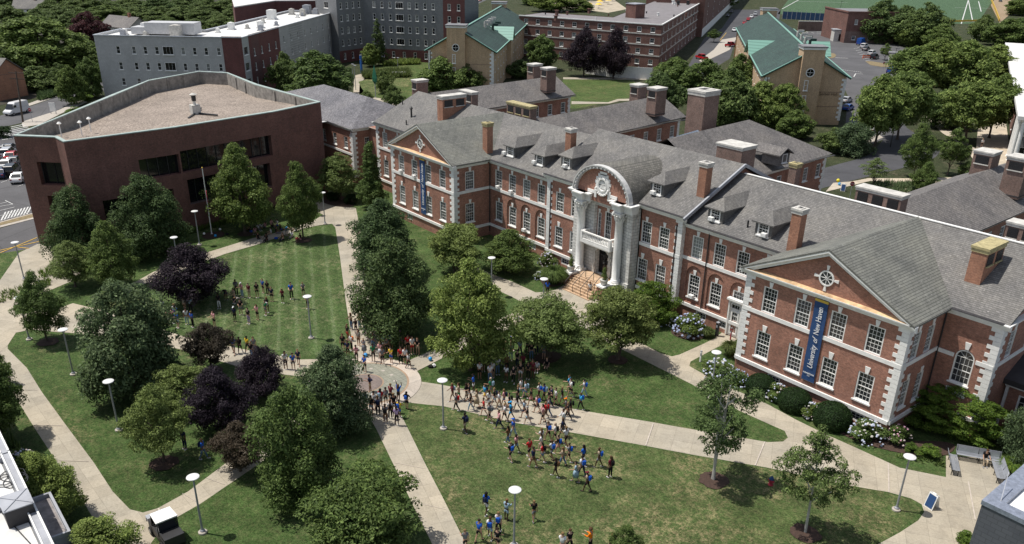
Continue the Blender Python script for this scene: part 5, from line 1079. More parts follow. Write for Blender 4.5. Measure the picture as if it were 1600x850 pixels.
m.prism([(kx-.05, ky-.05), (kx+22, ky-.25), (kx+22, ky+.6), (kx+.95, ky+.75)], ZB+.004, ZB+.3); m.prism([(kx-.05, ky-.05), (kx+.95, ky+.75), (kx+.8, ky+24), (kx-.2, ky+24)], ZB+.004, ZB+.3); m.build('coping', cpm, BR2)
m = MB(); m.prism([(kx+.95, ky+.75), (kx+21, ky+.75), (kx+21, ky+23), (kx+.9, ky+23)], ZB+.004, ZB+.05); m.build('roof', plain('bright_membrane', (.8, .79, .77), .8, 0, .04, .4), BR2)
m = MB(); p = G(1562, 789, ZB+.1); m.box((p.x, p.y, ZB+.15), (.6, .4, .12)); m.bar((p.x, p.y, ZB+.2), (p.x-.5, p.y+1.6, ZB+1.4), .04); m.build('lightning_rod', GREYTRIM, BR2)
m = MB(); m.box((kx+1.3, ky-.02, 3.9), (1.2, .12, 1.4)); m.build('window', DGLASS, BR2); m = MB()
for z in (3.15, 4.65): m.box((kx+1.3, ky-.05, z), (1.4, .14, .1))
for x in (.65, 1.3, 1.95): m.box((kx+x, ky-.05, 3.9), (.08, .14, 1.4))
m.build('window_frame', GREYTRIM, BR2)
# ---- far houses among the trees
def house(px, py, w_, d_, h, rz, label, wm, rm):
    p = G(px, py); t = thing('house', (p.x, p.y, 0), label, 'house', None, rz); m = MB(); m.box((0, 0, h/2), (w_, d_, h)); m.poly([(-w_/2, -d_/2, h), (-w_/2, d_/2, h), (-w_/2, 0, h+d_*.35)]); m.poly([(w_/2, -d_/2, h), (w_/2, 0, h+d_*.35), (w_/2, d_/2, h)]); m.build('wall', wm, t)
    m = MB(); gable(m, (-w_/2-.5, 0), (w_/2+.5, 0), d_/2+.6, h-.2, h+d_*.37); m.build('roof', rm, t); m = MB(); m.box((w_*.2, 0, h+d_*.4), (.9, .9, 1.8)); m.build('chimney', CHBRICK, t)
    for x in (-.3, 0, .3):
        for z in (1.2, h-2): mm = MB(); mm.box((w_*x, -d_/2-.03, z+.7), (1.1, .1, 1.5)); o = mm.build('window_frame', WHITE, t); g = MB(); g.box((w_*x, -d_/2-.07, z+.7), (.85, .06, 1.2)); q = g.build('pane', DGLASS, t); q.parent = o
house(-2, 152, 9, 9, 6, R(35), 'brick and white gabled house at the left edge behind the utility pole', CHBRICK, SLATE)
house(200, 62, 16, 9, 5, R(20), 'low grey roofed house hidden behind the grey residence hall', STONE, SLATEB); house(52, 30, 12, 9, 5, R(60), 'pale roofed house glimpsed between far trees at top left', WHITE, SLATE)
# shelter and gatehouse by the rear car park
def shelter(px, py, label):
    p = G(px, py); t = thing('shelter', (p.x, p.y, 0), label, 'shelter', None, R(25)); m = MB(); m.box((0, 0, 3.2), (7.5, 5, .35)); m.build('roof', GROOF, t)
    for x in (-3.2, 3.2):
        for y in (-2, 2): q = MB(); q.tube((x, y, 0), (x, y, 3.1), .12); q.build('post', WHITE, t)
    m = MB(); m.box((1, 1.9, 1.4), (4, .2, 2.8)); m.build('wall', TBRICK, t)
shelter(1404, 98, 'small grey roofed shelter on white posts by the rear car park')
def gatehouse():
    p = G(1309, 64); t = thing('gatehouse', (p.x, p.y, 0), 'small pale gatehouse attached to the brick field building', 'kiosk', None, R(45)); m = MB(); m.box((0, 0, 2.2), (5, 5, 4.4)); m.build('wall', STONE, t); m = MB(); m.box((0, 0, 4.5), (5.6, 5.6, .3)); m.build('roof', GREYTRIM, t); m = MB(); m.box((0, -2.55, 1.6), (1.2, .1, 2.6)); m.build('door', DGLASS, t)
gatehouse()
FN = wthing('field_fence', (-150, 300, 0), 'long blue screened fence along the near side of the playing field', 'fence'); a, b = G(1222, 30), G(1317, 35); m = MB(); m.bar((a.x, a.y, 2), (b.x, b.y, 2), .1, 3.6); m.build('screen', plain('blue_screen', (.02, .06, .14), .8), FN)
for k in range(14): p = a.lerp(b, k/13); m = MB(); m.tube((p.x, p.y, 0), (p.x, p.y, 4.6), .12); m.build('post', GREYTRIM, FN)
RW = wthing('retaining_wall', (-150, 290, 0), 'weathered stone retaining wall below the blue field fence', 'wall'); a, b = G(1246, 48), G(1318, 49); m = MB(); m.bar((a.x, a.y, 2), (b.x, b.y, 2), .8, 4); m.build('stonework', BROWNB, RW); m = MB(); m.bar((a.x, a.y, 4.1), (b.x, b.y, 4.1), 1, .3); m.build('coping', STONE, RW)
# ================================================================== TREES AND PLANTS
def leaf_mat(name, dark, light, tip=None, trans=.34):
    if tip is None and 'box' not in name: dark, light = Vector(dark)*1.15, Vector(light)*1.18
    m, n, b, L = nodes(name); g = N(n, 'ShaderNodeNewGeometry'); oi = N(n, 'ShaderNodeObjectInfo')
    c = ramp(n, g.outputs['Random Per Island'], [(.05, dark), (.75, light), (1, tip or Vector(light)*1.35)])
    c = mix(n, 1, c, ramp(n, noise(n, 1.1, 3, .7, g.outputs['Position']), [(.3, .68), (.7, 1.28)]), 'MULTIPLY')
    c = mix(n, 1, c, ramp(n, oi.outputs['Random'], [(0, (.84, .88, .9)), (1, (1.16, 1.1, 1.0))]), 'MULTIPLY')
    L.new(c, b.inputs['Base Color']); b.inputs['Roughness'].default_value = .6; b.inputs['Specular IOR Level'].default_value = .16
    t = N(n, 'ShaderNodeBsdfTranslucent'); L.new(c, t.inputs['Color']); ms = N(n, 'ShaderNodeMixShader'); ms.inputs[0].default_value = trans
    L.new(b.outputs[0], ms.inputs[1]); L.new(t.outputs[0], ms.inputs[2]); L.new(ms.outputs[0], n.nodes['Material Output'].inputs['Surface']); MATS[name] = m; return m
LM_BR = 1.0
LM = dict(dark=leaf_mat('leaves_dark', (.028, .052, .018), (.092, .134, .05)), mid=leaf_mat('leaves_mid', (.042, .072, .018), (.125, .175, .05)), light=leaf_mat('leaves_light', (.062, .10, .022), (.18, .235, .068)),
          olive=leaf_mat('leaves_olive', (.058, .088, .022), (.165, .215, .072)), plum=leaf_mat('leaves_plum', (.014, .010, .016), (.042, .03, .042), (.075, .055, .07)), farg=leaf_mat('leaves_far', (.040, .066, .02), (.125, .175, .058)), olivem=leaf_mat('leaves_olive_green', (.052, .078, .02), (.15, .19, .066)), brown=leaf_mat('leaves_brown', (.035, .03, .02), (.085, .068, .05), (.12, .10, .08)),
          maroon=leaf_mat('leaves_maroon', (.03, .010, .012), (.085, .028, .03)), blue=leaf_mat('leaves_bluegreen', (.036, .062, .028), (.11, .155, .075)), bright=leaf_mat('leaves_bright', (.04, .085, .012), (.11, .17, .03)), box=leaf_mat('leaves_box', (.014, .034, .01), (.03, .06, .018)),
          reed=leaf_mat('leaves_reed', (.05, .075, .02), (.12, .15, .05)))
BARK = plain('bark', (.10, .075, .058), .95, 0, .4, 4); BIRCHB = plain('birch_bark', (.46, .44, .40), .8, 0, .4, 6)
PROF = {'round': lambda t: (math.sin(math.pi*min(1, (t*.95+.05)**.78)))**.7, 'oval': lambda t: (math.sin(math.pi*min(1, (t*.97+.03)**.62)))**.7, 'cone': lambda t: (1-t)**.75*(.35+.65*min(1, t*6)),
        'spread': lambda t: min(1, .72+.5*t)*math.sqrt(max(0, 1-t**3.2)), 'column': lambda t: min(1, t*5+.3)*(1-t**2.6)**.6, 'weep': lambda t: (1-.25*t)*math.sqrt(max(0, 1-t**4))}
CROWNS = {}
def crown_mesh(key, shape, nclump, nleaf, leaf, flat=.62, seed=1, rc=(.17, .3), hollow=.45, droop=0.0, mat=None, low=0.0, asp=1.0):
    """crown in a unit frame: radius 1, height 0..1; asp = true height / true radius, so that leaves stay leaf shaped"""
    rs = np.random.RandomState(seed); C_ = []; fn0 = PROF[shape]; ph = rs.uniform(0, 6.28, 6); rough = .17
    while len(C_) < nclump:
        t = rs.uniform(low, 1); a = rs.uniform(0, 2*math.pi); wob = 1+rough*(math.sin(2*a+ph[0]+3*t)+.8*math.sin(3*a+ph[1]-7*t)+.7*math.sin(5*a+ph[2]+11*t)+.6*math.sin(9*t+ph[3])); fn = lambda q: fn0(q)*max(.45, wob)*.93; rr = fn(t)*math.sqrt(rs.uniform(hollow**2, 1))*.86
        if rs.uniform() > .25+fn(t)*.75: continue
        C_.append((rr*math.cos(a), rr*math.sin(a), t*(1+.1*(wob-1)), rs.uniform(*rc)*(0.75+.4*fn(t)), rs.uniform(.6, 1.3)))
    C_ = np.array(C_); wgt = C_[:, 3]**2; idx = rs.choice(len(C_), nleaf, p=wgt/wgt.sum()); c = C_[idx]
    d = rs.normal(size=(nleaf, 3)); d /= np.linalg.norm(d, axis=1)[:, None]; d[:, 2] = np.where(rs.uniform(size=nleaf) < .72, np.abs(d[:, 2]), d[:, 2])
    rad = c[:, 3]*rs.uniform(.55, 1.12, nleaf)**.6
    pos = np.empty((nleaf, 3)); pos[:, 0] = c[:, 0]+d[:, 0]*rad; pos[:, 1] = c[:, 1]+d[:, 1]*rad; pos[:, 2] = c[:, 2]*asp+d[:, 2]*rad*flat-droop*(rad/c[:, 3])*c[:, 3]*rs.uniform(0, 1, nleaf)
    nrm = d*.8+rs.normal(size=(nleaf, 3))*.42+np.array([0, 0, .55]); nrm /= np.linalg.norm(nrm, axis=1)[:, None]
    tx = np.cross(nrm, rs.normal(size=(nleaf, 3))); tx /= np.linalg.norm(tx, axis=1)[:, None]; ty = np.cross(nrm, tx)
    s = leaf*rs.uniform(.6, 1.35, nleaf)[:, None]
    V = np.stack([pos-tx*s, pos-ty*s*.5, pos+tx*s, pos+ty*s*.5], 1); V[:, 1] -= nrm*s*.12; V[:, 3] -= nrm*s*.12; V = V.reshape(-1, 3); V[:, 2] /= asp; V[:, 2] = np.maximum(V[:, 2], low-.14)
    me = bpy.data.meshes.new('crown'); me.vertices.add(len(V)); me.vertices.foreach_set('co', V.ravel()); me.loops.add(nleaf*4); me.loops.foreach_set('vertex_index', np.arange(nleaf*4, dtype=np.int32))
    me.polygons.add(nleaf); me.polygons.foreach_set('loop_start', np.arange(0, nleaf*4, 4, dtype=np.int32)); me.polygons.foreach_set('loop_total', np.full(nleaf, 4, dtype=np.int32)); me.update(calc_edges=True)
    if mat: me.materials.append(mat)
    me['c'] = [float(x) for x in C_[:10].ravel()]; CROWNS[key] = me; return me
def trunk_mesh(mat, seed=1, nb=7, multi=1, forkz=.3, crown0=.3):
    """unit trunk: height 0..1 of the tree, radius scaled with crown radius; limbs spread into the crown"""
    rs = random.Random(seed); m = MB()
    for k in range(multi):
        a0 = 2*math.pi*k/multi+rs.random(); off = .0 if multi == 1 else .03; lean = .0 if multi == 1 else .22
        p = Vector((off*math.cos(a0), off*math.sin(a0), 0)); r = .052 if multi == 1 else .034; top = .78; steps = 5; pts = [p]
        m.tube(p+Vector((0, 0, -.01)), p+Vector((0, 0, .03)), r*1.9, r*1.1, 7)
        for s in range(steps):
            z = top*(s+1)/steps; q = Vector((p.x+lean*math.cos(a0)*z/top*(1.0)+rs.uniform(-.03, .03), lean*math.sin(a0)*z/top+p.y+rs.uniform(-.03, .03), z)); m.tube(pts[-1], q, r*(1-.8*s/steps), r*(1-.8*(s+1)/steps), 7, False); pts.append(q)
        for b in range(nb):
            i = rs.randint(1, 3); q = pts[i]; a = rs.random()*6.28; L = rs.uniform(.35, .75); e = q+Vector((L*math.cos(a), L*math.sin(a), rs.uniform(.12, .3))); mid = (q+e)/2+Vector((0, 0, .03)); m.tube(q, mid, r*.42, r*.26, 5, False); m.tube(mid, e, r*.26, r*.08, 5, False)
    o = m.build('trunk', mat); me = o.data; bpy.data.objects.remove(o); return me
SPEC = {  # shape, clumps, leaves, leaf size, flat, hollow, droop, leaf material, trunk kind, crown base fraction, asp
    'maple': ('oval', 230, 36000, .027, .8, .4, 0, 'dark', 't', .04, 1.8), 'maple2': ('oval', 190, 34000, .028, .8, .4, 0, 'blue', 't', .05, 1.6), 'mid': ('oval', 170, 28000, .029, .75, .4, 0, 'mid', 't', .13, 1.8),
    'light': ('oval', 190, 34000, .028, .75, .4, 0, 'light', 't', .10, 1.8), 'dwood': ('spread', 190, 26000, .027, .3, .3, .08, 'olive', 'm', .34, .9), 'maplem': ('oval', 230, 36000, .027, .8, .4, 0, 'mid', 't', .04, 1.7), 'dwoodd': ('spread', 180, 30000, .026, .4, .3, 0, 'mid', 'm', .15, 1.0), 'dwoodg': ('spread', 180, 28000, .028, .34, .3, 0, 'olivem', 'm', .30, 1.0),
    'olive': ('round', 120, 17000, .029, .5, .3, 0, 'olive', 't', .2, 1.5), 'plum': ('round', 180, 28000, .028, .8, .45, 0, 'plum', 't', .10, 1.4), 'brown': ('round', 150, 21000, .03, .6, .35, 0, 'brown', 't', .2, 1.2),
    'maroon': ('round', 130, 18000, .038, .7, .5, 0, 'maroon', 't', .15, 1.5), 'birch': ('oval', 50, 11000, .031, .75, .15, .45, 'farg', 'b', .33, 1.8), 'cone': ('cone', 170, 20000, .036, .55, .4, .1, 'dark', 't', .04, 3.4),
    'conem': ('cone', 170, 22000, .036, .6, .4, 0, 'mid', 't', .04, 2.4), 'small': ('oval', 90, 12000, .04, .7, .35, 0, 'mid', 't', .3, 1.7), 'smalldark': ('round', 80, 11000, .045, .8, .45, 0, 'farg', 't', .05, 1.5), 'feather': ('oval', 60, 5500, .038, .5, .2, .1, 'olive', 'm', .38, 1.6),
    'weep': ('weep', 120, 22000, .03, .9, .45, .9, 'blue', 't', .12, 1.1), 'far': ('round', 150, 17000, .045, .75, .45, 0, 'farg', 't', .04, 1.5), 'farl': ('round', 160, 18000, .043, .75, .45, 0, 'light', 't', .08, 1.5), 'farh': ('round', 170, 20000, .040, .7, .4, 0, 'light', 't', .26, 1.3), 'farm': ('oval', 150, 17000, .045, .75, .45, 0, 'mid', 't', .06, 1.6),
    'bushy': ('round', 150, 24000, .028, .55, .35, 0, 'bright', 'm', .04, 1.2), 'columng': ('column', 80, 9000, .055, .6, .4, 0, 'mid', 't', .05, 3.2), 'dead': ('round', 30, 1500, .03, .5, .3, 0, 'brown', 'm', .3, 1.4)}
def birch_trunk(seed, twin):
    rs = random.Random(seed); m = MB()
    for k in range(2 if twin else 1):
        p = Vector((.05*k, 0, 0)); lean = Vector(((-.16 if k else .1) if twin else .03, .05, 0)); q = p
        for i in range(6): nq = p+lean*((i+1)/6)*1.6+Vector((rs.uniform(-.015, .015), 0, .9*(i+1)/6)); m.tube(q, nq, .05*(1-.14*i), .05*(1-.14*(i+1)), 8, False); q = nq
        for b in range(9):
            z = rs.uniform(.35, .7); s0 = p+lean*1.6*z+Vector((0, 0, .9*z)); a = rs.random()*6.28; L = rs.uniform(.3, .6); m.tube(s0, s0+Vector((L*math.cos(a), L*math.sin(a), rs.uniform(.1, .2))), .014, .005, 5, False)
    o = m.build('trunk', BIRCHB); me = o.data; bpy.data.objects.remove(o); return me
TRK = {'t': [trunk_mesh(BARK, s) for s in (1, 2)], 'm': [trunk_mesh(BARK, s, 4, 4) for s in (3, 4)], 'b': [birch_trunk(5, False), birch_trunk(6, True)]}
TN = [0]
def tree(px, py, ty, wpx, kind, label, name='tree', group=None, cat='tree', cx=None, zf=None, by_world=None):
    """base pixel (px,py), pixel row of the crown top, crown width in pixels"""
    sp = SPEC[kind]; TN[0] += 1; k = TN[0] % 2; key = (kind, k)
    if key not in CROWNS: crown_mesh(key, sp[0], int(sp[1]*1.7), sp[2], sp[3], sp[4], 11+7*k+len(CROWNS), (.10, .20), sp[5], sp[6], LM[sp[7]], 0.0, sp[10])
    p = G(px, py); H = zat(p.x, p.y, ty+wpx*.06); dist = (p+Vector((0, 0, H/2))-CLOC).dot(CFW); Rw = wpx/2*dist/CF; H = max(H, Rw*.8, 1.0)
    t = thing(name, (p.x, p.y, 0), label, cat, group); zb = sp[9]*H; rz = random.random()*6.28
    c = bpy.data.objects.new('crown', CROWNS[key]); COL.objects.link(c); c.parent = t; c.location = (0, 0, zb); c.rotation_euler.z = rz; c.scale = (Rw*1.02, Rw*1.02*random.uniform(.95, 1.06), (H-zb)*.97)
    tr_ = bpy.data.objects.new('trunk', TRK[sp[8]][k]); COL.objects.link(tr_); tr_.parent = t; tr_.rotation_euler.z = rz
    tr_.scale = (max(Rw, 1.6)*.8, max(Rw, 1.6)*.8, H)
    return t
def mulch_ring(px, py, r, sx=1.0):
    p = G(px, py); m = MB(); n = 22; r *= .66; rr = [r*random.uniform(.9, 1.08) for _ in range(n)]
    m.poly([(rr[k]*math.cos(2*math.pi*k/n), rr[k]*math.sin(2*math.pi*k/n), 0) for k in range(n)]); o = m.build('mulch_ring', MULCH); o.location = (p.x, p.y, .066); tag(o, None, None, None, 'structure')
random.seed(21)
QT = [
 (214, 612, 430, 172, 'maple2', 'largest dark tree on the left lawn, its crown reaching over the cross path'), (74, 533, 421, 78, 'mid', 'small tree in a mulch ring at the tip of the far left lawn'),
 (118, 448, 372, 82, 'olive', 'pale airy multi stemmed tree beside the modern block front bed'), (130, 412, 284, 98, 'maple', 'dark tree against the left corner of the dark brick block'),
 (182, 450, 342, 84, 'mid', 'mid green tree just in front of two dark trees by the modern block'), (243, 400, 264, 112, 'maple', 'dark silvery tree in the middle of the modern block front'),
 (383, 364, 219, 108, 'mid', 'tall green tree shading seated people beside the flagpole'), (474, 374, 249, 68, 'mid', 'narrow tree at the corner of the mown lawn beside the seated people'),
 (532, 312, 234, 84, 'olive', 'loose olive tree in front of the link building corner'), (582, 326, 218, 64, 'conem', 'upright conical tree touching the far gabled end of the hall'),
 (600, 428, 305, 128, 'maple', 'dark maple by the long straight path, rear one of the pair'), (617, 525, 360, 142, 'maple', 'huge dark maple beside the plaza crowd, front one of the pair'),
 (735, 578, 396, 142, 'light', 'yellow green maple right of the huge dark maple'), (712, 430, 346, 108, 'dwood', 'flat topped pale dogwood behind the two dark maples'),
 (857, 558, 462, 148, 'dwood', 'wide pale dogwood shading the crowd near the entrance path'), (965, 562, 446, 128, 'dwoodg', 'multi stemmed spreading tree in front of the portico steps'),
 (795, 425, 354, 92, 'mid', 'dense dark magnolia against the hall left of the entrance'), (1016, 502, 436, 88, 'bushy', 'fresh green bushy tree against the hall right of the entrance'),
 (468, 772, 596, 158, 'maplem', 'big dark tree at the bottom, left of the straight lower path'), (525, 668, 535, 134, 'maple2', 'dark rounded tree covering the left half of the plaza'),
 (572, 862, 740, 222, 'dwoodd', 'broad spreading tree cut by the bottom edge beside the lower path'), (257, 722, 598, 104, 'olive', 'olive leafed small tree in a mulch ring on the left lawn'),
 (305, 474, 378, 110, 'plum', 'round purple plum standing alone on the mown lawn'), (331, 578, 500, 78, 'brown', 'brown leafed small tree beside the cross path'),
 (348, 672, 570, 104, 'plum', 'purple plum between the olive tree and the big bottom tree'), (412, 618, 538, 86, 'plum', 'purple plum touching the lower edge of the mown lawn'),
 (376, 736, 655, 88, 'brown', 'brown leafed tree leaning over the lower left path'), (282, 640, 566, 108, 'olive', 'olive tree between the largest left tree and a purple plum'), (302, 622, 556, 60, 'dead', 'sparse half dead tree with bare grey branches'),
 (4, 690, 540, 108, 'mid', 'green tree cut by the left edge above the white roof'), (80, 812, 702, 122, 'light', 'green tree between the bottom left roof and the path'), (168, 896, 806, 132, 'light', 'low green tree cut by the bottom edge near the utility truck'),
 (1115, 750, 562, 124, 'birch', 'white barked birch in a mulch ring beside the wide path'), (1258, 832, 663, 122, 'birch', 'white barked birch with twin stems on the right lawn'), (975, 885, 816, 52, 'small', 'small tree top peeping in at the bottom edge'),
 (1596, 716, 628, 88, 'weep', 'weeping tree at the right edge beside the porch'), (8, 600, 545, 30, 'small', 'small shrub tree at the far left edge above the roof')]
for q in QT: tree(q[0], q[1], q[2], q[3], q[4], q[5], 'birch_tree' if q[4] == 'birch' else 'tree')
for a in ((76, 535, 1.5), (257, 724, 1.6), (1115, 751, 1.7), (1258, 834, 1.6), (383, 366, 1.6), (474, 376, 1.7), (965, 563, 1.5), (331, 580, 1.5), (345, 366-0, .1)): mulch_ring(*a)
# rear garden, courtyard and car park trees
BT = [
 (448, 148, 78, 60, 'far', 'dark tree against the oxblood corner of the grey hall'), (498, 155, 74, 108, 'farm', 'large tree between the dark block roof and the courtyard'), (528, 150, 92, 64, 'far', 'tree at the courtyard end of the group above the hip roof'),
 (690, 146, 84, 84, 'farl', 'pale green tree behind the louvred chimneys'), (728, 145, 92, 66, 'farm', 'tree in front of the tan end wall left of the dormitory'), (592, 102, 24, 34, 'cone', 'tall narrow conifer before the charcoal hall'),
 (580, 104, 66, 30, 'farl', 'young pale tree at the foot of the tall conifer'), (602, 146, 108, 34, 'smalldark', 'small dark tree on the dry courtyard lawn'), (615, 168, 130, 36, 'smalldark', 'round tree beside the hall roof and courtyard path'), (573, 158, 140, 26, 'smalldark', 'low dark shrub tree beside the green drop shaped sign'),
 (846, 110, 50, 56, 'farm', 'tree between the tan hall and the dormitory'), (812, 122, 90, 44, 'far', 'low tree at the foot of the tan hall side wall'), (912, 120, 40, 60, 'plum', 'dark purple tree before the dormitory, left of the pair'), (958, 123, 41, 62, 'plum', 'dark purple tree before the dormitory, right of the pair'), (935, 112, 68, 30, 'farm', 'small green tree between two dark purple trees'),
 (1030, 182, 108, 76, 'far', 'dark tree behind the rear wing gable'), (1052, 150, 84, 84, 'farm', 'broad tree beside the dormitory corner'), (1098, 158, 88, 90, 'farm', 'tree behind the square brick stack'), (1136, 200, 100, 96, 'far', 'very dark tree right of the square brick stack'), (1150, 150, 82, 60, 'farm', 'tree touching the long tan side wall'),
 (1185, 200, 122, 84, 'farl', 'bright tree in front of the tan end wall corner'), (1222, 205, 128, 62, 'farl', 'bright tree below the slim tan tower windows'), (1240, 216, 168, 56, 'farm', 'low tree between the rear hip roof and the tan hall'), (1255, 94, 60, 1, 'small', ''),
 (1328, 240, 186, 84, 'weep', 'grey green weeping tree beside the loop road'), (1366, 230, 112, 100, 'farh', 'large bright tree at the bend of the loop road'), (1402, 218, 104, 92, 'farh', 'large bright tree overhanging the car park entrance'), (1300, 236, 196, 60, 'far', 'dark shrubby tree at the corner of the tan hall'),
 (1418, 150, 68, 88, 'farh', 'broad tree in the middle of the rear car park grove'), (1452, 150, 56, 86, 'farh', 'tree behind the two parked pale cars'), (1498, 152, 58, 104, 'farl', 'largest crown in the rear grove'), (1545, 148, 64, 92, 'farl', 'grove tree beside the white roof'),
 (1508, 222, 120, 98, 'farh', 'bright tree over the light walk'), (1545, 216, 112, 84, 'farh', 'bright tree touching the white roofed building'), (1476, 200, 132, 74, 'farm', 'tree beside the diagonal light path'),
 (1427, 276, 190, 52, 'mid', 'round tree beside the loop road with a blue tag'), (1480, 273, 196, 48, 'small', 'slim young tree on the rear verge'), (1441, 302, 250, 48, 'mid', 'bushy young tree above the brick louvred stack'), (1364, 290, 244, 52, 'feather', 'feathery multi stemmed tree beside the blue sandwich board'),
 (1508, 278, 250, 30, 'smalldark', 'small dark tree beside a rear chimney'), (1500, 256, 220, 22, 'plum', 'little purple leafed sapling on the rear verge'),
 (1372, 66, -6, 92, 'far', 'dark tree over the brick field building'), (1408, 66, 4, 76, 'far', 'dark tree right of the brick field building'), (1440, 72, 0, 76, 'far', 'grey green tree in the row before the playing field'), (1418, 72, 30, 48, 'farl', 'paler young tree before the dark field row'), (1466, 78, 34, 52, 'farl', 'pale tree at the end of the field row'),
 (1532, 64, 20, 42, 'far', 'dark tree at the corner of the playing field'), (1570, 72, 24, 74, 'farm', 'tree above the white roof at the right edge'), (1598, 66, 22, 60, 'farm', 'tree cut by the right edge above the white roof'), (1590, 24, -8, 50, 'farm', 'tree in the top right corner'), (1382, 94, 66, 22, 'small', 'thin young tree beside the shelter'),
 (1115, 66, 44, 22, 'small', 'young tree on the verge by the service road'), (1142, 14, -6, 24, 'small', 'tree in the far distance above the service road'), (862, 18, -4, 70, 'farl', 'pale tree beyond the dormitory roof left of the parasols'), (906, 18, 2, 46, 'farm', 'low tree beside the far parasols'), (836, 8, -10, 60, 'farm', 'far tree beyond the tan hall tower')]
for q in BT:
    if q[5]: tree(q[0], q[1], q[2], q[3], q[4], q[5])
# wooded slope at the top left
random.seed(4)
LT = [(72, 118, 18, 150, 'farl', 'big pale green tree on the wooded slope'), (30, 112, 40, 96, 'farm', 'tree at the left foot of the big pale tree'), (128, 118, 50, 84, 'farm', 'tree at the right foot of the big pale tree'), (144, 78, 14, 62, 'maroon', 'maroon leafed tree behind the grey residence hall'),
      (116, 163, 100, 46, 'farm', 'street tree left of the grey residence hall'), (146, 152, 86, 46, 'farm', 'street tree touching the end of the grey residence hall'), (20, 60, 4, 86, 'far', 'dark tree near the top left corner'), (2, 130, 62, 60, 'far', 'dark tree at the left edge behind the house'), (60, 142, 98, 70, 'far', 'shaded tree beside the street bank'), (98, 140, 96, 46, 'far', 'dark undergrowth tree beside the street')]
for q in LT: tree(*q)
rows_ = ((38, 8, 62), (24, -8, 66), (52, 24, 60)); lab = []
k = 0
for (yb, yt, w_) in rows_:
    for i in range(9 if yb != 52 else 5):
        x = (96+i*38+random.uniform(-8, 8)) if yb != 52 else (176+i*44+random.uniform(-6, 6))
        if yb == 38 and x > 372: continue
        lab.append((x, yb+random.uniform(-3, 3), yt+random.uniform(-5, 5), w_+random.uniform(-8, 10), random.choice(('far', 'far', 'farm'))))
OR_ = ['first', 'second', 'third', 'fourth', 'fifth', 'sixth', 'seventh', 'eighth', 'ninth']
for rn, sel in (('highest', lambda b: b < 14), ('middle', lambda b: 14 <= b < 33), ('third', lambda b: 33 <= b < 45), ('lowest', lambda b: b >= 45)):
    for i, (x, b, t_, w_, kd) in enumerate(q for q in sorted(lab) if sel(q[1])):
        tree(x, b, t_, w_, kd, f'dark tree in the {rn} row behind the grey hall, {OR_[i]} from left', group='belt of trees behind the grey residence hall')
for i, (x, b, t_, w_) in enumerate(((10, 26, -12, 70), (46, 14, -14, 60), (84, 34, -4, 66), (60, 48, 10, 58), (112, 52, 16, 50))): tree(x, b, t_, w_, 'far', ('top left corner tree of the dark wood', 'second tree of the dark wood along the top edge', 'third tree of the dark wood along the top edge', 'wood tree right above the big pale green tree', 'wood tree just left of the maroon leafed tree')[i], group='belt of trees at the top left')
# ---------------- shrubs, flowers, grasses
def bush_mesh(key, seed, n, leaf, mat, flat=.9, blobs=26, rc=(.25, .42)):
    return crown_mesh(key, 'round', blobs, n, leaf, flat, seed, rc, .3, 0, mat, 0.0, 1.5)
bush_mesh('hyd', 31, 4200, .075, LM['mid']); bush_mesh('shrub', 32, 4200, .07, LM['bright']); bush_mesh('dshrub', 33, 4200, .07, LM['box'])
def ball_mesh():
    rs = np.random.RandomState(5); n = 9000; d = rs.normal(size=(n, 3)); d /= np.linalg.norm(d, axis=1)[:, None]; pos = d*rs.uniform(.93, 1.02, n)[:, None]; pos = pos[pos[:, 2] > -.55]; n = len(pos)
    nr = pos+rs.normal(size=(n, 3))*.35; nr /= np.linalg.norm(nr, axis=1)[:, None]; tx = np.cross(nr, rs.normal(size=(n, 3))); tx /= np.linalg.norm(tx, axis=1)[:, None]; ty = np.cross(nr, tx); s = .045
    V = np.stack([pos-tx*s, pos-ty*s*.6, pos+tx*s, pos+ty*s*.6], 1).reshape(-1, 3); me = bpy.data.meshes.new('foliage'); me.from_pydata(V.tolist(), [], [tuple(range(4*i, 4*i+4)) for i in range(n)]); me.materials.append(LM['box']); return me
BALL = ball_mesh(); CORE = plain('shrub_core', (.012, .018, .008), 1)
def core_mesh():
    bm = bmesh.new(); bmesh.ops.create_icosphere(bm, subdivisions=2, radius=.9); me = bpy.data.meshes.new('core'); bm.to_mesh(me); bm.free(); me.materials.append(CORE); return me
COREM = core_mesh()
def bloom_mesh(cols, n, seed):
    rs = random.Random(seed); m = bmesh.new(); me = bpy.data.meshes.new('blooms')
    for k in range(n):
        z = rs.uniform(-.05, 1); a = rs.uniform(0, 6.28); r = math.sqrt(max(0, 1-z*z)); ret = bmesh.ops.create_icosphere(m, subdivisions=1, radius=rs.uniform(.05, .095)); mi = rs.randrange(len(cols))
        for v in ret['verts']: v.co = Vector((v.co.x*rs.uniform(.85, 1.15), v.co.y*rs.uniform(.85, 1.15), v.co.z*.75))+Vector((r*math.cos(a)*1.0, r*math.sin(a)*1.0, .12+z*.86))
        for v in ret['verts']:
            for f in v.link_faces: f.material_index = mi
    m.to_mesh(me); m.free()
    for c in cols: me.materials.append(c)
    return me
FB = [plain('bloom_blue', (.38, .43, .62), .8, 0, .3, 9), plain('bloom_pale', (.46, .50, .62), .8, 0, .2, 9), plain('bloom_white', (.55, .54, .48), .8, 0, .2, 9), plain('bloom_pink', (.66, .36, .44), .8, 0, .3, 9), plain('bloom_blush', (.55, .46, .44), .8, 0, .2, 9)]
BLM = {'blue': bloom_mesh([FB[0], FB[1], FB[0]], 85, 1), 'pale': bloom_mesh([FB[1], FB[2], FB[1]], 85, 2), 'pink': bloom_mesh([FB[3], FB[4]], 50, 3), 'blush': bloom_mesh([FB[4], FB[2], FB[1]], 80, 4)}
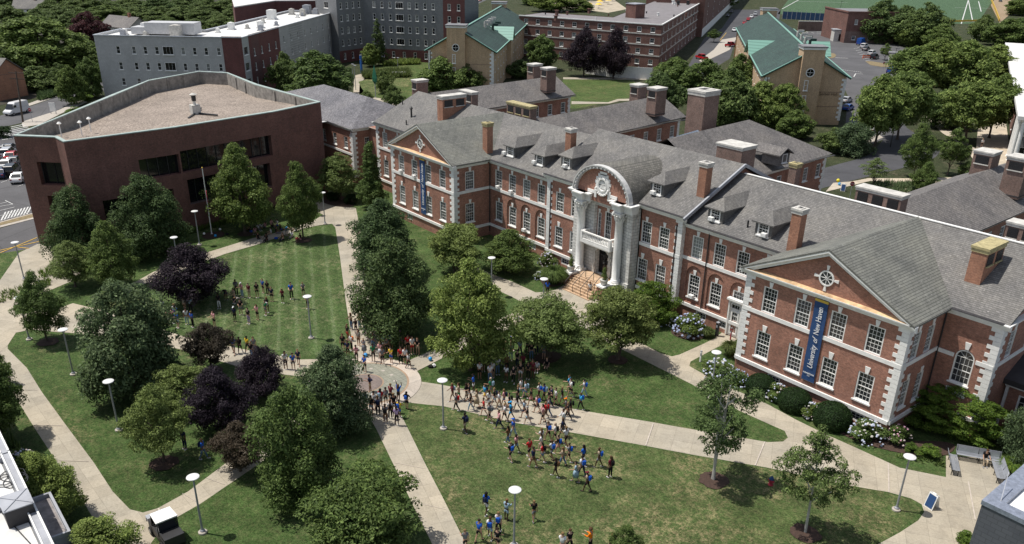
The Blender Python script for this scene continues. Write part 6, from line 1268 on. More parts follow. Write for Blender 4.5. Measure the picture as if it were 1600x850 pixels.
def shrub(px, py, r, h, key, label, name='shrub', bloom=None, group=None, cat='shrub'):
    p = G(px, py); t = thing(name, (p.x, p.y, 0), label, cat, group)
    if key == 'ball':
        o = bpy.data.objects.new('foliage', BALL); o.scale = (r, r, h/1.55); o.location = (0, 0, h*.355); c = bpy.data.objects.new('dark_core', COREM); c.scale = (r*.98, r*.98, h/1.6); c.location = (0, 0, h*.36); COL.objects.link(c); c.parent = t  # added near-black core inside the leaf shell, its colour imitating inner shade
    else: o = bpy.data.objects.new('foliage', CROWNS[key]); o.scale = (r*.8, r*.8, h*.86); o.location = (0, 0, .05); o.rotation_euler.z = random.random()*6
    COL.objects.link(o); o.parent = t
    if bloom: b = bpy.data.objects.new('blooms', BLM[bloom]); COL.objects.link(b); b.parent = t; b.scale = (r*.92, r*.92, h*.94); b.rotation_euler.z = random.random()*6
    return t
for a in ((1187, 612, 1.35, 1.7, 'ball', 'clipped round evergreen, leftmost of the three along the near gabled end'), (1240, 638, 1.45, 1.9, 'ball', 'clipped round evergreen, middle of the three along the near gabled end'), (1298, 664, 1.6, 2.1, 'ball', 'clipped round evergreen, rightmost of the three along the near gabled end')): shrub(*a, name='boxwood_ball', group='clipped evergreens along the hall')
for a in ((1353, 686, 1.55, 1.8, 'hyd', 'pale blue hydrangea at the near corner of the brick hall', 'pale'), (1401, 690, 1.2, 1.6, 'hyd', 'pink hydrangea around the near corner of the brick hall', 'pink'), (1270, 652, 1.1, 1.5, 'hyd', 'blush hydrangea between the middle and rightmost clipped evergreens', 'blush'),
          (1213, 622, 1.2, 1.5, 'hyd', 'blush hydrangea between the leftmost and middle clipped evergreens', 'blush'), (1076, 520, 1.9, 2.2, 'hyd', 'large blue hydrangea left of the white side door', 'blue'), (1122, 588, 1.6, 1.9, 'hyd', 'pale hydrangea beside the short side door path', 'pale'),
          (1152, 600, 1.2, 1.5, 'hyd', 'bluish hydrangea behind the lamp near the birch', 'blue'), (1036, 506, 1.1, 1.5, 'hyd', 'small white hydrangea behind the bushy tree', 'pale'), (856, 414, 1.4, 1.8, 'hyd', 'blush hydrangea left of the entrance steps', 'blush'), (844, 436, .9, 1.1, 'hyd', 'pale hydrangea at the edge of the entrance lawn', 'pale'),
          (36, 732, 1.3, 1.7, 'hyd', 'cream hydrangea beside the bottom left roof', 'blush'), (58, 476, 1.5, .8, 'hyd', 'low silver flower mass at the left bed', 'pale')): shrub(*a[:6], name='hydrangea', bloom=a[6], cat='shrub')
big = shrub(1489, 676, 5.4, 4.8, 'shrub', 'very wide bright green viburnum filling the corner of the brick hall', 'viburnum'); 
bigm = crown_mesh('vib', 'round', 320, 46000, .018, .42, 77, (.07, .12), .3, 0, LM['bright'], 0, .9)
for c in big.children: c.data = bigm; c.scale = (5.4, 3.0, 4.0); c.rotation_euler.z = .15
for a in ((1325, 676, .6, .7, 'shrub', 'lime green tuft beside the pale blue hydrangea'), (1422, 705, .75, .8, 'shrub', 'lime green tuft in the mulch beside the viburnum'), (522, 313, 1.4, 1.4, 'dshrub', 'round shrub in the corner bed by the path head'), (548, 318, 1.5, 1.5, 'dshrub', 'larger round shrub in the corner bed by the path head'), (500, 305, 1.0, 1.0, 'dshrub', 'small shrub at the tip of the corner bed'),
          (1215, 628, .8, .7, 'dshrub', 'dark low shrub at the mulch edge'), (1450, 712, 1.2, 1.0, 'shrub', 'bright low shrub in front of the viburnum'), (1598, 748, 1.2, 1.1, 'shrub', 'leafy clump behind the right bench'), (1508, 850, 1.0, 1.0, 'shrub', 'shrub at the bottom beside the slate clad building'),
          (480, 303, .9, 1, 'dshrub', 'dark shrub under the loose olive tree'), (118, 182, 2.6, 2.2, 'shrub', 'green bush on the kerb left of the modern roof'), (135, 158, 2.2, 2.0, 'shrub', 'bush beside the street below the grey hall'), (8, 215, 2.0, 2.4, 'dshrub', 'dark bush at the left edge beside the car park')): shrub(*a)
def grass_clump(px, py, r, h, label, col='reed', n=900, name='ornamental_grass', arch=1.0):
    rs = random.Random(px); p = G(px, py); m = MB()
    for k in range(n):
        a = rs.random()*6.28; r0 = rs.random()*.25*r; e = r*rs.uniform(.35, 1)*arch; x0, y0 = r0*math.cos(a), r0*math.sin(a); x1, y1 = (r0+e*.55)*math.cos(a), (r0+e*.55)*math.sin(a); x2, y2 = (r0+e)*math.cos(a+.1), (r0+e)*math.sin(a+.1); hh = h*rs.uniform(.7, 1.05); w_ = .03; sx, sy = -math.sin(a)*w_, math.cos(a)*w_
        m.poly([(x0-sx, y0-sy, 0), (x0+sx, y0+sy, 0), (x1+sx, y1+sy, hh*.9), (x1-sx, y1-sy, hh*.9)]); m.poly([(x1-sx, y1-sy, hh*.9), (x1+sx, y1+sy, hh*.9), (x2, y2, hh*rs.uniform(.45, .95))])
    t = thing(name, (p.x, p.y, 0), label, 'plant'); m.build('blades', LM[col], t)
grass_clump(866, 443, 1.9, 2.0, 'large fountain grass mound left of the entrance steps', 'mid', 2600); grass_clump(1140, 556, 1.1, 1.5, 'ornamental grass beside the white side door', 'reed', 900); grass_clump(1103, 526, .9, 1.0, 'small ornamental grass beside the blue hydrangea', 'reed', 600); grass_clump(1584, 736, 1.2, .9, 'daylily clump beside the right bench', 'bright', 700)
grass_clump(620, 880, 1.2, 1.0, 'fine grass tuft at the bottom beside the lower path', 'reed', 700)
# planting strips that nobody could count
def strip(pts, h, dens, name, mat, seed=1, w_=.05):
    rs = random.Random(seed); P = [G(*p) for p in pts]; m = MB(); n = len(P)//2; A, B = P[:n], P[n:][::-1]
    for i in range(n-1):
        ar = (A[i+1]-A[i]).length*(A[i]-B[i]).length
        for k in range(int(ar*dens)):
            u, v = rs.random(), rs.random(); p = (A[i].lerp(A[i+1], u)).lerp(B[i].lerp(B[i+1], u), v)
            for b in range(5):
                a = rs.random()*6.28; e = h*rs.uniform(.3, .8); sx, sy = -math.sin(a)*w_, math.cos(a)*w_; q = p+Vector((e*math.cos(a), e*math.sin(a), h*rs.uniform(.5, 1.1)))
                m.poly([(p.x-sx, p.y-sy, 0), (p.x+sx, p.y+sy, 0), tuple(q)])
    o = m.build(name, mat); tag(o, None, None, None, 'stuff')
strip([(60, 425), (120, 415), (200, 395), (210, 402), (125, 426), (62, 436)], .55, 14, 'front_bed_planting', LM['bright']); strip([(290, 352), (330, 342), (380, 330), (384, 342), (335, 356), (294, 366)], .8, 18, 'daylily_bed', LM['bright'], 3)
strip([(0, 458), (40, 446), (80, 436), (80, 445), (42, 462), (0, 474)], .5, 12, 'left_bed_planting', LM['mid'], 4); strip([(270, 330), (330, 310), (400, 300), (400, 325), (330, 342), (280, 356)], 1.1, 10, 'hosta_bed', LM['dark'], 5, .1)
strip([(566, 118), (600, 114), (640, 113), (640, 121), (600, 123), (570, 124)], 2.0, 5, 'courtyard_reed_bed', LM['reed'], 6, .14); strip([(600, 100), (630, 96), (655, 97), (655, 101), (630, 102), (600, 104)], 1.5, 4, 'courtyard_hedge', LM['light'], 7, .2)
strip([(1365, 286), (1400, 286), (1450, 288), (1460, 296), (1400, 304), (1360, 296)], .9, 6, 'rear_bed_planting', LM['blue'], 8, .1); strip([(395, 322), (440, 312), (480, 300), (486, 306), (444, 324), (396, 338)], .9, 10, 'shaded_bed_planting', LM['dark'], 9, .1)
strip([(12, 690), (40, 740), (62, 770), (74, 768), (54, 735), (24, 690)], .9, 9, 'roofside_bed_planting', LM['mid'], 10, .08); strip([(60, 150), (90, 140), (130, 134), (130, 146), (92, 150), (62, 158)], 1.3, 4, 'street_bank_scrub', LM['dark'], 11, .2)
strip([(1400, 716), (1450, 726), (1476, 730), (1476, 722), (1450, 716), (1405, 708)], .3, 18, 'mulch_edge_plants', LM['mid'], 12)
# potted conifers on the stair piers, urn
for sx, lb in ((-1, 'potted conifer on the left stair pier of the entrance'), (1, 'potted conifer on the right stair pier of the entrance')):
    t = thing('potted_conifer', (sx*2.72, 2.4, 1.69), lb, 'plant pot', 'potted conifers at the entrance'); m = MB(); m.lathe([(.28, 0), (.36, .1), (.46, .5), (.5, .62), (.42, .6)], (0, 0, 0), 16); m.build('pot', STONE, t)
    o = bpy.data.objects.new('foliage', crown_mesh('pc%d' % sx, 'cone', 60, 3200, .07, .7, 3+sx, (.3, .5), .2, 0, LM['mid'], 0, 2.5)); COL.objects.link(o); o.parent = t; o.scale = (.42, .42, 1.5); o.location = (0, 0, .55)
t = thing('stone_urn', (-3.9, 1.2, 0), 'stone bird bath urn beside the fountain grass mound', 'urn'); m = MB(); m.lathe([(.3, 0), (.3, .15), (.14, .25), (.14, .7), (.45, .95), (.48, 1.05), (.4, 1.0)], (0, 0, 0), 16); m.build('bowl', STONE, t)
# ================================================================== PEOPLE
def skin_mesh(name, verts, edges, radii, mat, sub=1):
    me = bpy.data.meshes.new(name); me.from_pydata([tuple(v) for v in verts], edges, []); o = bpy.data.objects.new(name, me); COL.objects.link(o)
    o.modifiers.new('s', 'SKIN'); sm = o.modifiers.new('b', 'SUBSURF'); sm.levels = sub; sm.render_levels = sub
    sv = me.skin_vertices[0].data
    for i, r in enumerate(radii): sv[i].radius = r if hasattr(r, '__len__') else (r, r)
    sv[0].use_root = True
    dg = bpy.context.evaluated_depsgraph_get(); dg.update(); ev = o.evaluated_get(dg); m2 = bpy.data.meshes.new_from_object(ev); m2.name = name
    bpy.data.objects.remove(o); m2.materials.clear(); m2.materials.append(mat); m2.polygons.foreach_set('use_smooth', [True]*len(m2.polygons)); return m2
def limb(a, l, pitch, yaw=0.0):     # hanging limb of length l; pitch swings forward (-Y), yaw spreads sideways
    return Vector((a[0]+l*math.sin(yaw), a[1]-l*math.sin(pitch)*math.cos(yaw), a[2]-l*math.cos(pitch)*math.cos(yaw)))
POSE = {  # per side: (shoulder pitch, elbow pitch, arm spread), (thigh pitch, shin pitch); lean, pelvis height, head pitch
    'stand': dict(arm=[(.05, .15, .14), (-.05, .1, -.14)], leg=[(.03, 0), (-.03, -.03)], hp=.1), 'phone': dict(arm=[(.35, 1.9, .05), (.35, 1.8, -.05)], leg=[(.05, 0), (-.05, -.05)], hp=.35), 'fold': dict(arm=[(.3, 1.5, .1), (.3, 1.5, -.1)], leg=[(0, 0), (.02, 0)], hp=.1),
    'walk': dict(arm=[(-.3, -.05, .08), (.35, .9, -.08)], leg=[(.34, .18), (-.22, -.48)], hp=.05), 'walk2': dict(arm=[(.35, 1.5, .08), (-.25, -.1, -.08)], leg=[(-.24, -.52), (.32, .2)], hp=.15), 'hips': dict(arm=[(-.1, .9, .75), (.1, .9, -.75)], leg=[(.06, 0), (-.06, -.05)], hp=0),
    'raise': dict(arm=[(2.6, 3.4, .3), (2.5, 3.5, -.3)], leg=[(.06, 0), (-.06, -.05)], hp=-.1), 'sit': dict(arm=[(.5, 1.1, .2), (.5, 1.2, -.2)], leg=[(1.75, .45), (1.7, .5)], hp=.25, z=.17), 'bench': dict(arm=[(.5, 1.5, .12), (.5, 1.4, -.12)], leg=[(1.5, .05), (1.5, .25)], hp=.5, z=.52), 'bend': dict(arm=[(1.3, 1.2, .1), (1.4, 1.3, -.1)], leg=[(.35, -.25), (.3, -.3)], hp=.9, lean=.95)}
FIGS = {}
def figure(pose):
    if pose in FIGS: return FIGS[pose]
    P = POSE[pose]; lean = P.get('lean', .04); L1, L2 = .42, .43
    S, A_, H, T = [], [], [], []
    lows = []
    def leg(sx, hz): hip = Vector((sx*.09, 0, hz-.04)); kn = limb(hip, L1, P['leg'][0 if sx > 0 else 1][0], sx*.04); an = limb(kn, L2, P['leg'][0 if sx > 0 else 1][1], sx*.02); return hip, kn, an
    hz = P.get('z') or 0
    if not hz:
        lo = min(leg(s, 0)[2].z for s in (1, -1)); hz = .085-lo
    pel = Vector((0, 0, hz)); up = lambda d: pel+Vector((0, -d*math.sin(lean), d*math.cos(lean)))
    wst, chs, nk, hd0, hd1 = up(.16), up(.4), up(.55), up(.63), up(.79); hp = P['hp']; hd0 = hd0+Vector((0, -.03*hp, 0)); hd1 = nk+Vector((0, -(.24)*math.sin(lean+hp*.6), .24*math.cos(lean+hp*.6)))
    hd0 = nk.lerp(hd1, .42)
    V = [pel, wst, chs, nk, hd0, hd1]; E = [(0, 1), (1, 2), (2, 3), (3, 4), (4, 5)]; Rd = [(.13, .1), (.12, .09), (.15, .1), .055, .085, .075]; arms = []; legs = []
    for i, sx in enumerate((1, -1)):
        sp, ep, yw = P['arm'][i]; sh = up(.5)+Vector((sx*.17, 0, 0)); el = limb(sh, .28, sp, yw); wr = limb(el, .25, ep, yw*.4 if pose != 'hips' else -yw*.75); d = (wr-el).normalized(); pm = wr+d*.08
        b = len(V); V += [sh, el, wr, pm]; E += [(2, b), (b, b+1), (b+1, b+2), (b+2, b+3)]; Rd += [.055, .042, .028, (.036, .02)]; arms.append((sh, el, wr))
        side = Vector((0, 1, 0)).cross(d); side = side.normalized() if side.length > .1 else Vector((1, 0, 0))
        for k, (o, l) in enumerate(((-.03, .065), (-.01, .08), (.01, .075), (.03, .06))): q = pm+side*o+d*l*.5; V += [q, q+d*l*.5+Vector((0, -.012, 0))]; n = len(V); E += [(b+3, n-2), (n-2, n-1)]; Rd += [.009, .008]
        q = wr+d*.03+side*.045*(-sx); V += [q, q+d*.035+side*.015*(-sx)]; n = len(V); E += [(b+2, n-2), (n-2, n-1)]; Rd += [.011, .009]
    for sx in (1, -1):
        hip, kn, an = leg(sx, hz); toe = an+Vector((0, -.15, -.055)); b = len(V); V += [hip, kn, an, toe]; E += [(0, b), (b, b+1), (b+1, b+2), (b+2, b+3)]; Rd += [.085, .055, .036, .035]; legs.append((hip, kn, an, toe))
    body = skin_mesh('body', V, E, Rd, SKIN)
    # face details joined in the same body mesh
    fc = bmesh.new(); fc.from_mesh(body); dirh = (hd1-nk).normalized(); fw_ = Vector((0, -1, 0))-dirh*Vector((0, -1, 0)).dot(dirh); fw_.normalize(); sd = dirh.cross(fw_)
    for off, r, s in ((fw_*.088+dirh*-.0, .014, (1, 1, 1.6)), (sd*.083, .02, (.5, 1, 1.5)), (-sd*.083, .02, (.5, 1, 1.5)), (fw_*.08+dirh*.035+sd*.03, .009, (1, 1, 1)), (fw_*.08+dirh*.035-sd*.03, .009, (1, 1, 1)), (fw_*.082-dirh*.038, .012, (1.8, .6, .5))):
        rr = bmesh.ops.create_icosphere(fc, subdivisions=1, radius=r)
        for v in rr['verts']: v.co = Vector((v.co.x*s[0], v.co.y*s[1], v.co.z*s[2]))+hd0.lerp(hd1, .35)+off
    fc.to_mesh(body); fc.free()
    def top(long_): 
        v = [pel+Vector((0, 0, .03)), wst, chs, up(.52)]; e = [(0, 1), (1, 2), (2, 3)]; r = [(.155, .125), (.145, .112), (.172, .122), (.075, .07)]
        for (sh, el, wr) in arms: b = len(v); v += [sh, sh.lerp(el, .75) if not long_ else el]; e += [(2, b), (b, b+1)]; r += [.072, .062 if not long_ else .054]; 
        if long_:
            for i, (sh, el, wr) in enumerate(arms): v.append(wr); e.append((5+2*i, len(v)-1)); r.append(.04)
        return skin_mesh('shirt', v, e, r, CLOTH)
    def bot(frac):
        v = [pel+Vector((0, 0, .05)), pel-Vector((0, 0, .03))]; e = [(0, 1)]; r = [(.145, .115), (.15, .12)]
        for hip, kn, an, toe in legs:
            b = len(v); v += [hip, hip.lerp(kn, min(1, frac))]; e += [(1, b), (b, b+1)]; r += [.1, .082 if frac <= 1 else .068]
            if frac > 1: v.append(kn.lerp(an, frac-1)); e.append((b+1, b+2)); r.append(.052)
        return skin_mesh('trousers' if frac > 1 else 'shorts', v, e, r, CLOTH)
    def skirt():
        m = MB(); m.lathe([(.17, -.42), (.24, -.46), (.2, -.1), (.135, .12)], tuple(pel), 12); o = m.build('skirt', CLOTH, None, (0, 0, 0), True); me = o.data; bpy.data.objects.remove(o); return me
    def shoes():
        m = MB()
        for hip, kn, an, toe in legs:
            d = (toe-an); a = math.atan2(d.x, -d.y); c = Vector((an.x, an.y-.055, max(.035, an.z-.05))); m.lathe([(.03, -.04), (.048, -.035), (.05, 0), (.04, .035), (.02, .05)], (c.x, c.y+.05, c.z), 8); m.box((c.x, c.y-.03, c.z-.008), (.085, .2, .06)); m.lathe([(.03, -.035), (.045, -.03), (.04, .02), (.02, .028)], (c.x, c.y-.12, c.z), 8)
        o = m.build('shoes', CLOTH); me = o.data; bpy.data.objects.remove(o); return me
    def hair(kind):
        bm = bmesh.new(); rr = bmesh.ops.create_icosphere(bm, subdivisions=2, radius=.108); c = hd0.lerp(hd1, .62)-fw_*.02
        for v in rr['verts']:
            p = v.co.copy(); f = p.dot(fw_)
            if p.dot(dirh) < -.02: p -= dirh*p.dot(dirh)*.6
            if f > .05: p -= fw_*(f-.05)*.9
            v.co = c+p*(1.0 if kind != 'afro' else 1.45)
        if kind == 'long':
            pts = [(c-fw_*.05, .09), (c-fw_*.085-Vector((0, 0, .14)), .085), (c-fw_*.10-Vector((0, 0, .27)), .07), (c-fw_*.10-Vector((0, 0, .38)), .035)]; prev = None
            for p, r in pts:
                ring = [bm.verts.new(p+Vector((r*1.15*math.cos(t*math.pi/4), r*.6*math.sin(t*math.pi/4), 0))) for t in range(8)]
                if prev:
                    for t in range(8): bm.faces.new((prev[t], prev[(t+1) % 8], ring[(t+1) % 8], ring[t]))
                prev = ring
            bm.faces.new(prev)
        if kind == 'cap':
            for s in (0,): 
                pr = [c+fw_*.08+dirh*.01+sd*.07, c+fw_*.19-dirh*.0+sd*.05, c+fw_*.19-sd*.05, c+fw_*.08+dirh*.01-sd*.07]; vs = [bm.verts.new(p) for p in pr]; bm.faces.new(vs); vs2 = [bm.verts.new(p-dirh*.012) for p in pr]; bm.faces.new(vs2[::-1])
        me = bpy.data.meshes.new('hair'); bm.to_mesh(me); bm.free(); me.materials.append(CLOTH); me.polygons.foreach_set('use_smooth', [True]*len(me.polygons)); return me
    def pack():
        bm = bmesh.new(); bmesh.ops.create_cube(bm, size=1); 
        for v in bm.verts: v.co = Vector((v.co.x*.28, v.co.y*.16, v.co.z*.4))
        bmesh.ops.bevel(bm, geom=bm.edges[:], offset=.05, segments=2, affect='EDGES')
        rot = Matrix.Rotation(lean, 4, 'X'); c = up(.32)+Vector((0, .2, 0))
        for v in bm.verts: v.co = rot @ v.co+c
        me = bpy.data.meshes.new('backpack'); bm.to_mesh(me); bm.free(); me.materials.append(CLOTH); return me
    FIGS[pose] = dict(body=body, shirt=top(False), long=top(True), shorts=bot(.72), trousers=bot(1.92), skirt=skirt(), shoes=shoes(), hair={k: hair(k) for k in ('short', 'long', 'afro', 'cap')}, pack=pack()); return FIGS[pose]
CC = {'K': ('black', (.012, .012, .014)), 'N': ('navy', (.015, .022, .06)), 'B': ('bright blue', (.02, .11, .5)), 'C': ('cyan blue', (.03, .32, .62)), 'W': ('white', (.68, .68, .68)), 'G': ('grey', (.18, .185, .2)), 'R': ('red', (.5, .02, .025)), 'M': ('maroon', (.16, .02, .035)),
      'P': ('pink', (.6, .3, .31)), 'T': ('tan', (.42, .33, .23)), 'E': ('green', (.02, .2, .08)), 'Y': ('yellow', (.75, .5, .03)), 'O': ('orange', (.85, .22, .01)), 'L': ('light blue', (.3, .42, .52)), 'V': ('lavender', (.42, .3, .5)), 'D': ('denim', (.1, .17, .28)), 'H': ('brown', (.17, .09, .045)), 'X': ('striped grey', (.3, .27, .24))}
SK = [(.5, .3, .21), (.42, .25, .17), (.3, .16, .1), (.16, .08, .05), (.07, .036, .025), (.52, .33, .25)]; HR = [(.012, .01, .009), (.03, .018, .012), (.08, .045, .022), (.2, .13, .06), (.012, .01, .009)]
PPL = []
POSN = {'stand': 'standing', 'phone': 'looking at a phone', 'fold': 'standing with folded arms', 'walk': 'walking', 'walk2': 'walking', 'hips': 'standing hands on hips', 'raise': 'standing with raised arms', 'sit': 'sitting', 'bench': 'sitting', 'bend': 'bending over'}
def person(px, py, pose, top, bot, rz, where, group, hair='short', pack=None, bk='s', long_=False, sk=None, hc=None, z=0.0, sc=None, extra=None):
    F = figure(pose); p = G(px, py, z); h = (sc or random.uniform(.96, 1.08))
    t = bpy.data.objects.new('person', None); COL.objects.link(t); t.location = p; t.rotation_euler.z = rz; t.scale = (h*random.uniform(1.0, 1.1),)*2+(h,)
    def part(n, me, col): o = bpy.data.objects.new(n, me); COL.objects.link(o); o.parent = t; o.color = (*col, 1); return o
    s_ = SK[sk] if sk is not None else random.choice(SK); part('body', F['body'], s_); part('long_sleeved_top' if long_ else 'shirt', F['long' if long_ else 'shirt'], CC[top][1])
    kind = {'s': 'shorts', 't': 'trousers', 'k': 'skirt'}[bk]; part(kind, F[kind], CC[bot][1]); part('shoes', F['shoes'], random.choice(((.6, .6, .6), (.6, .6, .6), (.02, .02, .02), (.25, .25, .26))))
    part('cap' if hair == 'cap' else 'hair', F['hair'][hair], CC[hc][1] if hc else random.choice(HR))
    if pack: part('backpack', F['pack'], CC[pack][1])
    d = f"{CC[top][0]} {'hoodie' if long_ else 'top'}, {CC[bot][0]} {kind}"
    if pack: d += f", {CC[pack][0]} backpack"
    if extra: d += ', '+extra
    t['group'] = group; t['category'] = 'person'; PPL.append((t, d, pose, where, px)); return t
ZA = 'on the mown lawn'; GA = 'people gathered on the mown lawn'
fc0 = R(0)   # default facing: towards the camera side
def R_(a): return R(a)
# facing: 0 = looks along -Y; camera lies towards about +45 deg. screen-left walkers face about 225
random.seed(11)
CAMF, AWAY, LEFT, RIGHT = R(45), R(225), R(-45), R(135)
def crowd(rows, where, group, face, poses):
    for r in rows:
        px, py, top, bot = r[:4]; o = dict(r[4]) if len(r) > 4 else {}
        f = o.pop('f', face); ps = o.pop('p', random.choice(poses)); person(px, py, ps, top, bot, f+random.uniform(-.5, .5), where, group, **o)
long_h = {'hair': 'long'}
crowd([(370, 461, 'G', 'K', {'hair': 'short', 'sk': 4, 'bk': 't'}), (379, 464.5, 'P', 'L', {'bk': 't', 'hair': 'cap', 'hc': 'W'}), (390, 465, 'M', 'T'), (402.5, 465, 'K', 'K'), (412, 458, 'B', 'K'), (419, 461, 'K', 'K', {'bk': 't'}), (425.5, 471, 'N', 'K'), (442.5, 473, 'M', 'K', {'hair': 'long', 'sk': 3}),
       (456, 467, 'B', 'K', {'bk': 't', 'p': 'fold', 'sc': 1.12}), (474.5, 463, 'G', 'K'), (481.5, 482.5, 'P', 'K', {'p': 'phone'}), (367, 474, 'T', 'N', {'bk': 't', 'hair': 'long'}), (376.5, 480, 'X', 'G', {'bk': 't', 'p': 'bend'}), (377, 492, 'K', 'G', {'sk': 0}), (367.7, 502.5, 'N', 'K', {'hair': 'cap', 'hc': 'W'}),
       (389.5, 505.5, 'K', 'V', {'bk': 't'}), (403, 499.5, 'P', 'K', {'hair': 'long', 'sk': 1}), (416, 492.5, 'E', 'G', {'pack': 'W'}), (418.5, 488, 'K', 'K', {'hair': 'long'}), (343, 482, 'K', 'W', {'bk': 't', 'p': 'fold'}), (354, 468, 'N', 'N', {'p': 'bend'})], ZA, GA, CAMF, ['stand', 'phone', 'fold', 'stand'])
crowd([(275, 498.5, 'W', 'N', {'bk': 't', 'hair': 'afro'}), (277, 503, 'B', 'B'), (257, 492, 'W', 'G'), (263.5, 509, 'P', 'W', {'hair': 'short', 'sk': 0}), (272, 505, 'P', 'K'), (279, 512, 'B', 'L'), (293, 506.5, 'W', 'L', {'bk': 't', 'hair': 'long'}), (299, 488.5, 'L', 'K', {'bk': 't', 'sk': 4}), (290, 488, 'X', 'H'), (302, 511, 'B', 'K', {'bk': 't'}), (336, 511, 'P', 'K', {'hair': 'long'})], 'beside the round purple plum', GA, CAMF, ['stand', 'phone', 'fold'])
crowd([(366, 553, 'B', 'G', {'pack': 'G'}), (376, 552, 'K', 'K'), (388, 551, 'Y', 'K', {'sk': 4}), (398, 553, 'G', 'G', {'pack': 'K'}), (467, 571, 'N', 'N', {'sk': 0}), (459, 578, 'B', 'N'), (394, 560, 'K', 'D', {'bk': 't'}), (447, 577, 'W', 'K')], 'on the cross path', 'people on the cross path', CAMF, ['walk', 'stand', 'walk2'])
crowd([(549.5, 515, 'T', 'D', {'bk': 't', 'hair': 'long', 'hc': 'H'}), (562.5, 514.5, 'T', 'D', {'bk': 't', 'hair': 'long'}), (544, 532, 'K', 'R'), (556.6, 521.5, 'K', 'K'), (549.6, 547, 'W', 'K', {'bk': 't', 'pack': 'O'}), (560.8, 541, 'X', 'H', {'hair': 'long'}), (570, 522.5, 'K', 'N', {'bk': 't'}), (574.5, 528.5, 'N', 'G'), (579.5, 523, 'K', 'K', {'bk': 't', 'sk': 2}), (569.5, 554.5, 'G', 'G', {'bk': 'k', 'hair': 'cap', 'hc': 'T', 'sk': 0}), (583.5, 545.5, 'K', 'D', {'bk': 't'}), (544, 557, 'N', 'K', {'sk': 3}), (536.5, 549, 'K', 'K', {'sk': 2})], 'on the straight path above the plaza', 'crowd around the plaza', R(20), ['stand', 'phone', 'fold'])
crowd([(600.5, 547, 'L', 'W', {'sk': 1, 'hc': 'H'}), (611.7, 546, 'B', 'K', {'hair': 'cap', 'hc': 'B', 'sk': 2}), (604.7, 551, 'G', 'K'), (594.5, 560.5, 'P', 'W', {'bk': 'k', 'hair': 'long'}), (644.5, 553, 'W', 'R', {'p': 'fold', 'sc': 1.08}), (653, 554, 'K', 'T', {'sk': 1}), (626.6, 542, 'N', 'G', {'hair': 'cap', 'hc': 'V'}), (637.5, 549, 'R', 'K'), (594.5, 533, 'K', 'K', {'p': 'raise'}), (621, 530, 'N', 'K'), (638, 530, 'K', 'G', {'p': 'sit'}), (628, 520, 'N', 'N', {'p': 'stand'}), (603, 526, 'K', 'G')], 'in the shade of the huge dark maple', 'crowd around the plaza', CAMF, ['stand', 'phone', 'fold'])
crowd([(557.5, 565.5, 'P', 'K', {'sk': 3}), (583.7, 565, 'E', 'K', {'sc': 1.08}), (611.5, 567.5, 'Y', 'B', {'sk': 0}), (626.5, 568.5, 'R', 'K', {'bk': 't'}), (633.5, 570, 'W', 'K'), (638.6, 576, 'W', 'K', {'p': 'walk', 'f': RIGHT}), (570.5, 581.5, 'B', 'K', {'p': 'fold', 'sk': 1}), (578.8, 613, 'N', 'T', {'p': 'phone', 'f': LEFT}), (598, 569, 'G', 'K', {'sk': 2})], 'along the upper plaza rim', 'crowd around the plaza', CAMF, ['stand', 'fold', 'phone'])
crowd([(623, 627, 'B', 'K', {'p': 'raise', 'hair': 'long', 'hc': 'H'}), (636, 639.5, 'K', 'K', {'p': 'hips', 'hair': 'long', 'pack': 'B'}), (611, 629.5, 'M', 'K', {'hair': 'short'}), (603.4, 633.5, 'G', 'K', {'long_': True}), (595.3, 636, 'R', 'G', {'hair': 'long', 'pack': 'L'}), (584.8, 641, 'W', 'K'), (580.3, 647.5, 'K', 'L'), (591.3, 650.5, 'G', 'K', {'bk': 't', 'long_': True, 'sc': 1.12, 'pack': 'N'}), (602.8, 662, 'G', 'H', {'pack': 'K'}), (610.3, 654.5, 'W', 'K', {'bk': 't', 'pack': 'K'}), (616.3, 645.5, 'K', 'K', {'bk': 't', 'sc': 1.1}), (624, 652.5, 'Y', 'B', {'hair': 'short', 'pack': 'B'}), (620.3, 665, 'V', 'K', {'sc': 1.05}), (569.5, 655.5, 'K', 'K'), (572.5, 640, 'L', 'K')], 'below the plaza', 'crowd around the plaza', AWAY, ['stand', 'stand', 'fold'])
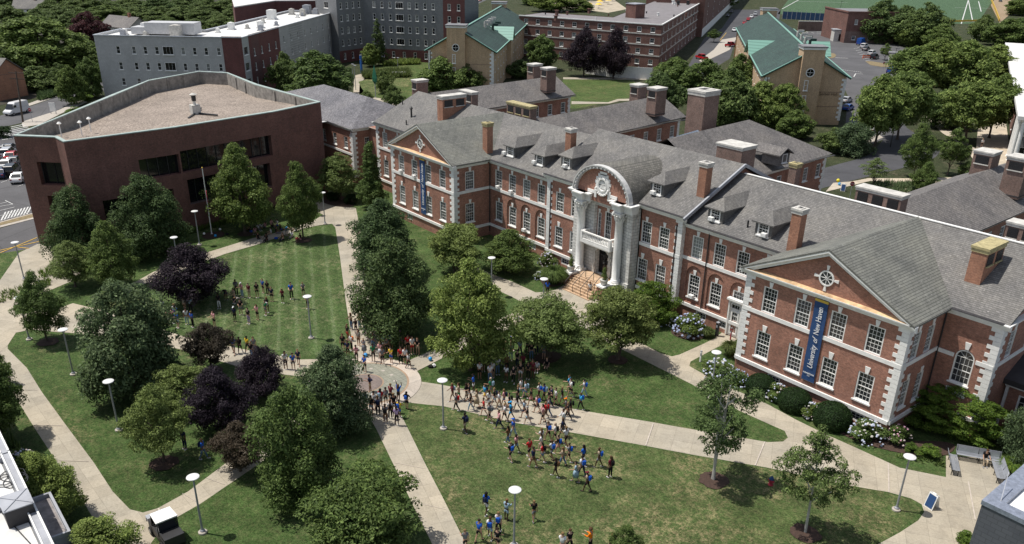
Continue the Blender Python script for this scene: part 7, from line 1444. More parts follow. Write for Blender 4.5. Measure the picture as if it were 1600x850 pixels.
crowd([(743.5, 568.5, 'W', 'K'), (751.3, 563.5, 'G', 'D', {'bk': 't'}), (761.3, 575, 'L', 'K'), (764, 550.5, 'K', 'K', {'bk': 't'}), (776, 551, 'P', 'G'), (786, 548.5, 'K', 'G', {'hair': 'long'}), (800.2, 546, 'B', 'N', {'bk': 't'}), (801.3, 535, 'W', 'B'), (808.7, 515, 'W', 'K'), (798, 562.5, 'G', 'L', {'bk': 't'}), (777.5, 585, 'W', 'D', {'bk': 't', 'sk': 4}), (749.3, 592, 'W', 'K', {'sk': 2}), (765.5, 596.5, 'W', 'D', {'bk': 't', 'pack': 'B'}), (770.3, 589.5, 'W', 'K', {'hair': 'long'}), (791, 596.5, 'W', 'H', {'pack': 'K'}), (802, 597.5, 'K', 'K', {'bk': 't'}), (813, 593.5, 'K', 'W', {'hair': 'short'}),
       (817, 578, 'M', 'K', {'bk': 't'}), (825, 592, 'K', 'K', {'bk': 't'}), (832, 589.5, 'M', 'M'), (823.5, 553.5, 'N', 'K', {'bk': 't'}), (849.5, 561, 'G', 'G', {'sk': 0}), (854.6, 572.5, 'K', 'K', {'p': 'sit'}), (839, 577, 'W', 'K', {'p': 'sit'}), (733, 575, 'K', 'G'), (725, 566, 'N', 'G', {'hair': 'long'}), (830, 562, 'K', 'D', {'bk': 't'}), (838, 553, 'G', 'N', {'bk': 't'}), (755, 580, 'N', 'T'), (808, 574, 'K', 'N', {'bk': 't'}), (786, 570, 'K', 'K'), (792, 580, 'H', 'K', {'bk': 't'}), (740, 555, 'K', 'L'), (812, 556, 'L', 'N', {'bk': 't'})], 'in the shade near the wide dogwood', 'crowd in the shade beside the east path', CAMF, ['stand', 'phone', 'fold', 'walk'])
WK = ['walk', 'walk2']
crowd([(891.6, 620.5, 'W', 'K', {'pack': 'K'}), (889, 613.5, 'C', 'K'), (912, 619.5, 'W', 'L', {'bk': 't', 'pack': 'B', 'f': LEFT}), (907, 640.5, 'C', 'K', {'bk': 't', 'pack': 'B', 'sk': 4}), (891, 650.5, 'K', 'T', {'pack': 'K'}), (879.4, 669, 'W', 'K', {'bk': 't', 'long_': True, 'f': LEFT, 'sk': 2, 'sc': 1.06}), (887, 656.5, 'K', 'K', {'bk': 't'}), (883.7, 649, 'G', 'K', {'hair': 'cap', 'hc': 'O'}), (878, 631.5, 'K', 'G'), (868, 634.5, 'W', 'K'), (861.4, 631.5, 'N', 'K'), (857.7, 636, 'K', 'N', {'bk': 't'}), (850, 628, 'B', 'K', {'pack': 'L'}), (842, 625, 'W', 'K', {'pack': 'B', 'sk': 3}), (839, 645, 'P', 'K', {'pack': 'B', 'sk': 1}),
       (857, 650, 'G', 'D', {'bk': 't'}), (852.5, 655, 'R', 'K', {'pack': 'R'}), (847.7, 661, 'P', 'K', {'hair': 'long', 'sk': 1}), (824, 662, 'K', 'L', {'hair': 'cap', 'hc': 'G'}), (819, 652.5, 'L', 'N'), (829.7, 633.5, 'K', 'P'), (821, 622.5, 'L', 'D', {'pack': 'L'}), (814, 619, 'W', 'L', {'bk': 't', 'hair': 'afro'}), (809.5, 629, 'K', 'K', {'bk': 't'}), (808, 641, 'K', 'W', {'sk': 4}),
       (707, 626.5, 'M', 'T', {'pack': 'L', 'hair': 'long', 'hc': 'H'}), (717, 625.5, 'T', 'E', {'hair': 'long'}), (729, 626, 'K', 'T'), (733.5, 627, 'K', 'W'), (713, 641.5, 'G', 'K', {'bk': 't', 'pack': 'R'}), (735.5, 641.5, 'K', 'L', {'bk': 't', 'hair': 'long'}), (745, 637, 'T', 'T', {'bk': 'k', 'hair': 'long'}), (740, 613, 'B', 'W', {'p': 'phone'}), (767, 618.5, 'E', 'G', {'pack': 'L', 'hc': 'T'}), (757.6, 627, 'C', 'Y', {'pack': 'N', 'sk': 0}), (756, 649.5, 'R', 'N'), (765, 659.5, 'G', 'K', {'pack': 'G'}), (772.6, 634.5, 'K', 'L', {'pack': 'N'}), (764, 637.5, 'W', 'W', {'bk': 't', 'hair': 'long'}), (780, 639.5, 'W', 'T', {'bk': 't', 'sk': 0}), (780, 669.5, 'P', 'N', {'bk': 't', 'long_': True}),
       (788.5, 659, 'W', 'K'), (798, 656, 'C', 'C', {'hair': 'cap', 'hc': 'C', 'sc': 1.04}), (787.5, 634.5, 'P', 'D', {'pack': 'N', 'hair': 'long'}), (796, 641.5, 'K', 'K', {'pack': 'K'})], 'on the wide east path', 'people streaming along the wide east path', LEFT, WK)
crowd([(727, 675.5, 'N', 'T', {'pack': 'N', 'sk': 4, 'extra': 'blue folder'}), (802, 683.5, 'B', 'L', {'bk': 't', 'hair': 'cap', 'hc': 'B'}), (794, 694, 'H', 'D', {'bk': 't', 'hair': 'long'}), (806.5, 707.5, 'P', 'L', {'hair': 'short'}), (797.6, 720.5, 'K', 'K', {'pack': 'B'}), (826.8, 716.5, 'R', 'K', {'sc': 1.05}), (833, 730, 'N', 'H', {'long_': True, 'sc': 1.06}), (845, 706, 'W', 'P', {'hair': 'long'}), (847, 721.5, 'R', 'D', {'pack': 'K', 'hair': 'long'}), (856, 689.5, 'N', 'K', {'pack': 'B'}), (867, 691, 'W', 'K', {'pack': 'K', 'hair': 'long', 'hc': 'T'}), (845.5, 698, 'W', 'W', {'hair': 'long', 'hc': 'H'}), (862, 717, 'W', 'G', {'pack': 'B', 'sk': 3}), (871.8, 709, 'K', 'P', {'pack': 'B', 'sk': 0}), (884, 697, 'W', 'K', {'sk': 3}), (878.8, 727.5, 'T', 'D', {'bk': 't', 'hair': 'long', 'hc': 'H'}), (888.6, 721.5, 'G', 'K', {'pack': 'B'}), (868, 745, 'K', 'K', {'pack': 'H', 'sk': 4}),
       (899, 753, 'L', 'L', {'bk': 'k', 'pack': 'T', 'sk': 1}), (908.9, 744, 'W', 'N', {'bk': 't', 'pack': 'B'}), (911, 727, 'B', 'N', {'hair': 'long'}), (916.8, 768, 'T', 'K', {'hair': 'cap', 'hc': 'M', 'pack': 'B', 'f': LEFT}), (935, 730, 'T', 'G', {'pack': 'B', 'f': LEFT, 'sk': 4}), (953, 746, 'M', 'K', {'bk': 't', 'hair': 'long', 'pack': 'K', 'p': 'stand'}), (879, 683, 'N', 'G')], 'on the big right lawn', 'people crossing the big right lawn', R(-70), WK)
crowd([(759.7, 803, 'B', 'W', {'pack': 'N', 'hair': 'long', 'f': AWAY}), (791, 813, 'L', 'L', {'long_': True, 'hair': 'short', 'hc': 'H', 'p': 'phone'}), (748.5, 846, 'B', 'K', {'sk': 1}), (765.7, 841.5, 'W', 'L', {'pack': 'B'}), (778.5, 834, 'W', 'K', {'bk': 't', 'pack': 'B'}), (777, 858, 'K', 'K'), (834, 813.5, 'K', 'G', {'f': AWAY}), (889.5, 861, 'K', 'K', {'bk': 't'}), (921.7, 861, 'O', 'K', {'bk': 't', 'long_': True, 'hair': 'afro', 'p': 'phone', 'f': LEFT}), (877.5, 868, 'W', 'K'), (955.5, 868, 'K', 'K', {'hair': 'afro'}), (727, 860, 'G', 'K')], 'at the bottom of the right lawn', 'people crossing the big right lawn', AWAY, WK)
crowd([(289.7, 701, 'N', 'N', {'bk': 't', 'p': 'stand'}), (319, 717, 'B', 'D', {'bk': 't', 'pack': 'N', 'p': 'walk', 'f': RIGHT})], 'on the left lawn beside the olive tree', 'pair on the left lawn', CAMF, ['stand'])
crowd([(921, 463, 'W', 'K', {'f': AWAY, 'bk': 't'}), (855, 462, 'B', 'K', {'f': AWAY, 'hair': 'long'}), (943, 428, 'B', 'K', {'f': CAMF})], 'near the entrance steps', 'people near the entrance', CAMF, ['stand', 'walk'])
person(1533, 231, 'stand', 'W', 'K', CAMF, 'on the light walk behind the hall', 'people behind the hall', long_=True)
person(1537, 724, 'bench', 'K', 'T', adir((1502, 715), (1553, 724)), 'on the slatted bench', 'person on a bench', bk='t', sk=1, z=0)
SIT = [(404, 359, 'W', 'G', 'sit'), (399, 364, 'P', 'T', 'sit'), (409, 357, 'W', 'T', 'sit'), (415, 356, 'P', 'G', 'sit'), (424, 353, 'P', 'K', 'sit'), (434, 353, 'W', 'B', 'sit'), (424, 366, 'W', 'T', 'sit'), (432, 365, 'K', 'G', 'sit'), (403.5, 373, 'K', 'K', 'sit'), (417, 376, 'K', 'K', 'sit'), (447, 368, 'C', 'G', 'bend'), (442.5, 375, 'H', 'N', 'sit'), (457, 371, 'W', 'G', 'sit'), (463, 362, 'W', 'W', 'sit'), (450, 360, 'K', 'D', 'sit'), (438, 360, 'K', 'B', 'sit'), (470, 375, 'K', 'P', 'sit'), (391, 360, 'N', 'K', 'sit')]
for x, y, a, b, ps in SIT: person(x, y, ps, a, b, random.uniform(0, 6.28), 'under the tree by the flagpole', 'people resting in the shade', hair=random.choice(('short', 'long')), bk='t' if b in 'KGN' else 's')
# labels: words on looks and place; look-alikes are told apart by their order from the left
ORD = ['leftmost', 'second', 'third', 'fourth', 'fifth', 'sixth', 'seventh', 'eighth', 'ninth']
from collections import defaultdict
gd = defaultdict(list)
for t, d, pose, where, px in PPL: gd[(d, POSN[pose], where)].append((px, t))
for (d, ps, where), L_2 in gd.items():
    L_2.sort(key=lambda q: q[0])
    for i, (px, t) in enumerate(L_2):
        base = f"{d}, {ps} {where}"
        if len(L_2) > 1: base = f"{ORD[i]} from left: {base}" if i else f"leftmost: {base}"
        ws = base.split()
        if len(ws) > 16: base = base.replace('standing ', '').replace('in the shade near', 'near').replace('in the shade of', 'under').replace('looking at a phone', 'with phone').replace('from left: ', ', ').replace('standing with folded arms', 'arms folded')
        if len(base.split()) > 16: base = ' '.join(base.split()[:16])
        t['label'] = base
# ================================================================== LAMPS, POLES, SIGNS
def lamp_proto():
    t = thing('lamp_post', (0, 0, 0), 'x', 'lamp post'); m = MB(); m.lathe([(.3, 0), (.3, .12), (.24, .16)], (0, 0, 0), 18); o = m.build('base', KERB, None, (0, 0, 0)); kid(t, o)
    LP = plain('lamp_grey', (.36, .37, .4), .45, .3, .1)
    m = MB(); m.lathe([(.16, .16), (.17, .24), (.1, .32), (.075, .5), (.06, 4.35)], (0, 0, 0), 14); kid(t, m.build('pole', LP))
    m = MB(); m.lathe([(.06, 4.3), (.14, 4.38), (.12, 4.46), (.3, 4.52)], (0, 0, 0), 18); kid(t, m.build('lamp_neck', LP))
    m = MB(); m.lathe([(.1, 4.50), (.38, 4.54), (.43, 4.58), (.415, 4.62), (.25, 4.67), (.05, 4.69)], (0, 0, 0), 26); kid(t, m.build('disc_shade', plain('lamp_white', (.66, .66, .65), .5, 0, .1))); return Stock(t)
LS = lamp_proto()
for px, py, lb in ((115, 585.5, 'white disc lamp on the far left lawn, nearest the small mulch ringed tree'), (186, 672.5, 'white disc lamp on the left lawn between the big dark tree and the path'), (317, 832.5, 'white disc lamp on the bottom left lawn beside the utility truck'), (486.5, 528.5, 'white disc lamp standing on the mown lawn'),
                   (693, 670, 'white disc lamp on the lawn edge just right of the plaza'), (803, 853, 'white disc lamp at the bottom centre of the big lawn'), (1400, 797, 'white disc lamp at the rounded tip of the lawn near the sandwich board'), (1110, 622, 'white disc lamp between the birch and the hydrangeas'),
                   (508, 350.5, 'white disc lamp at the corner where two paths meet above the mown lawn'), (484, 336, 'white disc lamp half hidden behind the narrow corner tree'), (312, 383, 'white disc lamp in front of the flagpole'), (281, 428, 'white disc lamp behind the round purple plum'),
                   (768, 462, 'white disc lamp right of the yellow green maple'), (848, 498, 'white disc lamp behind the wide dogwood near the steps'), (46, 531, 'white disc lamp behind the small mulch ringed tree'), (38, 437, 'white disc lamp beside the concrete forecourt of the dark block'), (582, 515+90, 'x')):
    if lb == 'x': continue
    o = LS.put(tuple(G(px, py)), 0, 1); tag(o, lb, 'lamp post', 'white disc lamps')
def street_lamp(px, py, ty, lb, col=BLACK, arm=False):
    p = G(px, py); h = zat(p.x, p.y, ty); t = thing('street_lamp', (p.x, p.y, 0), lb, 'street lamp', 'tall dark street lamps'); m = MB(); m.tube((0, 0, 0), (0, 0, h), .1, .06); m.build('pole', col, t); m = MB(); m.box((.35, 0, h), (1.1, .3, .14)) ; m.build('lamp_head', col, t)
street_lamp(1391, 230, 150, 'tall dark street lamp standing on the loop road kerb'); street_lamp(1431, 192, 148, 'tall dark street lamp left of the diagonal light path'); street_lamp(1394, 111, 76, 'tall dark street lamp beside the shelter'); street_lamp(556, 141, 102, 'slim courtyard lamp post by the courtyard path', GREYTRIM); street_lamp(622, 112, 90, 'slim courtyard lamp post in front of the tall conifer', GREYTRIM); street_lamp(1311, 26, 2, 'floodlight pole in front of the playing field'); street_lamp(552, 130, 100, 'slim grey pole beside the trees of the courtyard entrance', GREYTRIM)
p = G(331, 366); h = zat(p.x, p.y, 262); t = thing('flagpole', (p.x, p.y, 0), 'white flagpole with a hanging flag in a mulch ring before the dark block', 'flagpole'); m = MB(); m.lathe([(.2, 0), (.12, .1), (.08, .3), (.05, h-.1)], (0, 0, 0), 12); m.build('pole', WHITE, t); m = MB(); m.lathe([(.02, h-.1), (.1, h), (.02, h+.1)], (0, 0, 0), 10); m.build('finial', GOLD, t)
fm_ = MB(); fv = 8
FLR, FLB = plain('flag_red', (.35, .03, .05), .8), plain('flag_blue', (.03, .05, .2), .8)
for i in range(6): zt = h-3.0-.3*i; fm_.poly([(.06, 0, zt), (.28+.05*(i % 2), .06, zt), (.25+.05*((i+1) % 2), -.05, zt-.3), (.06, 0, zt-.3)])
fm_.build('flag', FLR, t)
for x, y, r in ((330, 367, 1.6),): mulch_ring(x, y, r)
def spotlight(px, py, lb): p = G(px, py); t = thing('ground_spotlight', (p.x, p.y, 0), lb, 'spotlight', 'ground lights by the flagpole'); m = MB(); m.tube((0, 0, 0), (0, 0, .3), .05); m.build('stake', BLACK, t); m = MB(); m.tube((-.1, 0, .3), (.14, 0, .42), .12, .16); m.build('lamp_body', WHITE, t)
spotlight(319, 369, 'small white ground spotlight left of the flagpole'); spotlight(344, 362, 'small white ground spotlight right of the flagpole')
# utility pole and street furniture at far left
p = G(36, 191); h = zat(p.x, p.y, 113); t = thing('utility_pole', (p.x, p.y, 0), 'leaning wooden utility pole with crossarms beside the white van', 'utility pole'); m = MB(); m.tube((0, 0, 0), (-1.0, 1.0, h), .2, .13); m.build('pole', BARK, t)
for dz in (.3, 1.5): m = MB(); m.bar((-2.2, -.2, h-dz), (.2, 2.2, h-dz), .14); m.build('crossarm', BARK, t)
wv = MB()
for k in range(8):
    a = Vector((-1, 1, h-.4)).lerp(Vector((-45, -38, h+1)), k/8); b = Vector((-1, 1, h-.4)).lerp(Vector((-45, -38, h+1)), (k+1)/8); a.z -= 3*math.sin(math.pi*k/8); b.z -= 3*math.sin(math.pi*(k+1)/8); wv.bar(a, b, .06)
wv.build('wire', BLACK, t)
def stop_sign(px, py, lb, hh=2.5):
    p = G(px, py); t = thing('stop_sign', (p.x, p.y, 0), lb, 'stop sign', None, CAMF); m = MB(); m.tube((0, 0, 0), (0, 0, hh), .04); m.build('post', GREYTRIM, t); m = MB(); pts = [(.38*math.cos(math.pi/8+math.pi*k/4), 0, hh+.1+.38*math.sin(math.pi/8+math.pi*k/4)) for k in range(8)]; m.extr(pts[::-1], (0, -.06, 0), (0, -.03, 0)); m.build('octagon', FLR, t)
    text('lettering', 'STOP', .26, WTXT, Matrix.Translation((0, -.07, hh+.02)) @ Matrix.Rotation(R(90), 4, 'X'), t, 0, .002, 'CENTER')
stop_sign(51, 191, 'red stop sign on the kerb right of the utility pole'); stop_sign(1327, 312, 'red stop sign behind the hall ridge near the blue sandwich board'); stop_sign(1379, 112, 'red stop sign in the rear car park')
def aboard(px, py, rz, lb, txt):
    p = G(px, py); t = thing('sandwich_board', (p.x, p.y, 0), lb, 'sign', 'blue sandwich boards', rz); m = MB()
    for s in (1, -1): m.extr([Vector((-.36, s*.34, 0)), Vector((.36, s*.34, 0)), Vector((.36, s*.04, 1.15)), Vector((-.36, s*.04, 1.15))][::s], (0, 0, 0), (0, s*.035, 0))
    m.box((0, 0, 1.17), (.3, .1, .08)); m.build('frame', WHITE, t); m = MB(); m.poly([(-.29, -.375+.02, .12), (.29, -.375+.02, .12), (.29, -.112+.02, 1.08), (-.29, -.112+.02, 1.08)]); o = m.build('panel', BLUE, t); o.location.y = -.03
    tl = math.atan2(.30, 1.15); mt = Matrix.Rotation(R(90)-tl, 4, 'X')
    for k, (s, z) in enumerate(txt): text('lettering', s, .13 if k else .15, WTXT, Matrix.Translation((0, -.375+z*.262-.022, z)) @ mt, t, 0, .002, 'CENTER')
aboard(1455, 792, R(-14), 'blue and white sandwich board standing on the wide concrete at lower right', [('WELCOME', .9), ('University', .72), ('of New', .56), ('Haven', .40), ('\u2190', .22)])
aboard(1317, 298, R(20), 'blue and white sandwich board behind the hall near the loop road', [('WELCOME', .85), ('PARKING', .6), ('\u2191', .35)])
aboard(1332, 195, R(60), 'blue sandwich board among shrubs beside the tan hall', [('P', .6)])
def bollard(px, py, h, mat, lb, w_=.28): p = G(px, py); t = thing('bollard', (p.x, p.y, 0), lb, 'bollard'); m = MB(); m.box((0, 0, h/2), (w_, w_, h)); m.build('post', mat, t); m = MB(); m.box((0, 0, h+.04), (w_*1.15, w_*1.15, .08)); m.box((0, -w_*.52, h*.75), (w_*.6, .04, .25)); m.build('cap', GREYTRIM, t)
bollard(1119.5, 525, 1.5, BLACK, 'black post box standing on the side door landing'); bollard(1141, 531, 1.3, FLR, 'thin red marker post by the side door', .1); bollard(1094, 565, 1.1, WHITE, 'white post with dark box on the lawn by the side door path', .14); bollard(565, 114, 5.0, plain('blue_post', (.02, .12, .4), .5), 'tall blue emergency call post in the courtyard', .5)
p = G(1204, 758); t = thing('fire_hydrant', (p.x, p.y, 0), 'red fire hydrant with blue top on the right lawn', 'hydrant'); m = MB(); m.lathe([(.2, 0), (.2, .06), (.13, .08), (.13, .5), (.17, .52)], (0, 0, 0), 14); m.tube((-.24, 0, .38), (.24, 0, .38), .07); m.tube((0, -.24, .36), (0, 0, .36), .08); m.build('barrel', FLR, t); m = MB(); m.lathe([(.18, .52), (.18, .58), (.13, .7), (.05, .78), (.04, .84)], (0, 0, 0), 14); m.build('bonnet', BLUE, t)
def ball(px, py, lb, col=(.02, .3, .7), r=.2): p = G(px, py); m = bmesh.new(); bmesh.ops.create_uvsphere(m, u_segments=14, v_segments=8, radius=r); me = bpy.data.meshes.new('balloon'); m.to_mesh(me); m.free(); me.materials.append(CARP); me.polygons.foreach_set('use_smooth', [True]*len(me.polygons)); o = bpy.data.objects.new('balloon', me); COL.objects.link(o); o.location = (p.x, p.y, r+.05); o.color = (*col, 1); tag(o, lb, 'balloon', 'balloons')
ball(571.5, 558, 'blue balloon at the feet of the crowd above the plaza'); ball(672.5, 564, 'blue balloon alone on the path right of the plaza'); ball(1309, 285, 'yellow balloon beside the rear sandwich board', (.7, .6, .02), .3); ball(1311, 290, 'sky blue balloon beside the rear sandwich board', (.1, .4, .7), .25); ball(337, 371, 'blue balloon in the grass below the flagpole')
def bag(px, py, lb, col): p = G(px, py); m = bmesh.new(); bmesh.ops.create_cube(m, size=1); [setattr(v, 'co', Vector((v.co.x*.5, v.co.y*.34, v.co.z*.26))) for v in m.verts]; bmesh.ops.bevel(m, geom=m.edges[:], offset=.08, segments=2, affect='EDGES'); me = bpy.data.meshes.new('bag'); m.to_mesh(me); m.free(); me.materials.append(CLOTH); o = bpy.data.objects.new('bag', me); COL.objects.link(o); o.location = (p.x, p.y, .14); o.rotation_euler.z = px; o.color = (*col, 1); tag(o, lb, 'bag', 'bags left on the ground')
bag(673, 574.5, 'black bag dropped on the grass beside the path right of the plaza', (.02, .02, .02)); bag(678, 573, 'white bag beside the black bag right of the plaza', (.6, .6, .6)); bag(355, 367, 'dark bag on the grass between flagpole and shade tree', (.02, .02, .025)); bag(393, 363, 'blue bag by the mulch of the shade tree', (.03, .12, .5)); bag(431.5, 373.5, 'blue bag on the path edge near seated people', (.03, .1, .45)); bag(578, 598-3, 'dark folded bag lying on the plaza pavers', (.05, .05, .1)); bag(464, 374, 'pink bag beside the narrow corner tree', (.6, .1, .12))
# benches
def bench(px, py, rz, lb, L_=2.4):
    p = G(px, py); t = thing('bench', (p.x, p.y, 0), lb, 'bench', 'slatted metal benches', rz); BM_ = plain('bench_metal', (.38, .40, .44), .4, .3, .15)
    m = MB()
    for k in range(8): m.box((0, -.25+.075*k, .5+.012*abs(k-3)), (L_, .055, .025))
    m.build('seat', BM_, t); m = MB()
    for k in range(8): m.bar((-L_/2, .32+.02*k, .56+.065*k), (L_/2, .32+.02*k, .56+.065*k), .03, .05)
    m.build('backrest', BM_, t)
    for x in (-L_/2+.08, 0, L_/2-.08): m = MB(); m.box((x, -.2, .24), (.06, .05, .48)); m.box((x, .25, .24), (.06, .05, .48)); m.bar((x, .28, .45), (x, .5, 1.08), .05); m.box((x, .02, .46), (.06, .5, .05)); m.build('leg', BLACK, t)
bench(1527, 722, adir((1502, 715), (1553, 724)), 'slatted grey bench with a seated person, back against the viburnum', 3.2); bench(1489, 731, adir((1490, 745), (1484, 712)), 'empty slatted bench on the left side of the bench pad'); bench(1557, 743, adir((1552, 728), (1561, 757)), 'empty slatted bench on the right side of the bench pad')
# courtyard objects
p = G(587, 153); t = thing('drop_sculpture', (p.x, p.y, 0), 'dark green drop shaped sign on a pole behind the hip roof', 'sign'); m = MB(); m.tube((0, 0, 0), (0, 0, 4), .1); m.build('pole', GREYTRIM, t); m = MB(); m.lathe([(.02, 3.2), (1.0, 4.0), (1.1, 4.8), (.7, 6.2), (.2, 7.4), (.02, 8.0)], (0, 0, 0), 16); o = m.build('drop', plain('drop_green', (.02, .12, .07), .5), t); o.scale = (1, .25, 1)
for k in range(5):
    p = G(615+k*4.3, 119.5); t = thing('sign_block', (p.x, p.y, 0), ('leftmost', 'second', 'middle', 'fourth', 'rightmost')[k]+' of five small pale cubes in front of the courtyard reeds', 'sign', 'pale cubes in the courtyard'); m = MB(); m.box((0, 0, .9), (.75, .75, .75)); m.build('cube', WHITE, t); m = MB(); m.box((0, 0, .3), (.3, .3, .5)); m.build('plinth', BLACK, t)
def parasol(px, py, lb): p = G(px, py); t = thing('parasol', (p.x, p.y, 0), lb, 'parasol', 'yellow parasols beyond the dormitory'); m = MB(); m.tube((0, 0, 0), (0, 0, 2.8), .06); m.build('pole', WHITE, t); m = MB(); m.lathe([(2.1, 2.4), (1.2, 2.9), (.05, 3.3)], (0, 0, 0), 8); m.build('canopy', plain('parasol_yellow', (.75, .52, .05), .7, 0, .1), t); m = MB(); m.lathe([(.1, 0), (.1, .7), (1.2, .72), (1.2, .78)], (0, 0, 0), 10); m.build('table', WHITE, t)
for i, (x, y) in enumerate(((911, 6), (924, 3), (937, 9), (944, 4), (950, 7), (935, 14), (957, 2), (920, 13))): parasol(x, y, 'yellow parasol with white table beyond the dormitory roof, '+('leftmost', 'second from left, upper', 'below the middle pair', 'upper one of the middle pair', 'between middle pair and rightmost', 'lowest of the right group', 'rightmost', 'lowest of the left group')[i])
for i, (x, y, hx) in enumerate(((1548, 0, 8), (1552, 10, 8), (1556, 20, 8), (1561, 32, 8))):
    if i < 3: a, b = G(x, y), G((1552, 1556, 1561)[i], (10, 20, 34)[i]); t = wthing('field_rail', (a.x, a.y, 0), ('upper', 'middle', 'lower')[i]+' length of yellow padded rail along the right side of the playing field', 'fence', 'yellow rails by the playing field'); m = MB(); m.bar((a.x, a.y, .9), (b.x, b.y, .9), .25, 1.5); m.build('pad', YPAINT, t)
a, b = G(1478, 35), G(1527, 34); t = wthing('field_rail', (a.x, a.y, 0), 'yellow rail along the near edge of the playing field', 'fence', 'yellow rails by the playing field'); m = MB(); m.bar((a.x, a.y, .6), (b.x, b.y, .6), .2, .9); m.build('pad', YPAINT, t)
def barrier(px, py, lb): p = G(px, py); t = thing('barrier', (p.x, p.y, 0), lb, 'barrier', None, R(40)); m = MB(); m.box((0, 0, 1.0), (4.2, .1, .35)); m.box((0, 0, .5), (4.2, .1, .25)); m.build('board', plain('barrier_orange', (.75, .14, .03), .7), t); [MB().box((x, 0, .6), (.12, .7, 1.2)).build('leg', plain('barrier_orange', (.75, .14, .03)), t) for x in (-1.9, 1.9)]
barrier(1357, 92, 'orange and white road barrier in front of the dark parked car')
def hedge_sign(px, py): p = G(px, py); t = thing('notice_board', (p.x, p.y, 0), 'white notice board beside a bush on the street kerb', 'sign', None, CAMF); m = MB(); m.box((0, 0, 1.5), (1.4, .12, 1.9)); m.build('board', WHITE, t); [MB().box((x, 0, .5), (.1, .1, 1.0)).build('post', GREYTRIM, t) for x in (-.6, .6)]
hedge_sign(84, 178); p = G(81, 179)
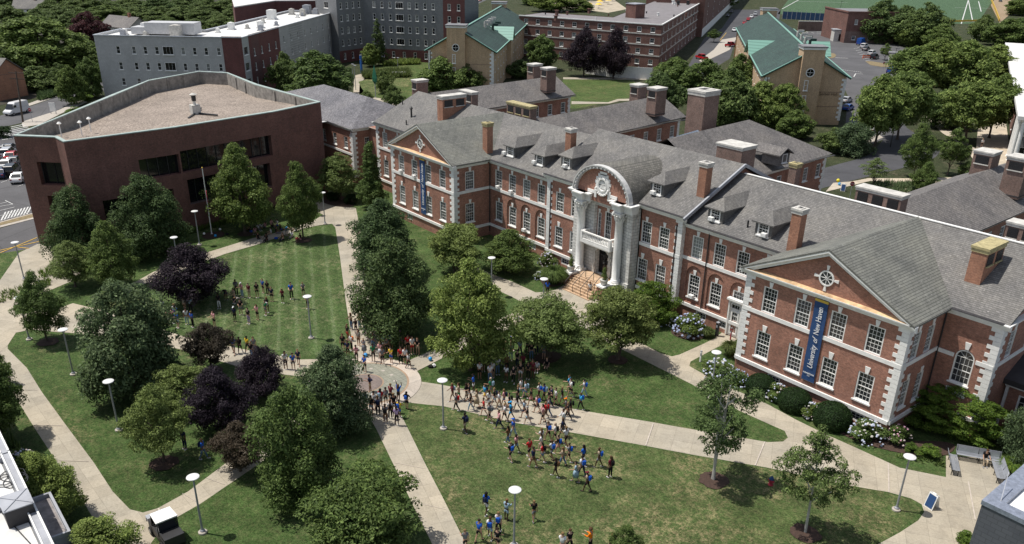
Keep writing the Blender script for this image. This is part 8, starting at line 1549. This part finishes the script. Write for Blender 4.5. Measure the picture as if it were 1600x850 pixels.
# ================================================================== VEHICLES
GLC = plain('car_glass', (.015, .018, .022), .05, 0, .2); TYRE = plain('tyre', (.02, .02, .02), .9); RIM = plain('wheel_rim', (.4, .41, .42), .35, .6); HLM = plain('headlight', (.75, .75, .72), .2); TLM = plain('tail_light', (.35, .01, .01), .3)
def car_proto(kind):
    L_, W_, H_ = {'sedan': (4.6, 1.8, 1.45), 'suv': (4.7, 1.9, 1.75), 'pickup': (5.6, 1.95, 1.85), 'van': (5.9, 2.05, 2.65)}[kind]
    prof = {'sedan': [(-2.3, .35), (-2.3, .75), (-2.15, .95), (-1.5, 1.0), (1.0, .98), (2.1, .82), (2.3, .6), (2.3, .35)], 'suv': [(-2.35, .4), (-2.35, 1.05), (-2.2, 1.12), (1.0, 1.1), (2.15, .98), (2.35, .7), (2.35, .4)],
            'pickup': [(-2.8, .5), (-2.8, 1.1), (-1.0, 1.12), (1.2, 1.15), (2.55, 1.08), (2.8, .8), (2.8, .5)], 'van': [(-2.95, .45), (-2.95, 1.5), (1.5, 1.5), (2.3, 1.2), (2.8, 1.0), (2.95, .75), (2.95, .45)]}[kind]
    cab = {'sedan': [(-1.75, .98), (-1.05, 1.42), (.25, 1.45), (1.15, .97)], 'suv': [(-2.25, 1.1), (-2.0, 1.68), (.3, 1.75), (1.25, 1.08)], 'pickup': [(-1.0, 1.1), (-.9, 1.78), (.6, 1.85), (1.4, 1.13)], 'van': [(-2.95, 1.5), (-2.9, 2.6), (.9, 2.62), (1.35, 2.3), (2.15, 1.3), (1.5, 1.45)]}[kind]
    t = thing('parked_car', (0, 0, 0), 'x', 'car'); y = W_/2
    def shell(pf, hw, top=1.0, zmid=None):
        m = MB(); n = len(pf); zs = [p[1] for p in pf]; lo, hi = min(zs), max(zs); f = lambda z: hw*(1-(1-top)*((z-lo)/(hi-lo+1e-6)))
        i = 0; m.v = [(x, -f(z), z) for x, z in pf]+[(x, f(z), z) for x, z in pf]; m.f = [tuple(range(n)), tuple(range(2*n-1, n-1, -1))]+[((k+1) % n, k, n+k, n+(k+1) % n) for k in range(n)]; return m
    def bev(m, name, mat, w_):
        o = m.build(name, mat); b = bmesh.new(); b.from_mesh(o.data); bmesh.ops.recalc_face_normals(b, faces=b.faces[:]); bmesh.ops.bevel(b, geom=b.edges[:], offset=w_, segments=2, affect='EDGES', clamp_overlap=True); b.to_mesh(o.data); b.free(); kid(t, o); return o
    bev(shell(prof, y, .93), 'body', CARP, .07)
    if kind == 'van':
        bev(shell([(-2.93, 1.45), (-2.88, 2.6), (.9, 2.62), (1.3, 2.3), (1.5, 1.45)], y*.95, .9), 'roof', CARP, .1)
        m = MB(); m.poly([(1.36, -.8, 2.28), (2.18, -.85, 1.33), (2.18, .85, 1.33), (1.36, .8, 2.28)][::-1]); m.v = [(a+.03, b, c+.03) for a, b, c in m.v]
        for s in (1, -1): m.box((1.15, s*y*.925, 1.85), (.7, .05, .5))
        kid(t, m.build('windows', GLC))
    else:
        g = [(x, z-.02) for x, z in cab]; bev(shell(g, y*.9, .82), 'windows', GLC, .03)
        a, b = cab[1], cab[2]; zt = max(a[1], b[1]); bev(shell([(a[0]-.06, zt-.07), (a[0]+.05, zt+.01), (b[0]-.05, zt+.02), (b[0]+.1, zt-.07)], y*.76, .95), 'roof', CARP, .02)
        m = MB()
        for x0, x1 in ((cab[0][0], cab[1][0]), (cab[3][0], cab[2][0])):
            z0, z1 = cab[0][1], zt
            for s in (1, -1): m.bar((x0, s*y*.88, z0), (x1, s*y*.75, z1), .09)
        for s in (1, -1): m.bar(((a[0]+b[0])/2, s*y*.9, cab[0][1]), ((a[0]+b[0])/2, s*y*.76, zt), .08)
        kid(t, m.build('pillars', CARP))
        if kind == 'pickup': m = MB(); m.box((-1.95, 0, 1.125), (1.6, 1.6, .05)); kid(t, m.build('bed', BLACK))
    for x in (-L_/2+.85, L_/2-.9):
        for s in (1, -1):
            m = MB(); m.tube((x, s*(y-.2), .34), (x, s*(y+.02), .34), .34, .34, 16); wl = m.build('wheel', TYRE); kid(t, wl); m = MB(); m.tube((x, s*(y-.1), .34), (x, s*(y+.035), .34), .2, .2, 10); kid(wl, m.build('rim', RIM))
    for s in (1, -1):
        m = MB(); m.box((L_/2-.03, s*y*.72, .68), (.08, .34, .16)); kid(t, m.build('headlight', HLM)); m = MB(); m.box((-L_/2+.02, s*y*.74, .8), (.08, .3, .18)); kid(t, m.build('tail_light', TLM))
    return Stock(t)
CK = {k: car_proto(k) for k in ('sedan', 'suv', 'pickup', 'van')}
CCOL = {'white': (.7, .7, .7), 'silver': (.42, .43, .45), 'black': (.015, .015, .018), 'dark grey': (.06, .065, .075), 'red': (.42, .015, .02), 'blue': (.02, .09, .35), 'dark blue': (.02, .03, .09)}
def car(px, py, kind, col, rz, lb, group, nm='parked_car', cat='car'):
    p = G(px, py); o = CK[kind].put((p.x, p.y, .03), rz, 1); o.name = nm; o['label'] = lb; o['category'] = cat; o['group'] = group
    for c in o.children: c.color = (*CCOL[col], 1)
GL = 'cars parked beside the dark block'; a0 = adir((2, 285), (11, 282))
for x, y, k, c, lb in ((31, 283, 'sedan', 'white', 'white car, nearest of the parked cars left of the dark block'), (20, 272, 'suv', 'black', 'black car behind the nearest white car left of the dark block'), (4, 276, 'sedan', 'dark blue', 'dark blue car at the left edge beside the black car'), (12, 262, 'sedan', 'white', 'white car in the middle of the parked row at the left edge'), (24, 257, 'sedan', 'dark grey', 'dark grey car beside the red car at left'),
                       (20, 249, 'sedan', 'red', 'red car in the upper rows left of the dark block'), (14, 245, 'suv', 'silver', 'silver car in front of the dark upper row at left'), (4, 239, 'sedan', 'black', 'black car in the upper row at the left edge'), (16, 237, 'sedan', 'dark grey', 'dark grey car at the far end of the upper left row')): car(x, y, k, c, a0+.5, lb, GL)
car(27, 178, 'van', 'white', adir((40, 174), (12, 181)), 'white high roofed van on the street at far left', 'moving vehicles', 'van', 'van')
car(1096, 93, 'pickup', 'red', adir((1108, 96), (1085, 90)), 'red pickup truck at the corner of the dormitory', 'red pickups', 'pickup_truck', 'pickup'); car(1141, 73, 'pickup', 'red', adir((1130, 73), (1150, 70)), 'red pickup truck close to the long tan hall', 'red pickups', 'pickup_truck', 'pickup')
RP = 'cars in the rear car park'; a1 = adir((1335, 75), (1355, 70))
for x, y, k, c, lb in ((1345, 70, 'van', 'blue', 'blue van by the brick field building'), (1350, 75, 'suv', 'white', 'white car next to the blue van'), (1353, 79, 'sedan', 'dark grey', 'dark grey car between two pale cars by the blue van'), (1362, 86, 'suv', 'white', 'white four wheel drive above the orange barrier'), (1366, 92, 'suv', 'black', 'black car behind the orange barrier'), (1392, 114, 'suv', 'blue', 'blue car below the stop sign in the rear car park'),
                       (1362, 206, 'sedan', 'white', 'white car under the large bright trees by the loop road'), (1358, 198, 'suv', 'dark grey', 'dark car behind the white car by the loop road'), (1350, 212, 'sedan', 'white', 'second white car under the trees by the loop road'), (1322, 160, 'sedan', 'silver', 'silver car behind the corner of the tan hall'), (1324, 172, 'sedan', 'blue', 'blue car behind the corner of the tan hall'), (1441, 134, 'suv', 'silver', 'silver car seen through the grove'), (1446, 118, 'sedan', 'white', 'white car seen through the grove higher up'), (1460, 136, 'suv', 'red', 'red car seen through the grove')): car(x, y, k, c, a1, lb, RP)
a2 = adir((1150, 35), (1140, 45))
for x, y, k, c, lb in ((1147, 49, 'sedan', 'white', 'white car by the service road near the tan hall end'), (1169, 32, 'sedan', 'red', 'first red car in the row by the far end of the tan hall'), (1174, 28, 'sedan', 'white', 'white car in the row by the far end of the tan hall'), (1180, 24, 'suv', 'silver', 'silver car in the row by the far end of the tan hall'), (1163, 38, 'sedan', 'red', 'second red car in the row by the far end of the tan hall'), (1137, 26, 'sedan', 'black', 'black car beside the tall brick block base'), (1143, 20, 'suv', 'dark grey', 'dark grey car higher on the service road')): car(x, y, k, c, a2, lb, 'cars by the service road')
for i, (x, y, c) in enumerate(((733, 10, 'black'), (738, 7, 'white'), (744, 4, 'dark grey'), (730, 15, 'silver'), (749, 2, 'red'), (1563, 3, 'dark grey'), (1572, 0, 'black'))): car(x, y, 'sedan', c, a2, c+(' car in the distant car park beyond the charcoal hall' if i < 5 else ' car beyond the yellow rails at top right'), 'cars in the distance')
# utility truck at the bottom
p = G(263, 842); t = thing('utility_vehicle', (p.x, p.y, 0), 'small utility vehicle with white cab roof and front rack at the bottom left', 'utility vehicle', None, 0); fa_ = adir((262, 850), (240, 820)); t.rotation_euler.z = fa_
m = MB(); m.box((0, 0, .65), (3.0, 1.35, .5)); m.box((1.35, 0, .75), (.6, 1.25, .5)); m.build('body', BLACK, t)
m = MB(); m.prism([(-.55, -.72), (.72, -.66), (.72, .66), (-.55, .72)], 1.88, 1.96); m.build('roof', WHITE, t)
for x, y in ((-.5, -.66), (-.5, .66), (.95, -.62), (.95, .62)): m = MB(); m.bar((x, y, .8), (x*.9 if x < 0 else .68, y, 1.9), .07); m.build('roof_pillar', BLACK, t)
m = MB(); m.poly([(1.0, -.58, .95), (1.0, .58, .95), (.72, .58, 1.86), (.72, -.58, 1.86)]); m.poly([(-.56, .6, 1.0), (-.56, -.6, 1.0), (-.5, -.6, 1.86), (-.5, .6, 1.86)]); m.build('windscreen', GLC, t)
m = MB(); 
for k in range(6): m.box((1.85, -.6+.24*k, .85), (.4, .05, .3))
m.box((1.85, 0, .98), (.5, 1.3, .06)); m.box((2.05, 0, .7), (.06, 1.3, .3)); m.build('front_rack', GREYTRIM, t); m = MB(); m.box((-1.1, 0, 1.0), (1.0, 1.3, .35)); m.build('cargo_bed', BLACK, t); m = MB(); m.box((0, 0, 1.0), (.5, 1.1, .2)); m.box((-.28, 0, 1.3), (.14, 1.1, .5)); m.build('seat', GREYTRIM, t)
for x in (-.95, 1.15):
    for s in (1, -1): m = MB(); m.tube((x, s*.5, .32), (x, s*.76, .32), .32, .32, 16); wl = m.build('wheel', TYRE, t); m = MB(); m.tube((x, s*.6, .32), (x, s*.775, .32), .16, .16, 10); o = m.build('rim', RIM, t); o.parent = wl
for s in (1, -1): m = MB(); m.box((1.67, s*.45, .82), (.06, .2, .14)); m.build('headlight', HLM, t)
